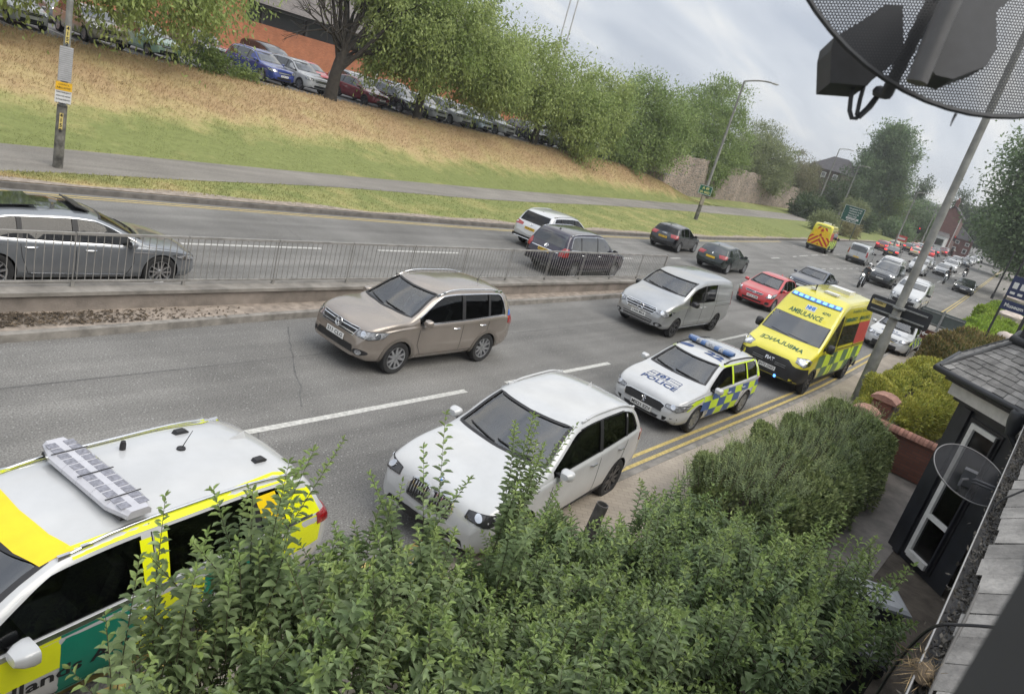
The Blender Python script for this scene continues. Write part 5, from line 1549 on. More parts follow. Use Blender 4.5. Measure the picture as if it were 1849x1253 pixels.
lamp_column('tall slim lamp column with a curved arm rising in front of the dense trees', 61.3, 28.3, .3, 11.9, .13, (1.7, -1.6, .5), 2.2)
def n4(t, w, h):
	m = MB(); m.box((0, 0, 0), (w, .03, h)); m.build('panel', mat('sign_green', (.0, .10, .055), rough=.45), t)
	m = MB(); text_on(m, 'A 49', (0, -.018, h * .18), (1, 0, 0), (0, 0, 1), .30, 0, .01); text_on(m, '(A 465)', (0, -.018, -h * .22), (1, 0, 0), (0, 0, 1), .28, 0, .008); m.build('lettering', mat('sign_letter_yellow', (.65, .6, .25)), t)
	m = MB(); e = .03
	for c, s in (((0, -.02, h / 2 - .04), (w - .06, .01, e)), ((0, -.02, -h / 2 + .04), (w - .06, .01, e)), ((-w / 2 + .04, -.02, 0), (e, .01, h - .08)), ((w / 2 - .04, -.02, 0), (e, .01, h - .08))): m.box(c, s)
	m.build('border', M_WHITE, t)
notice('road_number_sign', 'small green road number sign on the tall slim lamp column', (61.1, 28.25, 2.9), R(-68), 1.15, .80, n4)
def n4b(t, w, h):
	m = MB(); m.box((0, 0, 0), (w, .02, h)); m.build('panel', mat('faded_panel', (.36, .31, .25), rough=.6), t)
notice('plain_plate', 'pale blank plate below the small green road number sign', (61.12, 28.17, 2.0), R(-68), .30, .8, n4b, 'plate')
lamp_column('distant lamp column leaning over the queue of cars behind the direction sign', 125.8, 25.3, .1, 9.0, .12, (2.0, -1.2, .3))
lamp_column('far lamp head seen above the car queue left of the brick gable house', 178, 31.0, .1, 9.3, .13, (2.0, -1.2, .3))
lamp_column('farthest lamp column beside the grey roof and the round tree', 150, 41.5, .1, 11.5, .13, (2.4, -1.0, .3))
lamp_column('slender lamp column standing on the far verge behind the grey green tree', 140, 43.0, .1, 13, .13, (1.8, -1.4, .4))
def big_sign():
	t = thing('direction_sign', 'large green direction sign on posts beside the leaving ambulance', 'road sign', (112, 29.2, .2), R(-72))
	w, h = 2.75, 2.25; z = 3.4
	m = MB(); m.box((0, 0, z), (w, .05, h)); m.build('panel', mat('sign_green_big', (.0, .07, .05), rough=.45), t)
	m = MB()
	for c, s in (((0, -.032, z + h / 2 - .04), (w - .04, .012, .05)), ((0, -.032, z - h / 2 + .04), (w - .04, .012, .05)), ((-w / 2 + .04, -.032, z), (.05, .012, h - .06)), ((w / 2 - .04, -.032, z), (.05, .012, h - .06))): m.box(c, s)
	m.build('border', M_WHITE, t)
	m = MB(); u, v = (1, 0, 0), (0, 0, 1)
	for i, (s, x) in enumerate((('Abergavenny A 465', .15), ('Leominster A 49', .2), ('Worcester (A 44)', .1), ('Brecon A 438', 0.))): text_on(m, s, (x, -.034, z + .78 - i * .34), u, v, .26, 0, .006, wid=1.8 - .2 * i)
	text_on(m, 'Ring road', (.1, -.038, z - .88), u, v, .24, 0, .006, wid=1.3)
	m.build('lettering', M_WHITE, t)
	m = MB(); m.box((.15, -.032, z - .58), (1.7, .012, .26)); o = m.build('white_panel', M_WHITE, t)
	m = MB(); text_on(m, 'Local traffic', (.15, -.042, z - .58), u, v, .2, 0, .004, wid=1.4); m.build('panel_lettering', M_INK, o)
	for s in (-1, 1):
		m = MB(); m.tube([(s * .95, .08, -.3), (s * .95, .08, z + h / 2)], .06, 8); m.build('post', mat('sign_post_green', (.05, .07, .06)), t)
big_sign()
# far signals, red board
def signal(label, x, y, group='traffic signals at the far junction'):
	t = thing('traffic_light', label, 'traffic light', (x, y, .1), R(-78), group)
	m = MB(); m.tube([(0, 0, -.1), (0, 0, 3.6)], .06, 8); m.build('pole', M_COL, t)
	m = MB(); m.box((0, -.05, 3.6), (.46, .22, 1.15)); m.build('signal_head', M_BLACK, t)
	for i, mt in enumerate((M_REDL, M_BLACK, M_BLACK)):
		m = MB(); m.lathe([(.001, -.18), (.10, -.18), (.10, -.14)], 12, (0, 0, 3.95 - i * .35), 'y'); m.build('lens', mt, t)
signal('red traffic light in front of the far shrubs left of the big lamp post', 145, 26.4)
signal('red traffic light right of the brick gable house by the far railings', 186, 26.6)
t = thing('red_board', 'small red and white roadworks board among the queueing cars', 'sign', (158, 31.0, .1), R(-80)); m = MB(); m.box((0, 0, 1.1), (1.9, .05, 1.1)); m.build('panel', mat('board_red', (.5, .07, .06)), t); m = MB(); m.box((0, -.04, 1.1), (1.3, .02, .35)); m.build('white_band', M_WHITE, t); m = MB(); m.box((-.6, .05, .3), (.06, .06, .6)); m.box((.6, .05, .3), (.06, .06, .6)); m.build('legs', M_GALV, t)
# houses far off
def gable_house():
	x, y = 186, 27.0; t = thing('brick_house', 'tall dark red brick gable house with a white bay window facing the queue', 'house', (x, y, 0), R(4))
	w, dp, ev, ap = 4.2, 9., 8.0, 10.0
	m = MB(); P = [(0, 0), (w, 0), (w, ev), (w / 2, ap), (0, ev)]; m.prism(P, (0, 0, 0), (0, 1, 0), (0, 0, 1), (dp, 0, 0)); m.build('wall', M_BRICK_H, t)
	m = MB()
	for s in (0, 1):
		a = np.array((-.25, w / 2, ap + .12)); b_ = np.array((-.25, -.3 if s == 0 else w + .3, ev - .14)); m.v += [tuple(a), tuple(b_), tuple(b_ + (dp + .5, 0, 0)), tuple(a + (dp + .5, 0, 0))]; q = s * 4; m.f.append((q, q + 1, q + 2, q + 3)); m.m.append(0)
	r = m.build('roof', M_SLATE_FAR, t); md = r.modifiers.new('s', 'SOLIDIFY'); md.thickness = .12
	m = MB(); m.box((1.2, w / 2, ap + .6), (1.0, .7, 1.7)); m.box((1.2, w / 2, ap + 1.45), (1.15, .85, .16)); ch = m.build('chimney', M_BRICK_H, t)
	for s in (-.25, .25):
		m = MB(); m.lathe([(.10, 0), (.13, .5), (.11, .5)], 10, (1.2 + s, w / 2, ap + 1.5)); m.build('chimney_pot', mat('terracotta', (.3, .12, .07)), ch)
	m = MB(); m.prism([(-.4, 1.0), (-1.4, 1.6), (-1.4, 3.2), (-.4, 3.8)] if False else [(0, .6), (-1.1, 1.1), (-1.1, 3.0), (0, 3.5)], (0, 0, .3), (1, 0, 0), (0, 1, 0), (0, 0, 3.2)); by = m.build('bay', M_WHITE, t)
	m = MB(); m.box((-1.12, 2.05, 2.1), (.06, 1.5, 1.4)); wd = m.build('bay_window', M_DARKGLASS, by)
	m = MB(); m.v += [(-1.3, .9, 3.5), (-1.3, 3.2, 3.5), (.0, 3.7, 3.5), (0, .4, 3.5), (0, .9, 4.3), (0, 3.2, 4.3)]
	for f in ((0, 1, 5, 4), (1, 2, 5), (0, 4, 3), (0, 3, 2, 1)): m.f.append(f); m.m.append(0)
	m.build('bay_roof', mat('lead_roof', (.16, .15, .15), rough=.7), t)
	m = MB(); m.box((-.04, 3.2, 6.3), (.1, .35, .35)); m.build('window', M_WHITE, t)
	m = MB(); m.tube([(-.1, .1, .2), (-.1, .1, 8.0)], .07, 6); m.build('drainpipe', M_WHITE, t)
gable_house()
def cottage():
	t = thing('brick_cottage', 'low brick cottage with a slate roof and white windows right of the gable house', 'house', (199, 24.6, 0), R(6))
	w, dp = 5.0, 8.
	m = MB(); m.box((dp / 2, w / 2, 1.95), (dp, w, 3.9)); m.build('wall', M_BRICK_H, t)
	m = MB(); m.v += [(-.3, -.3, 3.85), (-.3, w + .3, 3.85), (dp, w + .3, 3.85), (dp, -.3, 3.85), (2.2, w - 1.2, 6.6), (dp, w - 1.2, 6.6)]
	for f in ((0, 1, 4), (0, 4, 5, 3), (1, 2, 5, 4), (2, 3, 5), (0, 3, 2, 1)): m.f.append(f); m.m.append(0)
	m.build('roof', M_SLATE_FAR, t)
	for (y, z) in ((.9, 1.4), (3.2, 1.3), (.9, 3.0), (3.0, 3.0)):
		m = MB(); m.box((-.04, y, z), (.1, .9, 1.1 if z < 2 else .8)); f = m.build('window', M_WHITE, t); m = MB(); m.box((-.10, y, z), (.04, .6, .8 if z < 2 else .5)); m.build('pane', M_DARKGLASS, f)
cottage()
def slate_house():
	t = thing('slate_roofed_house', 'dark house with a steep slate roof half hidden by the trees above the wall', 'house', (173, 50.5, 1.8), R(-14))
	w, dp = 8.5, 9
	m = MB(); m.box((dp / 2, w / 2, 4.2), (dp, w, 8.4)); m.build('wall', mat('dark_brick_far', (.10, .075, .06), rough=.9, var=.4, scale=2), t)
	m = MB(); m.v += [(-.4, -.4, 8.3), (-.4, w + .4, 8.3), (dp + .4, w + .4, 8.3), (dp + .4, -.4, 8.3), (dp / 2, 2.4, 11.6), (dp / 2, w - 2.4, 11.6)]
	for f in ((0, 1, 5, 4), (1, 2, 5), (2, 3, 4, 5), (3, 0, 4), (0, 3, 2, 1)): m.f.append(f); m.m.append(0)
	m.build('roof', M_SLATE_FAR, t)
	for (y, z) in ((1.4, 7.1), (4.3, 7.1), (7, 7.1), (1.4, 4.2)):
		m = MB(); m.box((-.04, y, z), (.1, 1.1, 1.2)); f = m.build('window', M_WHITE, t); m = MB(); m.box((-.1, y, z), (.04, .8, .9)); m.build('pane', M_DARKGLASS, f)
slate_house()
t = thing('long_roofed_house', 'distant house with a long grey roof left of the tall brick gable', 'house', (212, 37.0, 0), R(2))
m = MB(); m.box((5, 4.2, 3.5), (10, 9.5, 7)); m.build('wall', M_BRICK_H, t)
m = MB(); m.v += [(-.4, -.8, 6.9), (-.4, 9.3, 6.9), (5, 9.3, 9.6), (5, -.8, 9.6), (10.4, -.8, 6.9), (10.4, 9.3, 6.9)]
for f in ((0, 1, 2, 3), (3, 2, 5, 4), (0, 3, 4), (1, 5, 2), (0, 4, 5, 1)): m.f.append(f); m.m.append(0)
m.build('roof', M_SLATE_FAR, t)
t = thing('garden_wall', 'low brick garden wall in front of the distant cottage', 'wall', (184, 25.2, 0), R(9)); m = MB(); m.box((14, 0, .6), (30, .3, 1.2)); m.build('brickwork', M_BRICK_H, t); m = MB(); m.box((14, 0, 1.25), (30.1, .42, .1)); m.build('coping', M_KERB, t)
# two slim flag poles / masts behind the trees at the top
for i, (px, l) in enumerate(((57.6, 'thin pale mast rising behind the trees, left one of the pair'), (58.7, 'thin pale mast rising behind the trees, right one of the pair'))):
	t = thing('mast', l, 'mast', (px, 45.5, zTop), 0, 'slim masts behind the trees'); m = MB(); m.tube([(0, 0, 0), (.0, 0, 20)], [.09, .05], 8); m.build('pole', mat('mast_grey', (.5, .5, .5)), t); m = MB(); m.lathe([(.16, 0), (.16, .1), (.09, .3)], 10); m.build('base_flange', M_GALV, t)
# near right: big lamp column with the backs of signs, and signs farther along the pavement
lamp_column('big grey lamp column rising from the near pavement past the mesh dish', 23.45, 3.9, .1, 13.2, .125, (-.4, 1.9, .4), 0)
def rounded(w, h, r, n=5):
	P = []
	for cx, cz, a0 in ((w / 2 - r, h / 2 - r, 0), (-w / 2 + r, h / 2 - r, 90), (-w / 2 + r, -h / 2 + r, 180), (w / 2 - r, -h / 2 + r, 270)):
		P += [(cx + r * math.cos(R(a0 + 90 * k / n)), cz + r * math.sin(R(a0 + 90 * k / n))) for k in range(n + 1)]
	return P
t = thing('sign_back', 'dark back of a rounded road sign with a yellow label on the big lamp column', 'road sign', (23.66, 3.88, 2.97))
m = MB(); m.prism(rounded(1.72, .52, .07), (0, 0, 0), (0, 1, 0), (0, 0, 1), (.025, 0, 0)); m.build('panel', mat('sign_back_dark', (.022, .024, .03), rough=.55), t)
m = MB(); m.prism(rounded(.40, .14, .02), (-.012, .60, .06), (0, 1, 0), (0, 0, 1), (.008, 0, 0)); o = m.build('label', mat('label_yellow', (.62, .50, .18), rough=.6), t)
m = MB(); text_on(m, 'DANGER', (-.016, .60, .06), (0, -1, 0), (0, 0, 1), .07, 0, .001, wid=.22); m.build('label_lettering', M_INK, o)
m = MB(); m.box((-.03, 0, .14), (.08, 1.5, .04)); m.box((-.03, 0, -.14), (.08, 1.5, .04)); m.box((-.2, 0, .14), (.4, .3, .05)); m.box((-.2, 0, -.14), (.4, .3, .05)); m.build('bracket', M_GALV, t)
t = thing('sign_back', 'grey green back of a wide sign board on its own post, behind the dark sign', 'road sign', (36, 4.25, .1))
m = MB(); m.prism(rounded(1.75, .66, .05), (0, 0, 1.78), (0, 1, 0), (0, 0, 1), (.03, 0, 0)); m.build('panel', mat('sign_back_green', (.09, .11, .105), rough=.6), t)
m = MB(); m.box((-.02, 0, 2.02), (.05, 1.7, .05)); m.box((-.02, 0, 1.52), (.05, 1.7, .05)); m.build('channel', M_GALV, t); m = MB(); m.tube([(-.09, 0, -.2), (-.09, 0, 2.2)], .05, 8); m.build('post', M_GALV, t)
t = thing('museum_sign', 'small brown sign with an arrow and a museum symbol on a thin post', 'road sign', (33.2, 4.02, .1), R(2))
m = MB(); m.prism(rounded(.80, .46, .04), (0, 0, 1.36), (0, 1, 0), (0, 0, 1), (.025, 0, 0)); m.build('panel', mat('sign_brown', (.10, .028, .018), rough=.5), t)
m = MB()
def ybar(y0, z0, y1, z1, w=.03):
	m.tube([(-.012, y0, z0), (-.012, y1, z1)], w / 2, 4)
ybar(.34, 1.36, .12, 1.36, .045); ybar(.34, 1.36, .25, 1.43, .04); ybar(.34, 1.36, .25, 1.29, .04)
ybar(-.02, 1.22, -.34, 1.22); ybar(-.02, 1.22, -.02, 1.44); ybar(-.34, 1.22, -.34, 1.44); ybar(-.02, 1.44, -.18, 1.54); ybar(-.34, 1.44, -.18, 1.54)
ybar(-.09, 1.26, -.09, 1.42, .025); ybar(-.27, 1.26, -.27, 1.42, .025); ybar(-.09, 1.42, -.18, 1.32, .025); ybar(-.27, 1.42, -.18, 1.32, .025)
m.build('symbol', M_WHITE, t); m = MB()
for c, s in (((-.006, 0, 1.57), (.02, .74, .02)), ((-.006, 0, 1.15), (.02, .74, .02)), ((-.006, .38, 1.36), (.02, .02, .40)), ((-.006, -.38, 1.36), (.02, .02, .40))): m.box(c, s)
m.build('border', M_WHITE, t); m = MB(); m.tube([(.06, 0, -.2), (.06, 0, 1.6)], .035, 8); m.build('post', M_GALV, t)
t = thing('pavement_pole', 'dark slim pole on the pavement beside the oncoming black car', 'pole', (89.5, 7.3, .1)); m = MB(); m.tube([(0, 0, -.1), (0, 0, 5.2)], [.09, .07], 8); m.build('pole', mat('dark_pole', (.03, .03, .03)), t); m = MB(); m.lathe([(.15, -.1), (.15, .5), (.09, .55)], 10); m.build('base', mat('dark_pole'), t)
t = thing('shop_sign', 'tall dark posts carrying dark blue and white shop boards at the right edge', 'sign', (36.8, 2.35, .55)); m = MB(); m.box((0, .22, 2.4), (.08, .08, 5.0)); m.box((0, -.75, 2.4), (.14, .12, 5.0)); m.build('posts', mat('dark_pole'), t)
m = MB(); m.box((0, -.22, 3.55), (.1, .95, .85)); o = m.build('board', mat('board_navy', (.02, .03, .09), rough=.4), t); m = MB()
for y in (-.5, -.22, .06): m.box((-.055, y, 3.6), (.01, .18, .26)); m.box((-.055, y, 3.28), (.01, .18, .10))
m.build('board_pattern', M_WHITE, o)
m = MB(); m.box((0, -.22, 2.75), (.1, .95, .40)); o = m.build('name_board', mat('board_navy'), t); m = MB(); text_on(m, 'Museum', (-.056, -.22, 2.75), (0, -1, 0), (0, 0, 1), .22, 0, .006, wid=.7); m.build('lettering', M_WHITE, o)
for i, (x, y, s, l) in enumerate(((55.0, 3.1, 1.0, 'pale boulder nearer the chimney, among lime hedges'), (77, 4.5, 1.5, 'larger pale boulder at the far end of the lime hedges'), (40.2, 2.0, .8, 'pale pinkish boulder at the near end of the lime hedges'))):
	bm = bmesh.new(); bmesh.ops.create_icosphere(bm, subdivisions=3, radius=1)
	for v in bm.verts:
		d = v.co.copy(); q = 1 + .14 * math.sin(d.x * 4 + i) * math.sin(d.y * 5) + .1 * math.sin(d.z * 6 + i * 2); v.co = Vector((d.x * 1.0 * s * q, d.y * .65 * s * q, d.z * .5 * s * q))
	me = bpy.data.meshes.new('boulder'); bm.to_mesh(me); bm.free(); me.materials.append(mat('pale_stone', (.50, .43, .38), rough=.9, var=.25, scale=2, bump=.5)); fin(me, 50)
	o = link('boulder', me); o.location = (x, y, 1.5 if i != 2 else 1.55); tag(o, l, 'boulder', 'pale boulders by the lime hedges')
# ------------------------------------------------------------------ leaves, trees, hedges
def unit(a): return a / (np.linalg.norm(a, axis=1, keepdims=True) + 1e-9)
def leaf_quads(P, D, N, L, Wd, bend=.0):
	"""one folded leaf (2 quads, 6 vertices) per point: P base, D direction, N leaf normal"""
	D = unit(D); S_ = unit(np.cross(D, N)); N = np.cross(S_, D)
	L = np.broadcast_to(np.asarray(L, float), (len(P),))[:, None]; Wd = np.broadcast_to(np.asarray(Wd, float), (len(P),))[:, None]
	up = N * Wd * .28; dn = -N * L * bend
	v = np.stack([P, P + D * L * .36 - S_ * Wd * .5 + up, P + D * L * .72 - S_ * Wd * .36 + up + dn * .4, P + D * L + dn,
				  P + D * L * .72 + S_ * Wd * .36 + up + dn * .4, P + D * L * .36 + S_ * Wd * .5 + up], 1)
	n = len(P); b = np.arange(n)[:, None] * 6
	f = np.concatenate([b + np.array([[0, 3, 2, 1]]), b + np.array([[0, 5, 4, 3]])], 1).reshape(-1, 4)
	return v.reshape(-1, 3), f
def leaf_cards(P, D, N, L, Wd):
	"""one diamond leaf per point, for distant crowns"""
	D = unit(D); S_ = unit(np.cross(D, N))
	L = np.broadcast_to(np.asarray(L, float), (len(P),))[:, None]; Wd = np.broadcast_to(np.asarray(Wd, float), (len(P),))[:, None]
	v = np.stack([P, P + D * L * .45 - S_ * Wd * .5, P + D * L, P + D * L * .45 + S_ * Wd * .5], 1)
	return v.reshape(-1, 3), np.arange(len(P) * 4).reshape(-1, 4)
def leaf_mat(name, c1, c2, trans=.48, isl=.35, scale=.5, rough=.55):
	return mat(name, c1, rough=rough, col2=c2, scale=scale, island=isl, trans=trans, spec=.35)
M_BARK = mat('bark', (.075, .06, .048), rough=.95, var=.4, scale=4, bump=.9, bscale=14)
M_BARKD = mat('bark_dark', (.04, .034, .028), rough=.95, var=.4, scale=4, bump=.9, bscale=14)
M_LW = leaf_mat('leaf_willow', (.25, .33, .105), (.36, .42, .155))
M_LD = leaf_mat('leaf_dense', (.19, .27, .09), (.28, .35, .13))
M_LF = leaf_mat('leaf_fresh', (.15, .22, .06), (.23, .29, .09))
M_LC = leaf_mat('leaf_chestnut', (.14, .21, .105), (.21, .28, .14))
M_LG = leaf_mat('leaf_greygreen', (.19, .225, .11), (.27, .30, .155))
M_LDK = leaf_mat('leaf_deep', (.06, .095, .045), (.10, .14, .06))
def tree(name, label, x, y, z0, trunk, blobs, ncl, per, leaf, lm, droop=.4, bark=None, group=None, sig=.45, limbs=14, lean=(0, 0), seed=0, tilt=None, twigs=0):
	rg = np.random.default_rng(seed + 11); hT, rT = trunk
	t = thing(name, label, 'tree', (x, y, z0), 0, group)
	# clump centres: in the shells of overlapping, lumpy ellipsoids
	vol = np.array([b[3] * b[4] * b[5] for b in blobs]); cnt = np.maximum(1, (ncl * vol ** .7 / (vol ** .7).sum()).astype(int))
	C_ = []; O = []
	for b, c in zip(blobs, cnt):
		d = unit(rg.normal(size=(c, 3)))
		ph = rg.uniform(0, 6.3, 6)
		lump = 1 + .16 * np.sin(d[:, 0] * 5 + ph[0]) * np.sin(d[:, 1] * 4 + ph[1]) + .13 * np.sin(d[:, 2] * 7 + ph[2]) * np.sin(d[:, 0] * 6 + ph[3])
		r = rg.uniform(.12, 1, c) ** .42 * lump
		C_.append(np.array(b[:3]) + d * r[:, None] * np.array(b[3:6])); O.append(d)
	C_ = np.concatenate(C_); O = np.concatenate(O)
	k = C_[:, 2] > .25 - z0 * 0; C_, O = C_[k], O[k]
	n = len(C_) * per
	ci = np.repeat(np.arange(len(C_)), per)
	s = sig * rg.uniform(.55, 1.4, len(C_))[ci][:, None]
	off_ = rg.normal(size=(n, 3)) * s * np.array([1, 1, .8 + droop * .9]); off_[:, 2] -= droop * s[:, 0] * .6
	P = C_[ci] + off_
	D = unit(O[ci] * .6 + rg.normal(size=(n, 3)) * .8 + np.array([0, 0, -droop * 1.6]))
	N = unit(rg.normal(size=(n, 3)) * .6 + np.array([0, 0, .8]) + O[ci] * .4)
	L = leaf[0] * rg.uniform(.6, 1.35, n)
	v, f = leaf_cards(P, D, N, L, leaf[1] * rg.uniform(.7, 1.3, n))
	o = link('crown', fast_mesh('crown', v, f, lm), t)
	# trunk and limbs
	m = MB(); top = np.array((lean[0], lean[1], hT)); base = np.zeros(3)
	pts = [base + (top - base) * q + np.array((math.sin(q * 5 + seed) * .14, math.cos(q * 4 + seed) * .12, 0)) * q * (1 if rT > .15 else .3) for q in np.linspace(0, 1, 7)]
	pts[0] = base + np.array((0, 0, -.3))
	m.tube(pts, [rT * (1.35 if i == 0 else 1.1 - .45 * i / 6) for i in range(7)], 10)
	idx = rg.choice(len(C_), min(limbs, len(C_)), replace=False)
	for i in idx:
		e = C_[i]; q = rg.uniform(.55, 1.); st = pts[0] + (pts[-1] - pts[0]) * q
		mid = st + (e - st) * .5 + np.array((0, 0, .12 * np.linalg.norm(e - st))) + rg.normal(size=3) * .15
		m.tube([st, st + (mid - st) * .5 + rg.normal(size=3) * .1, mid, mid + (e - mid) * .6 + rg.normal(size=3) * .1, e], [rT * .42, rT * .33, rT * .22, rT * .12, rT * .05], 6, cap=False)
	m.build('trunk', bark or M_BARK, t, 60)
	if twigs:
		m = MB()
		for i in range(twigs):
			e = C_[rg.integers(len(C_))] + rg.normal(size=3) * .6; d = unit(rg.normal(size=(1, 3)) + np.array([[0, 0, .9]]))[0]
			m.tube([e, e + d * .5, e + d * 1.1 + rg.normal(size=3) * .2], [.025, .016, .006], 4, cap=False)
		m.build('twigs', bark or M_BARK, t)
	return t
# --- the row on the bank
GB = 'trees along the top of the grass bank'
tree('bank_tree', 'drooping tree at far left whose branches hang over the bank behind the lamp column', 9.5, 38.2, zTop - .2, (5.2, .34),
	 [(-2, 0, 5.5, 6, 5, 3.4), (3.4, -1.4, 4.75, 4.4, 4.2, 2.9), (7.2, -1.6, 3.95, 3.6, 3.6, 2.4), (9.8, -.4, 4.6, 3.0, 3.6, 2.5), (.4, -3.2, 2.8, 2.6, 2.0, 2.0), (5.0, -3.0, 3.3, 2.0, 1.7, 1.5), (8.6, -2.4, 3.2, 1.2, 1.2, 1.3)], 560, 72, (.26, .10), M_LW, .75, group=GB, seed=1, limbs=22, sig=.34)
tree('bank_tree', 'low leafy bush spreading at the car park edge left of the blue car', 21.9, 38.6, zTop - .3, (.8, .08),
	 [(0, 0, .6, 1.5, 1.2, .8), (-1.6, .2, .9, 1.4, 1.2, 1.1), (1.2, -.2, .3, .9, .8, .5)], 90, 60, (.20, .075), M_LF, .3, group=GB, seed=2, limbs=6, sig=.22)
tree('bank_tree', 'thick twisted trunk tree with bare branches on its left, beside the white car', 28.2, 38.0, zTop - .35, (3.6, .40),
	 [(4.2, -.5, 6.4, 3.6, 3.4, 2.8), (3.2, 0, 3.9, 1.5, 1.8, 1.5), (1.5, 1, 8.0, 3, 3.2, 2.0), (5.8, -.8, 3.9, 2.2, 2.4, 2.0)], 380, 76, (.26, .10), M_LW, .75, bark=M_BARKD, group=GB, seed=3, limbs=14, lean=(.5, .2), sig=.34)
def bare_limbs():
	"""leafless branches that fan out to the left of the twisted tree"""
	root = [o for o in bpy.data.objects if o.get('label', '').startswith('thick twisted trunk')][0]
	rg = np.random.default_rng(5); m = MB()
	def grow(p, d, l, r, k):
		q = p + d * l; mid = p + d * l * .5 + rg.normal(size=3) * l * .06
		m.tube([p, mid, q], [r, r * .8, r * .6], 5, cap=False)
		if k == 0: return
		for _ in range(3 if k > 2 else 2):
			d2 = d + rg.normal(size=3) * .42; d2[2] += .06; d2 /= np.linalg.norm(d2); grow(q, d2, l * rg.uniform(.62, .85), r * .58, k - 1)
	for d in ((-.75, .1, .62), (-.55, -.3, .75), (-.9, .3, .35), (-.2, .2, .95), (-.65, -.1, .5)):
		d = np.array(d); grow(np.array((.45, .2, rg.uniform(2.9, 3.6))), d / np.linalg.norm(d), 1.35, .10, 4)
	m.build('bare_branches', M_BARKD, root, 60)
bare_limbs()
tree('bank_tree', 'spreading tree with a straight dark trunk between the red car and the white cars', 35.4, 38.0, zTop - .35, (3.4, .30),
	 [(0, 0, 6.8, 4.6, 4.4, 3.4), (2.6, -1.2, 4.6, 2.6, 2.8, 2.4), (-2.6, -.6, 4.9, 2.4, 2.6, 1.9), (4.4, -.6, 5.2, 2.8, 3.0, 2.8), (6.0, -1.0, 4.4, 1.9, 2.4, 2.2), (.6, -2.0, 5.0, 2, 1.8, 1.4)], 600, 78, (.26, .105), M_LW, .7, bark=M_BARKD, group=GB, seed=4, limbs=18, sig=.34)
tree('bank_tree', 'broad tree with a dark trunk whose foliage sweeps down to the grass on its right', 48.6, 38.2, zTop - .35, (3.2, .30),
	 [(0, .5, 5.8, 4.8, 4.4, 3.2), (-4.2, .5, 5.4, 3.2, 3.4, 3.2), (4.4, -.5, 3.6, 2.6, 2.8, 3.0), (5.2, -1.5, 1.6, 1.8, 1.9, 1.9), (2.4, -1.2, 3.4, 2.6, 2.4, 2.0), (-6.6, .5, 4.4, 2.0, 2.6, 2.2), (-1.5, -1, 4.0, 3, 2.4, 1.8), (7.5, -.5, 4.6, 3, 2.8, 3.4)], 680, 78, (.28, .11), M_LW, .6, bark=M_BARKD, group=GB, seed=5, limbs=18, sig=.37)
tree('bank_tree', 'dense dark tree reaching the ground where the stone wall begins', 66.5, 39.6, 2.2, (3, .3),
	 [(-6.5, 0, 3.4, 3.2, 2.8, 3.4), (0, 0, 4.6, 5.2, 4.4, 4.2), (3.6, -.2, 3.2, 3.6, 3.4, 3.0), (-2.2, -1.0, 1.8, 2.6, 2.4, 2.0), (1.0, 0, 7.2, 3.0, 3.0, 2.2), (-3.0, .5, 5.5, 2.6, 2.8, 2.6), (5.2, -.5, 5.4, 2.6, 2.6, 2.4)], 640, 62, (.30, .13), M_LD, .35, group=GB, seed=6, limbs=10, sig=.5)
tree('bank_tree', 'upright feathery tree rising above the stone wall behind the tall lamp', 93, 45.5, zTop, (4, .3),
	 [(0, 0, 6.4, 6.4, 4.4, 5.0), (6.2, 0, 5.0, 4.6, 3.4, 4.0), (-6.4, 0, 5.8, 5.2, 3.4, 4.6), (1.6, 0, 10.0, 4.4, 3.0, 3.0), (2, -2.6, 3.0, 6.6, 2.0, 2.4), (-9, -1, 4.2, 4.2, 3, 3.4)], 760, 58, (.34, .13), M_LD, -.25, group=GB, seed=7, limbs=10, sig=.55)
tree('bank_tree', 'rounded grey green tree overhanging the right part of the stone wall', 124, 49.5, zTop, (4, .3),
	 [(0, 0, 4.9, 7.2, 4.8, 5.2), (2.0, -2.6, 1.8, 6.2, 2.4, 3.0), (-6.6, 0, 4.0, 5.0, 3.2, 4.0), (5, 0, 3.6, 5, 4, 4)], 560, 56, (.38, .15), M_LG, -.1, group=GB, seed=8, limbs=10, sig=.6)
tree('bank_tree', 'thin leaved tree with open twigs against the sky behind the grey green tree', 136, 56.5, zTop, (6, .25),
	 [(0, 0, 8.4, 5.2, 4.4, 4.2), (3.6, 0, 6.4, 3.0, 3.0, 3.2)], 150, 30, (.32, .13), M_LG, -.2, group=GB, seed=9, limbs=40, sig=.6, twigs=160)
tree('bank_tree', 'pale shrub with yellowish blossom hanging over the stone wall end', 152, 52, 2.2, (2, .15),
	 [(0, 0, 4.6, 5.0, 3.2, 4.4), (5.4, 0, 3.8, 4.2, 2.6, 3.8)], 260, 50, (.36, .16), leaf_mat('leaf_blossom', (.15, .16, .075), (.24, .22, .13)), 0, group=GB, seed=10, limbs=8, sig=.5)
tree('chestnut_tree', 'tall round headed dark green tree beside the slate roofed house', 186, 46, .5, (8, .5),
	 [(0, 0, 16, 6.0, 6.0, 6.6), (1.0, 0, 9.5, 6.8, 6.4, 5.6), (-2, 0, 20, 3.6, 3.8, 3.4), (3, -1, 5.2, 6, 5, 4), (-5, 2, 11, 3.6, 3.6, 4.2)], 900, 60, (.48, .30), M_LC, .1, seed=12, limbs=10, sig=.8)
tree('garden_tree', 'low dark evergreen shrubbery tree behind the green direction sign', 164, 45, .4, (2, .3),
	 [(-3, 1, 6.5, 4.6, 3.4, 3.6), (0, 0, 3.6, 5, 4, 3.6), (6, 0, 3.0, 4.4, 3.6, 3.2), (-5, 1, 2.8, 3.6, 3.2, 2.8)], 230, 50, (.5, .24), M_LDK, 0, seed=13, limbs=5, sig=.65)
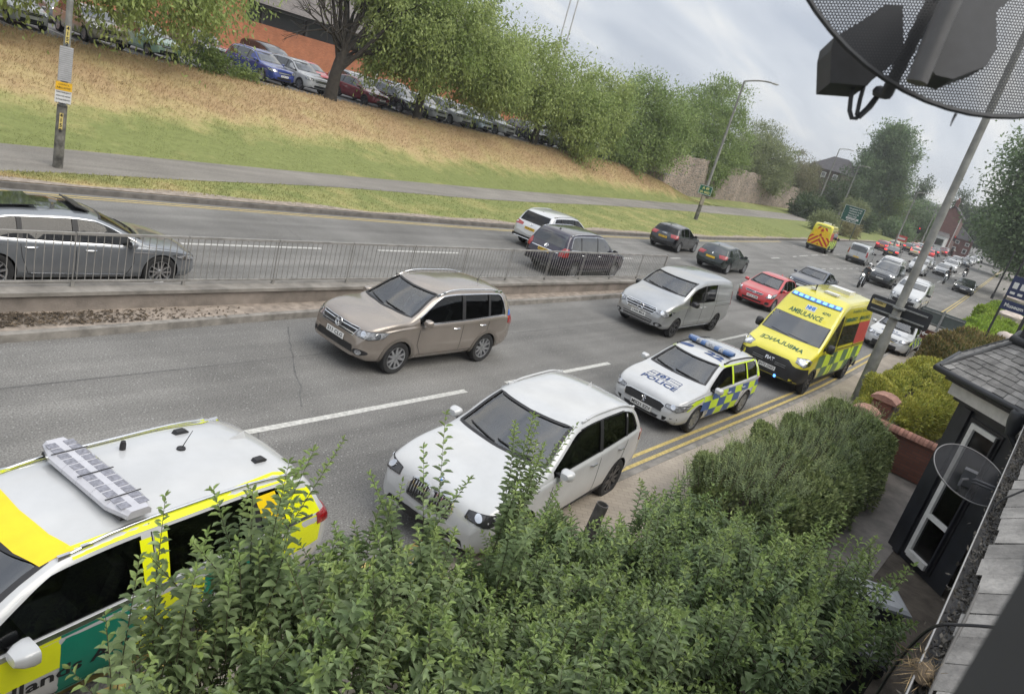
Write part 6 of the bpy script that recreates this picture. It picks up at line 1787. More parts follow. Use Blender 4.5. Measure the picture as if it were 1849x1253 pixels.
tree('garden_tree', 'light green feathery tree standing right of the round headed tree', 188, 43, .4, (3, .25),
	 [(0, 0, 6.4, 4.6, 4.2, 4.8), (3.6, 0, 3.6, 3.6, 3.2, 3.2)], 200, 50, (.5, .2), M_LF, 0, seed=14, limbs=6, sig=.7)
tree('garden_tree', 'rounded green tree in front of the grey roof left of the brick gable house', 200, 38, .4, (3, .25),
	 [(0, 0, 5.0, 5.0, 4.6, 4.6), (5, -1, 3.4, 3.6, 3.4, 3.0)], 190, 50, (.5, .25), M_LC, 0, seed=15, limbs=6, sig=.7)
tree('conifer_tree', 'small dark conifer against the sky behind the brick gable house', 262, 40.0, .4, (15, .3),
	 [(0, 0, 9, 3.2, 3.2, 2.2), (0, 0, 12.5, 2.6, 2.6, 1.5), (0, 0, 15.5, 1.8, 1.8, 1.2)], 80, 40, (.7, .25), M_LDK, .3, seed=16, limbs=16, sig=.7)
tree('conifer_tree', 'dark pointed conifer rising behind the roof ridge', 235, 46.5, .4, (14, .3),
	 [(0, 0, 13.5, 2.4, 2.4, 3.2), (0, 0, 9, 3, 3, 3.4)], 80, 40, (.7, .25), M_LDK, .3, seed=26, limbs=8, sig=.6)
tree('street_tree', 'dark round tree in the distance between the cottage and the far ambulance', 262, 33.6, .2, (5, .4),
	 [(0, 0, 8.5, 6.6, 6.0, 5.4), (6, -3, 6.6, 5, 4.6, 4.6)], 300, 54, (.8, .42), M_LDK, .2, seed=17, limbs=8, sig=1.)
GR = 'big trees on the house side of the road'
tree('street_tree', 'large dark tree overhanging the pavement at the right edge', 99, 5.2, .1, (6, .45),
	 [(0, 2.2, 11.2, 6.0, 6.4, 6.0), (-2, 2.4, 7.4, 4.6, 4.4, 3.4), (4, .5, 9.5, 5, 5.0, 5.6), (0, 3.8, 15.2, 4.6, 4.4, 3.4), (1, .6, 18, 4, 4, 3), (-1, 0, 6, 5, 4.5, 3)], 900, 58, (.42, .22), M_LC, .2, group=GR, seed=18, limbs=12, sig=.8)
tree('street_tree', 'tall green tree standing beyond the right edge tree over the parked queue', 152, 9.6, .1, (7, .45),
	 [(0, 0, 13, 6.2, 5.6, 6.6), (-3, 2.0, 9, 5, 4.6, 5), (1, 0, 20, 4.6, 4.2, 4.2), (2, 3, 7, 5.5, 4.8, 4)], 560, 56, (.65, .32), M_LC, .2, group=GR, seed=19, limbs=12, sig=.9)
tree('street_tree', 'farther green tree whose low branches hang over the end of the car queue', 206, 16, .1, (6, .45),
	 [(0, 0, 9.5, 6.8, 5.6, 5.6), (-2, 1.5, 6.5, 6.4, 5, 4.4)], 420, 56, (.8, .4), M_LC, .2, group=GR, seed=20, limbs=8, sig=1.)
tree('street_tree', 'leafy tree close behind the houses at the right edge of the road', 84, -1.0, .1, (5, .4),
	 [(0, 0, 9.5, 5, 4.6, 5.2), (-3, 0, 6.5, 4, 3.6, 3.6)], 330, 56, (.45, .24), M_LC, .2, group=GR, seed=21, limbs=8, sig=.7)
# shrubs under the direction sign, palms and verge bushes far off
def bush(name, label, x, y, z0, blobs, ncl, per, leaf, lm, sig=.25, seed=0, droop=0., cat='bush', group=None):
	rg = np.random.default_rng(seed + 91); P = []; O = []
	vol = np.array([b[3] * b[4] * b[5] for b in blobs]); cnt = np.maximum(3, (ncl * vol ** .7 / (vol ** .7).sum()).astype(int))
	for b, c in zip(blobs, cnt):
		d = unit(rg.normal(size=(c, 3)) + np.array([0, 0, .15])); r = rg.uniform(.25, 1, c) ** .4
		P.append(np.array(b[:3]) + d * r[:, None] * np.array(b[3:6])); O.append(d)
	P = np.concatenate(P); O = np.concatenate(O); ci = np.repeat(np.arange(len(P)), per); n = len(ci)
	Q = P[ci] + rg.normal(size=(n, 3)) * sig; Q[:, 2] = np.maximum(Q[:, 2], .02)
	D = unit(O[ci] + rg.normal(size=(n, 3)) * .7 + np.array([0, 0, -droop])); N = unit(rg.normal(size=(n, 3)) * .6 + np.array([0, 0, .7]))
	v, f = leaf_cards(Q, D, N, leaf[0] * rg.uniform(.6, 1.4, n), leaf[1] * rg.uniform(.7, 1.3, n))
	t = thing(name, label, cat, (x, y, z0), 0, group); link('foliage', fast_mesh('foliage', v, f, lm), t)
	m = MB()
	for i in rg.choice(len(P), min(8, len(P)), replace=False): m.tube([(0, 0, -.1), P[i] * np.array([.4, .4, .6]), P[i]], [.035, .025, .01], 5, cap=False)
	m.build('stems', M_BARK, t)
	return t
bush('verge_bush', 'rounded olive shrub under the green direction sign', 108.5, 31.5, .3, [(0, 0, 1.2, 2.6, 2.0, 1.4)], 70, 50, (.34, .12), M_LG, .35, 1)
bush('verge_bush', 'spiky yellow green shrub right of the direction sign posts', 117, 31.2, .3, [(0, 0, .8, 3.0, 1.8, 1.0), (4, 0, .7, 2.4, 1.6, .9)], 80, 44, (.5, .1), leaf_mat('leaf_straw', (.17, .17, .075), (.26, .23, .12)), .3, 2)
bush('palm_shrub', 'small palm like shrub with drooping grey green blades', 145, 38, .3, [(0, 0, 3.6, 1.9, 1.9, 1.6)], 60, 40, (.9, .14), M_LG, .3, 3, droop=.5)
for i, (x, y, l) in enumerate(((158, 40, 'dark hedge bush on the far verge left of the thin lamp column'), (176, 36, 'green bush on the far verge behind the traffic light'), (133, 42, 'dark leaved bush below the end of the stone wall'))):
	bush('verge_bush', l, x, y, .3, [(0, 0, 1.6, 4.2, 3, 2.2), (4, 0, 1.2, 3.6, 2.6, 1.6)], 90, 46, (.55, .25), [M_LDK, M_LC, M_LDK][i], .5, 30 + i)
bush('ivy', 'green ivy curtain hanging on the stone wall behind the lamp column', 92.5, 42.0, .9, [(0, 0, 2.2, 1.0, .35, 2.2), (2.6, .5, 3.0, 1.6, .4, 1.4), (-2.4, -.4, 3.4, 1.5, .4, 1.1)], 70, 46, (.28, .15), M_LD, .25, 40, droop=.6, cat='ivy')
# --- long grass on the bank: blades as one mesh (stuff)
def bank_grass():
	n = 90000
	x = RNG.uniform(-2, 1, n); x = 4 + 86 * RNG.uniform(0, 1, n) ** 1.35
	u = RNG.uniform(0, 1, n); p1 = yP1(x); y = p1 + .05 + (np.where(x < 62, 38.4, np.minimum(38.4, yW(np.maximum(60, x)))) - p1) * u
	z = terrain(x, y); dr = dryness(x, y); l = .04 + .15 * dr * RNG.uniform(.4, 1.2, n) + .04 * RNG.uniform(0, 1, n)
	D = RNG.normal(size=(n, 3)) * .55 + np.array([.15, -.25, 1.0]); N = RNG.normal(size=(n, 3)) * .35 + np.array([0, -.9, .9])
	v, f = leaf_cards(np.stack([x, y, z - .02], 1), D, N, l, .014 + .014 * dr)
	me = fast_mesh('bank_blades', v, f, M_GRASS); at = me.attributes.new('dry', 'FLOAT', 'POINT'); at.data.foreach_set('value', np.repeat(dr, 4).astype(np.float32))
	tag(link('bank_grass_blades', me), 'long dry and green grass growing on the bank below the car park', 'grass', kind='stuff')
	n = 26000; x = 5 + 80 * RNG.uniform(0, 1, n) ** 1.4; a, b = yE(x) + .45, yP0(x); y = a + (b - a) * RNG.uniform(0, 1, n); z = terrain(x, y); dr = dryness(x, y)
	D = RNG.normal(size=(n, 3)) * .6 + np.array([0, 0, .9]); N = RNG.normal(size=(n, 3)) * .35 + np.array([0, -.9, .9])
	v, f = leaf_cards(np.stack([x, y, z - .01], 1), D, N, .04 + .07 * RNG.uniform(0, 1, n), .025)
	me = fast_mesh('verge_blades', v, f, M_GRASS); at = me.attributes.new('dry', 'FLOAT', 'POINT'); at.data.foreach_set('value', np.repeat(dr, 4).astype(np.float32))
	tag(link('verge_grass_blades', me), 'short grass on the verge between footpath and far kerb', 'grass', kind='stuff')
bank_grass()
# --- leafy shrub below the window: shoots with opposite leaves
M_PRIVET = leaf_mat('leaf_privet', (.175, .25, .12), (.27, .345, .165), trans=.38, isl=.42, scale=1.6, rough=.36)
M_PRIVET_TIP = leaf_mat('leaf_privet_young', (.20, .29, .09), (.30, .38, .13), trans=.3, isl=.25, scale=2., rough=.4)
M_STEM = mat('green_brown_stem', (.075, .065, .035), rough=.8, var=.3)
def shoots(S0, DIR, LEN, leafL, rg, tipk=.22, spread=.9, pitch=.42):
	"""shoots from S0 along DIR with opposite leaf pairs; returns leaf arrays and stem tubes"""
	Ps, Ds, Ns, Ls, tip = [], [], [], [], []; stems = []
	for p, d, l in zip(S0, DIR, LEN):
		d = d / np.linalg.norm(d); a = np.cross(d, (0.3, .5, .8)); a /= np.linalg.norm(a); b = np.cross(d, a)
		ll = leafL * rg.uniform(.8, 1.2); k = max(3, int(l / (ll * pitch))); ph = rg.uniform(0, 6.3); cv = rg.normal(size=3) * .10
		pts = []
		for i in range(k + 1):
			q = i / k; c = p + d * l * q + cv * l * q * q; pts.append(c)
			if i == 0: continue
			s = (ph + i * PI / 2 + rg.normal() * .25); sc = (1 - .45 * max(0, q - .6) / .4) * rg.uniform(.75, 1.15)
			for sg in (0, PI):
				side = math.cos(s + sg) * a + math.sin(s + sg) * b
				up = .35 + .9 * max(0, q - .55)
				Ps.append(c); Ds.append(side * spread + d * up + np.array((0, 0, -.12))); Ns.append(d * 1.0 - side * .35 + rg.normal(size=3) * .25 + np.array((0, 0, .35))); Ls.append(ll * sc); tip.append(1 if q > 1 - tipk else 0)
		Ps.append(pts[-1]); Ds.append(d + rg.normal(size=3) * .2); Ns.append(a); Ls.append(ll * .6); tip.append(1)
		stems.append(pts)
	return np.array(Ps), np.array(Ds), np.array(Ns), np.array(Ls), np.array(tip), stems
def privet():
	rg = np.random.default_rng(21)
	t = thing('leafy_shrub', 'large leafy green shrub filling the foreground below the window', 'shrub', (3.5, 2.2, .08))
	o0 = np.array((3.5, 2.2, .08))
	def top(x, y):
		z = np.interp(x, [.5, 1.6, 2.4, 3.6, 4.4, 5.2, 6.8, 8.2], [1.7, 1.8, 2.2, 1.95, 1.5, 1.2, 1.1, 1.0])
		zi = np.interp(x, [.5, 3, 5, 6.5, 8.2], [1.8, 1.95, 2.0, 2.1, 1.9])
		k = np.clip((y - 1.2) / 1.2, 0, 1)
		return z * k + zi * (1 - k) + .14 * np.sin(x * 2.1 + 1) * np.sin(y * 2.7) + .10 * np.sin(x * 4.3 + y * 3.1)
	S0, DI, LE = [], [], []
	# body: area between the house and the pavement
	n = 3300
	while len(S0) < n:
		x, y = rg.uniform(.6, 9.6), rg.uniform(.05, 3.5)
		if x > 8.0 and y < 1.9: continue
		if y < .35 + .5 * max(0, (x - 5.2)) * .5 and rg.uniform() < .7: continue
		if x > 6.9 and y > 3.2: continue
		if x < 1.85 - (3.3 - y) * .6: continue
		if x > 6.4 and y < .9 and rg.uniform() < .45: continue
		z = float(top(x, y)) - rg.uniform(.15, 1.0) ** 1.5 * .9
		S0.append((x, y, z)); DI.append((rg.normal() * .45, rg.normal() * .35 + (.25 if y > 3 else 0) - .10, 1.0)); LE.append(rg.uniform(.22, .52))
	for _ in range(520):                                     # the side towards the pavement
		x = rg.uniform(1.9, 7.2); z = rg.uniform(.5, 2.2); z *= float(np.clip(top(x, 3.3) / 2.2, .3, 1)); S0.append((x, 3.35 + rg.normal() * .12, z)); DI.append((rg.normal() * .4, .9, .7)); LE.append(rg.uniform(.2, .4))
	# tall shoots that stand out of the top
	TALL = [(2.62, 3.3, 1.9, 1.42, 9), (2.4, 3.2, 2.0, 1.05, 5), (4.15, 3.2, 1.6, 1.3, 7), (4.0, 3.3, 1.7, .95, 4), (5.55, 3.3, 1.5, 1.55, 11), (5.3, 3.2, 1.4, 1.1, 5), (8.3, 3.2, .9, .85, 3), (1.95, 3.2, 2.0, .95, 4), (1.6, 3.0, 1.75, .8, 3), (7.4, 2.6, 1.0, 1.0, 4), (6.4, 1.1, 1.6, 1.2, 8), (7.2, .75, 1.5, 1.3, 9), (6.2, .45, 1.5, 1.35, 10), (7.9, .55, 1.4, 1.3, 9), (8.3, .9, 1.2, 1.2, 7), (7.4, 1.3, 1.4, 1.1, 7), (5.6, .6, 1.6, 1.1, 8), (3.3, 2.8, 2.0, .6, 5), (4.8, 1.3, 1.8, .7, 5)]
	for (x, y, z, l, k) in TALL:
		for i in range(k):
			S0.append((x + rg.normal() * .10, y + rg.normal() * .10, z)); DI.append((rg.normal() * .17, rg.normal() * .15, 1.)); LE.append(l * rg.uniform(.55, 1.0))
	S0 = np.array(S0) - o0
	P, D, N, L, tip, stems = shoots(S0, np.array(DI), np.array(LE), .092, rg, pitch=.34)
	v, f = leaf_quads(P, D, N, L, L * .46, .16)
	link('foliage', fast_mesh('foliage', v, f, [M_PRIVET, M_PRIVET_TIP], np.repeat(tip, 2), True), t)
	m = MB()
	for s in stems: m.tube([s[0] - np.array((0, 0, .12)), s[len(s) // 2], s[-1]], [.0045, .0035, .0015], 4, cap=False)
	for i in range(70):
		x, y = rg.uniform(.8, 7.4), rg.uniform(.3, 3.3); b_ = np.array((x, y, .0)) - np.array((3.5, 2.2, 0)); m.tube([b_, b_ + np.array((rg.normal() * .12, rg.normal() * .12, .5 * float(top(x, y)))), b_ + np.array((rg.normal() * .2, rg.normal() * .2, float(top(x, y)) - .3))], [.022, .016, .007], 5, cap=False)
	m.build('stems', M_STEM, t)
privet()
def hedge(name, label, x0, x1, y0, y1, ztop, n, leaf, mats_, seed, tipfrac=.35, lump=.18, cat='hedge', fl=.1, shoot=None):
	"""clipped but loose hedge: leaves through the skin of a rounded bank"""
	rg = np.random.default_rng(seed); cx, cy = (x0 + x1) / 2, (y0 + y1) / 2
	t = thing(name, label, cat, (cx, cy, fl))
	u = rg.uniform(-1, 1, n); a = rg.uniform(0, PI, n)
	hx, hy = (x1 - x0) / 2, (y1 - y0) / 2
	e = .55
	cs = np.sign(np.cos(a)) * np.abs(np.cos(a)) ** e; sn = np.sin(a) ** e
	r = 1 - .22 * rg.uniform(0, 1, n) ** 2.2
	taper = np.clip((1 - np.abs(u)) * 5, .25, 1) ** .5
	lx = 1 + lump * np.sin(u * hx * 1.9 + seed) * np.sin(a * 3 + u * 5) + lump * .7 * np.sin(u * hx * 4.7 + a * 5)
	P = np.stack([u * hx, cs * hy * r * lx * taper, (ztop - fl) * sn * r * lx * taper], 1)
	O = unit(np.stack([np.zeros(n) + .2 * np.sign(u) * (np.abs(u) > .9), np.cos(a), np.sin(a) + .1], 1))
	D = unit(O + rg.normal(size=(n, 3)) * .65 + np.array([0, 0, .25])); N = unit(rg.normal(size=(n, 3)) + np.array([0, 0, .5]))
	L = leaf[0] * rg.uniform(.6, 1.4, n)
	v, f = leaf_cards(P, D, N, L, leaf[1] * rg.uniform(.7, 1.3, n))
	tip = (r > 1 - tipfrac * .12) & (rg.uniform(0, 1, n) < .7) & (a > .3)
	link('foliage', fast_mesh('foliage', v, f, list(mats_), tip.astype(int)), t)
	m = MB()
	for i in range(int(3 * hx)):
		x = rg.uniform(-hx, hx) * .95; m.tube([(x, rg.normal() * .2 * hy, -.05), (x + rg.normal() * .2, rg.normal() * .2 * hy, ztop * .5)], [.02, .008], 5, cap=False)
	if shoot:
		k = shoot; x = rg.uniform(-hx, hx, k) * .95; a = rg.uniform(.5, 1.9, k)
		for i in range(k):
			p = np.array((x[i], math.cos(a[i]) * hy, (ztop - fl) * math.sin(a[i]) * .95)); d = np.array((rg.normal() * .25, math.cos(a[i]) * .5, 1.)); m.tube([p, p + d * .18, p + d * .40], [.005, .004, .002], 4, cap=False)
	m.build('stems', M_STEM, t)
	return t
M_BOXL = leaf_mat('leaf_box', (.12, .165, .07), (.19, .235, .10), trans=.2, isl=.4, scale=1.2); M_BOXT = leaf_mat('leaf_box_young', (.21, .27, .10), (.30, .34, .14), trans=.25, isl=.3, scale=1.)
hedge('fine_leaved_hedge', 'fine leaved dark green hedge between the pavement and the brick garden wall', 10.2, 18.2, 1.7, 3.62, 1.18, 80000, (.080, .040), (M_BOXL, M_BOXT), 3, shoot=420, lump=.17)
def feather(x0, x1, y0, y1, zt, k, mt, seed):
	"""loose leafy shoots growing out of the fine leaved hedge"""
	rg = np.random.default_rng(seed); h = [o for o in bpy.data.objects if o.name.startswith('fine_leaved_hedge')][0]; o0 = np.array(h.location)
	x = rg.uniform(x0, x1, k); a = rg.uniform(.35, 2.3, k); cy, hy = (y0 + y1) / 2, (y1 - y0) / 2
	S0 = np.stack([x, cy + np.cos(a) * hy * .92, .1 + (zt - .1) * np.sin(a) ** .55 * .93], 1) - o0
	DI = np.stack([rg.normal(size=k) * .35 - .2, np.cos(a) * .7 + rg.normal(size=k) * .25, np.full(k, 1.)], 1)
	P, D, N, L, tip, st = shoots(S0, DI, rg.uniform(.22, .55, k), .05, rg, pitch=.5)
	v, f = leaf_cards(P, D, N, L, L * .42); link('shoot_leaves', fast_mesh('shoot_leaves', v, f, list(mt), tip), h)
feather(10.4, 18.0, 1.75, 3.58, 1.18, 1500, (M_BOXL, M_BOXT), 77)
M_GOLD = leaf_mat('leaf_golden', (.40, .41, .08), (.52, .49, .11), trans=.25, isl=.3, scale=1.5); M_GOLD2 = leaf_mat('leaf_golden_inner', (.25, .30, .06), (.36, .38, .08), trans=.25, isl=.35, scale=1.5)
hedge('golden_hedge', 'golden yellow hedge just behind the brick gate pier', 20.4, 29.5, 1.6, 3.5, 1.35, 60000, (.09, .042), (M_GOLD2, M_GOLD), 4, .9, lump=.16)
hedge('mixed_hedge', 'loose green hedge with reddish tips beyond the golden hedge', 28.2, 38.0, 1.4, 3.6, 1.75, 46000, (.13, .055), (leaf_mat('leaf_mixed', (.10, .12, .04), (.19, .18, .06)), leaf_mat('leaf_mixed_red', (.21, .16, .07), (.25, .2, .08))), 5, .5, lump=.2, shoot=40)
hedge('lime_hedge', 'bright lime green clipped hedge near the chimney with a pale stone beside it', 39.5, 52, 2.0, 4.3, 1.5, 30000, (.18, .08), (leaf_mat('leaf_lime', (.22, .34, .05), (.34, .45, .08)), leaf_mat('leaf_lime2', (.2, .3, .04), (.3, .38, .06))), 6, .6, lump=.1)
hedge('lime_hedge', 'second bright lime green hedge farther along the pavement by the pale stones', 54, 66, 2.6, 5.0, 1.55, 26000, (.2, .09), (MATS['leaf_lime'], MATS['leaf_lime2']), 7, .6, lump=.1)
# ------------------------------------------------------------------ the traffic
def slope(fn, x): return math.atan((float(fn(x + 1)) - float(fn(x - 1))) / 2)
tiguan(); x3(); police_308(); vito()
amb, ad = ambulance('yellow ambulance with blue lights lit, mirrored bonnet lettering, facing the camera behind the police estate')
near_car(amb, ad[0], ad[1], ad[3], 21.83, 4.99)
a2 = dup(amb, (0, 0, 0), 0, 'yellow ambulance driving away, red and yellow chevrons on its rear doors', None); a2.location = (77.4, 21.85, 0); a2.rotation_euler = (0, 0, R(8))
a3 = dup(amb, (0, 0, 0), 0, 'tiny yellow ambulance far up the road beyond the queue', None); a3.location = (287, 28.2, 0); a3.rotation_euler = (0, 0, R(4))
for o in (amb, a2, a3): o['group'] = 'yellow box ambulances'
P_ = {k: paint(*v) for k, v in dict(red=('red', (.46, .025, .03), 0, .3), silver=('silver2', (.46, .47, .48), .5, .3), white=('white', (.50, .51, .52), 0, .25), black=('black', (.012, .013, .016), .2, .22), purple=('purple_black', (.020, .016, .034), .3, .22),
	navy=('navy', (.05, .06, .085), .4, .28), grey=('grey', (.20, .215, .235), .45, .28), dgrey=('dark_grey', (.05, .055, .06), .4, .25), blue=('blue', (.035, .06, .27), .3, .25), mint=('mint', (.46, .68, .56), 0, .3), lblue=('light_blue', (.42, .50, .58), .4, .28), maroon=('maroon', (.20, .022, .035), .3, .25), green=('dark_green', (.016, .026, .024), .3, .25), gold=('pale_gold', (.42, .38, .30), .4, .3)).items()}
# 6 grey fastback estate with an open sunroof
def arteon():
	L, hw = 4.87, .935
	B = Body(L=L, W=1.87, H=1.45, ground=.19, ws=(1.0, 1.34), rw=(.98, 1.33), ws_d=1.02, win_lo=.03, tum=.42, nose_w=.74,
			 top=[(0, .56), (.03, .68), (.09, .76), (.25, .82), (.6, .89), (.92, .94), (1.04, .97), (1.18, 1.04), (1.80, 1.33), (2.08, 1.41), (2.6, 1.455), (3.4, 1.44), (4.1, 1.35), (4.4, 1.25), (4.66, 1.0), (4.78, .94), (4.84, .82), (4.87, .6)],
			 belt=[(0, .50), (.1, .66), (.4, .77), (1.1, .85), (1.8, .885), (3.0, .93), (4.2, .985), (4.6, .93), (4.87, .56)])
	def extra(B, root):
		m = MB(); B.patch(m, [(B.X(2.16), -.44), (B.X(3.7), -.44), (B.X(3.7), .44), (B.X(2.16), .44)], V_T, .004, grid=.12); o = m.build('sunroof', M_DARKGLASS, root, 60)
		l, n = B.hit((B.X(2.12), 0, 3), V_T); m = MB(); m.box(l + np.array((-.10, 0, .045)), (.26, .84, .02), 0, ax=[(.94, 0, -.34), (0, 1, 0), (.34, 0, .94)]); m.build('sunroof_deflector', M_BLACK, root)
		l, n = B.hit((B.X(3.2), 0, 3), V_T); m = MB(); m.box(l + np.array((-.15, 0, .035)), (.75, .86, .015), 0, ax=[(.995, 0, .06), (0, 1, 0), (-.06, 0, .995)]); m.build('sunroof_panel', M_DARKGLASS, root)
		m = MB()
		for vw, sg in ((V_L, -1), (V_R, 1)): m = MB(); B.strip(m, [(sg * B.X(1.52), .30), (sg * B.X(3.2), .325)], vw, .03, .012); m.build('sill_trim', M_CHROME, root); m = MB(); B.strip(m, [(sg * B.X(1.0), .76), (sg * B.X(1.42), .775)], vw, .02, .008); m.build('wing_trim', M_CHROME, root)
		for vw, sg in ((V_L, -1), (V_R, 1)): m = MB(); B.strip(m, [(sg * B.X(d), float(B.zs(d)) - .09) for d in np.linspace(.7, 4.5, 10)], vw, .012, .004); m.build('side_crease', P_['grey'], root)
	o = make_car(B, 'grey low estate with an open glass sunroof, cut by the left edge behind the railing', P_['grey'], 'car', 'estate_car',
		wheels=(2.98, .82, .35, .235), cavity=(1.25, 4.3, 2.1, 3.2), glass=[(1.34, 2.42), (2.50, 3.36), (3.42, 4.45)], trim_chrome=True,
		seams=[[(1.40, .86), (1.38, .55), (1.5, .32)], [(2.46, .92), (2.46, .32)], [(3.40, .95), (3.36, .66), (3.25, .34)], [(1.5, .31), (3.25, .32)]],
		hl=[(.10, .42, .64), (.22, .72, .61), (.44, .88, .64), (.62, .90, .72), (.36, .78, .725), (.14, .44, .69)], tl=TL(L, hw, .78, .90, .45, .40),
		grille=[dict(poly=trap(.62, .50, .66, .66), bars=3), dict(nm='lower_intake', poly=trap(.7, .25, .74, .40))], badge=[('vw', V_F, 0, .60, .07)], plate_f=('', V_F, .45, False, 0), plate_r=('', V_B, .62, True, 0),
		mirrors=(1.52, .92, P_['grey'], 1., False), handles=[(2.20, .80), (3.22, .84)], extra=extra, wheel_style=(5, .34, .035), dark_rims=False, aerial=None)
	far_car(o, L, .82, 2.98, hw, 4.40, 14.45)
arteon()
# 7 police rapid response estate right below the window
def response():
	L, hw = 4.70, .942
	B = Body(L=L, W=1.884, H=1.67, ground=.23, ws=(1.125, 1.535), rw=(1.14, 1.52), ws_d=.90, win_lo=.035, tum=.34, crown=.045,
			 top=[(0, .66), (.03, .82), (.10, .92), (.25, .98), (.6, 1.035), (.90, 1.085), (1.03, 1.14), (1.66, 1.535), (1.95, 1.63), (2.6, 1.675), (3.4, 1.675), (4.05, 1.635), (4.28, 1.59), (4.52, 1.16), (4.62, 1.04), (4.68, .9), (4.70, .70)],
			 belt=[(0, .60), (.1, .78), (.4, .90), (1.1, .975), (1.7, 1.0), (3.2, 1.045), (4.2, 1.08), (4.55, 1.0), (4.7, .66)])
	ye = mat('livery_yellow', (.78, .82, .01), rough=.35, var=.04); gr = mat('livery_green', (.0, .20, .13), rough=.35, var=.05); am = mat('livery_amber', (.85, .60, .01), rough=.35, var=.05)
	def extra(B, root):
		bl = []; ds = [(.75, 1.84, 0), (1.84, 2.42, 1), (2.42, 3.05, 0), (3.05, 3.75, 1), (3.75, 4.45, 0)]
		for d0, d1, k in ds:
			for z0, z1, f in ((.66, None, 0), (.34, .66, 1)):
				n = 8; P = [(d, z0) for d in np.linspace(d0, d1, n)]; kk = k
				if f: kk = 1 - k if False else k
				P += [(d, (float(B.zs(d)) - .02) if z1 is None else z1) for d in np.linspace(d1, d0, n)]
				if f and (abs((d0 + d1) / 2 - 3.72) < .5 or d0 < .8): continue
				bl.append((kk, P))
		livery(B, root, bl, [ye, gr])
		up = lambda d: B.zhi(d) + .03
		pl = []
		P = [(d, up(d)) for d in np.linspace(2.0, 4.05, 20)]; P += [(d, up(d) + .055) for d in np.linspace(4.05, 2.0, 20)]; pl.append((0, P))
		pl.append((0, [(2.50, 1.05), (2.60, 1.05), (2.60, 1.50), (2.50, 1.50)])); pl.append((0, [(2.625, 1.05), (2.72, 1.05), (2.74, 1.50), (2.625, 1.50)]))
		pl.append((1, [(3.72, 1.12), (3.95, 1.12), (3.85, 1.50), (3.62, 1.50)])); pl.append((0, [(3.97, 1.10), (4.42, 1.06), (4.20, 1.54), (3.88, 1.52)]))
		livery(B, root, pl, [ye, am], off=.008)
		m = MB(); B.patch(m, [(B.X(1.80), -.63), (B.X(1.73), -.4), (B.X(1.70), 0), (B.X(1.73), .4), (B.X(1.80), .63), (B.X(2.04), .64), (B.X(1.97), .4), (B.X(1.94), 0), (B.X(1.97), -.4), (B.X(2.04), -.64)], V_T, .006, grid=.06); m.build('header_band', am, root, 60)
		t = MB(); B.text(t, 'Midlands Ambulance', V_L, -B.X(2.15), .60, .17, bold=.004, wid=1.85); t.build('side_lettering', M_INK, root)
		t = MB(); B.text(t, 'Midlands Ambulance', V_R, B.X(2.05), .58, .17, bold=.004, wid=1.85); t.build('side_lettering', M_INK, root)
		m = MB()
		for vw, sg in ((V_L, -1), (V_R, 1)): m = MB(); B.strip(m, [(sg * B.X(d), B.zlo(d) - .035) for d in np.linspace(1.4, 4.3, 20)], vw, .035, .010); m.build('waistline_trim', M_CHROME, root)
		# light bar in clear plastic
		o = light_bar(B, root, 2.52, 1.34, .32, .08, [mat('clear_beacon', (.50, .50, .54), rough=.10, coat=1., var=.06, scale=9.)], segs=6, base=.035)
		lb = MB(); lq, _ = B.hit((B.X(2.52), 0, 3), V_T)
		for i in range(12):
			for s in (-1, 1): lb.box((lq[0] + s * .075, -.56 + i * 1.12 / 11, lq[2] + .128), (.085, .082, .004))
		lb.build('lamp_modules', mat('module_silver', (.30, .30, .34), rough=.25, metal=.5, var=.3, scale=30.), o)
		lb = MB()
		for y in (-.42, 0, .42): lb.box((lq[0], y, lq[2] + .130), (.30, .012, .006))
		lb.build('lens_strap', M_BLACK, o)
		for d, y, k in ((3.0, .42, 'stub'), (3.42, -.10 + .25, 'rod'), (3.62, .46, 'box'), (4.02, .12, 'fin'), (3.95, -.36 + .9 - .9, 'box')):
			l, _ = B.hit((B.X(d), -y if k != 'x' else y, 3), V_T); m = MB()
			if k == 'stub': m.lathe([(.028, -.02), (.028, .06), (.020, .10), (.001, .10)], 12, tuple(l)); m.build('roof_aerial', M_BLACK, root, 40)
			elif k == 'rod': m.lathe([(.045, -.01), (.04, .018), (.001, .03)], 14, tuple(l)); m.tube([l, l + np.array((-.10, 0, .20))], [.006, .003], 5); m.build('roof_aerial', M_BLACK, root, 40)
			elif k == 'box':
				m.prism([(-.09, 0), (.05, 0), (.07, .02), (.03, .05), (-.06, .05)], l + np.array((0, -.035, -.01)), (-1, 0, 0), (0, 0, 1), (0, .07, 0)); m.build('roof_camera', M_BLACK, root)
			else:
				m.v += [tuple(l + np.array(p)) for p in ((.14, 0, -.01), (-.10, .04, -.01), (-.10, -.04, -.01), (-.09, 0, .075))]
				for f in ((0, 1, 3), (0, 3, 2), (1, 2, 3), (0, 2, 1)): m.f.append(f); m.m.append(0)
				m.build('roof_aerial', P_['white'], root)
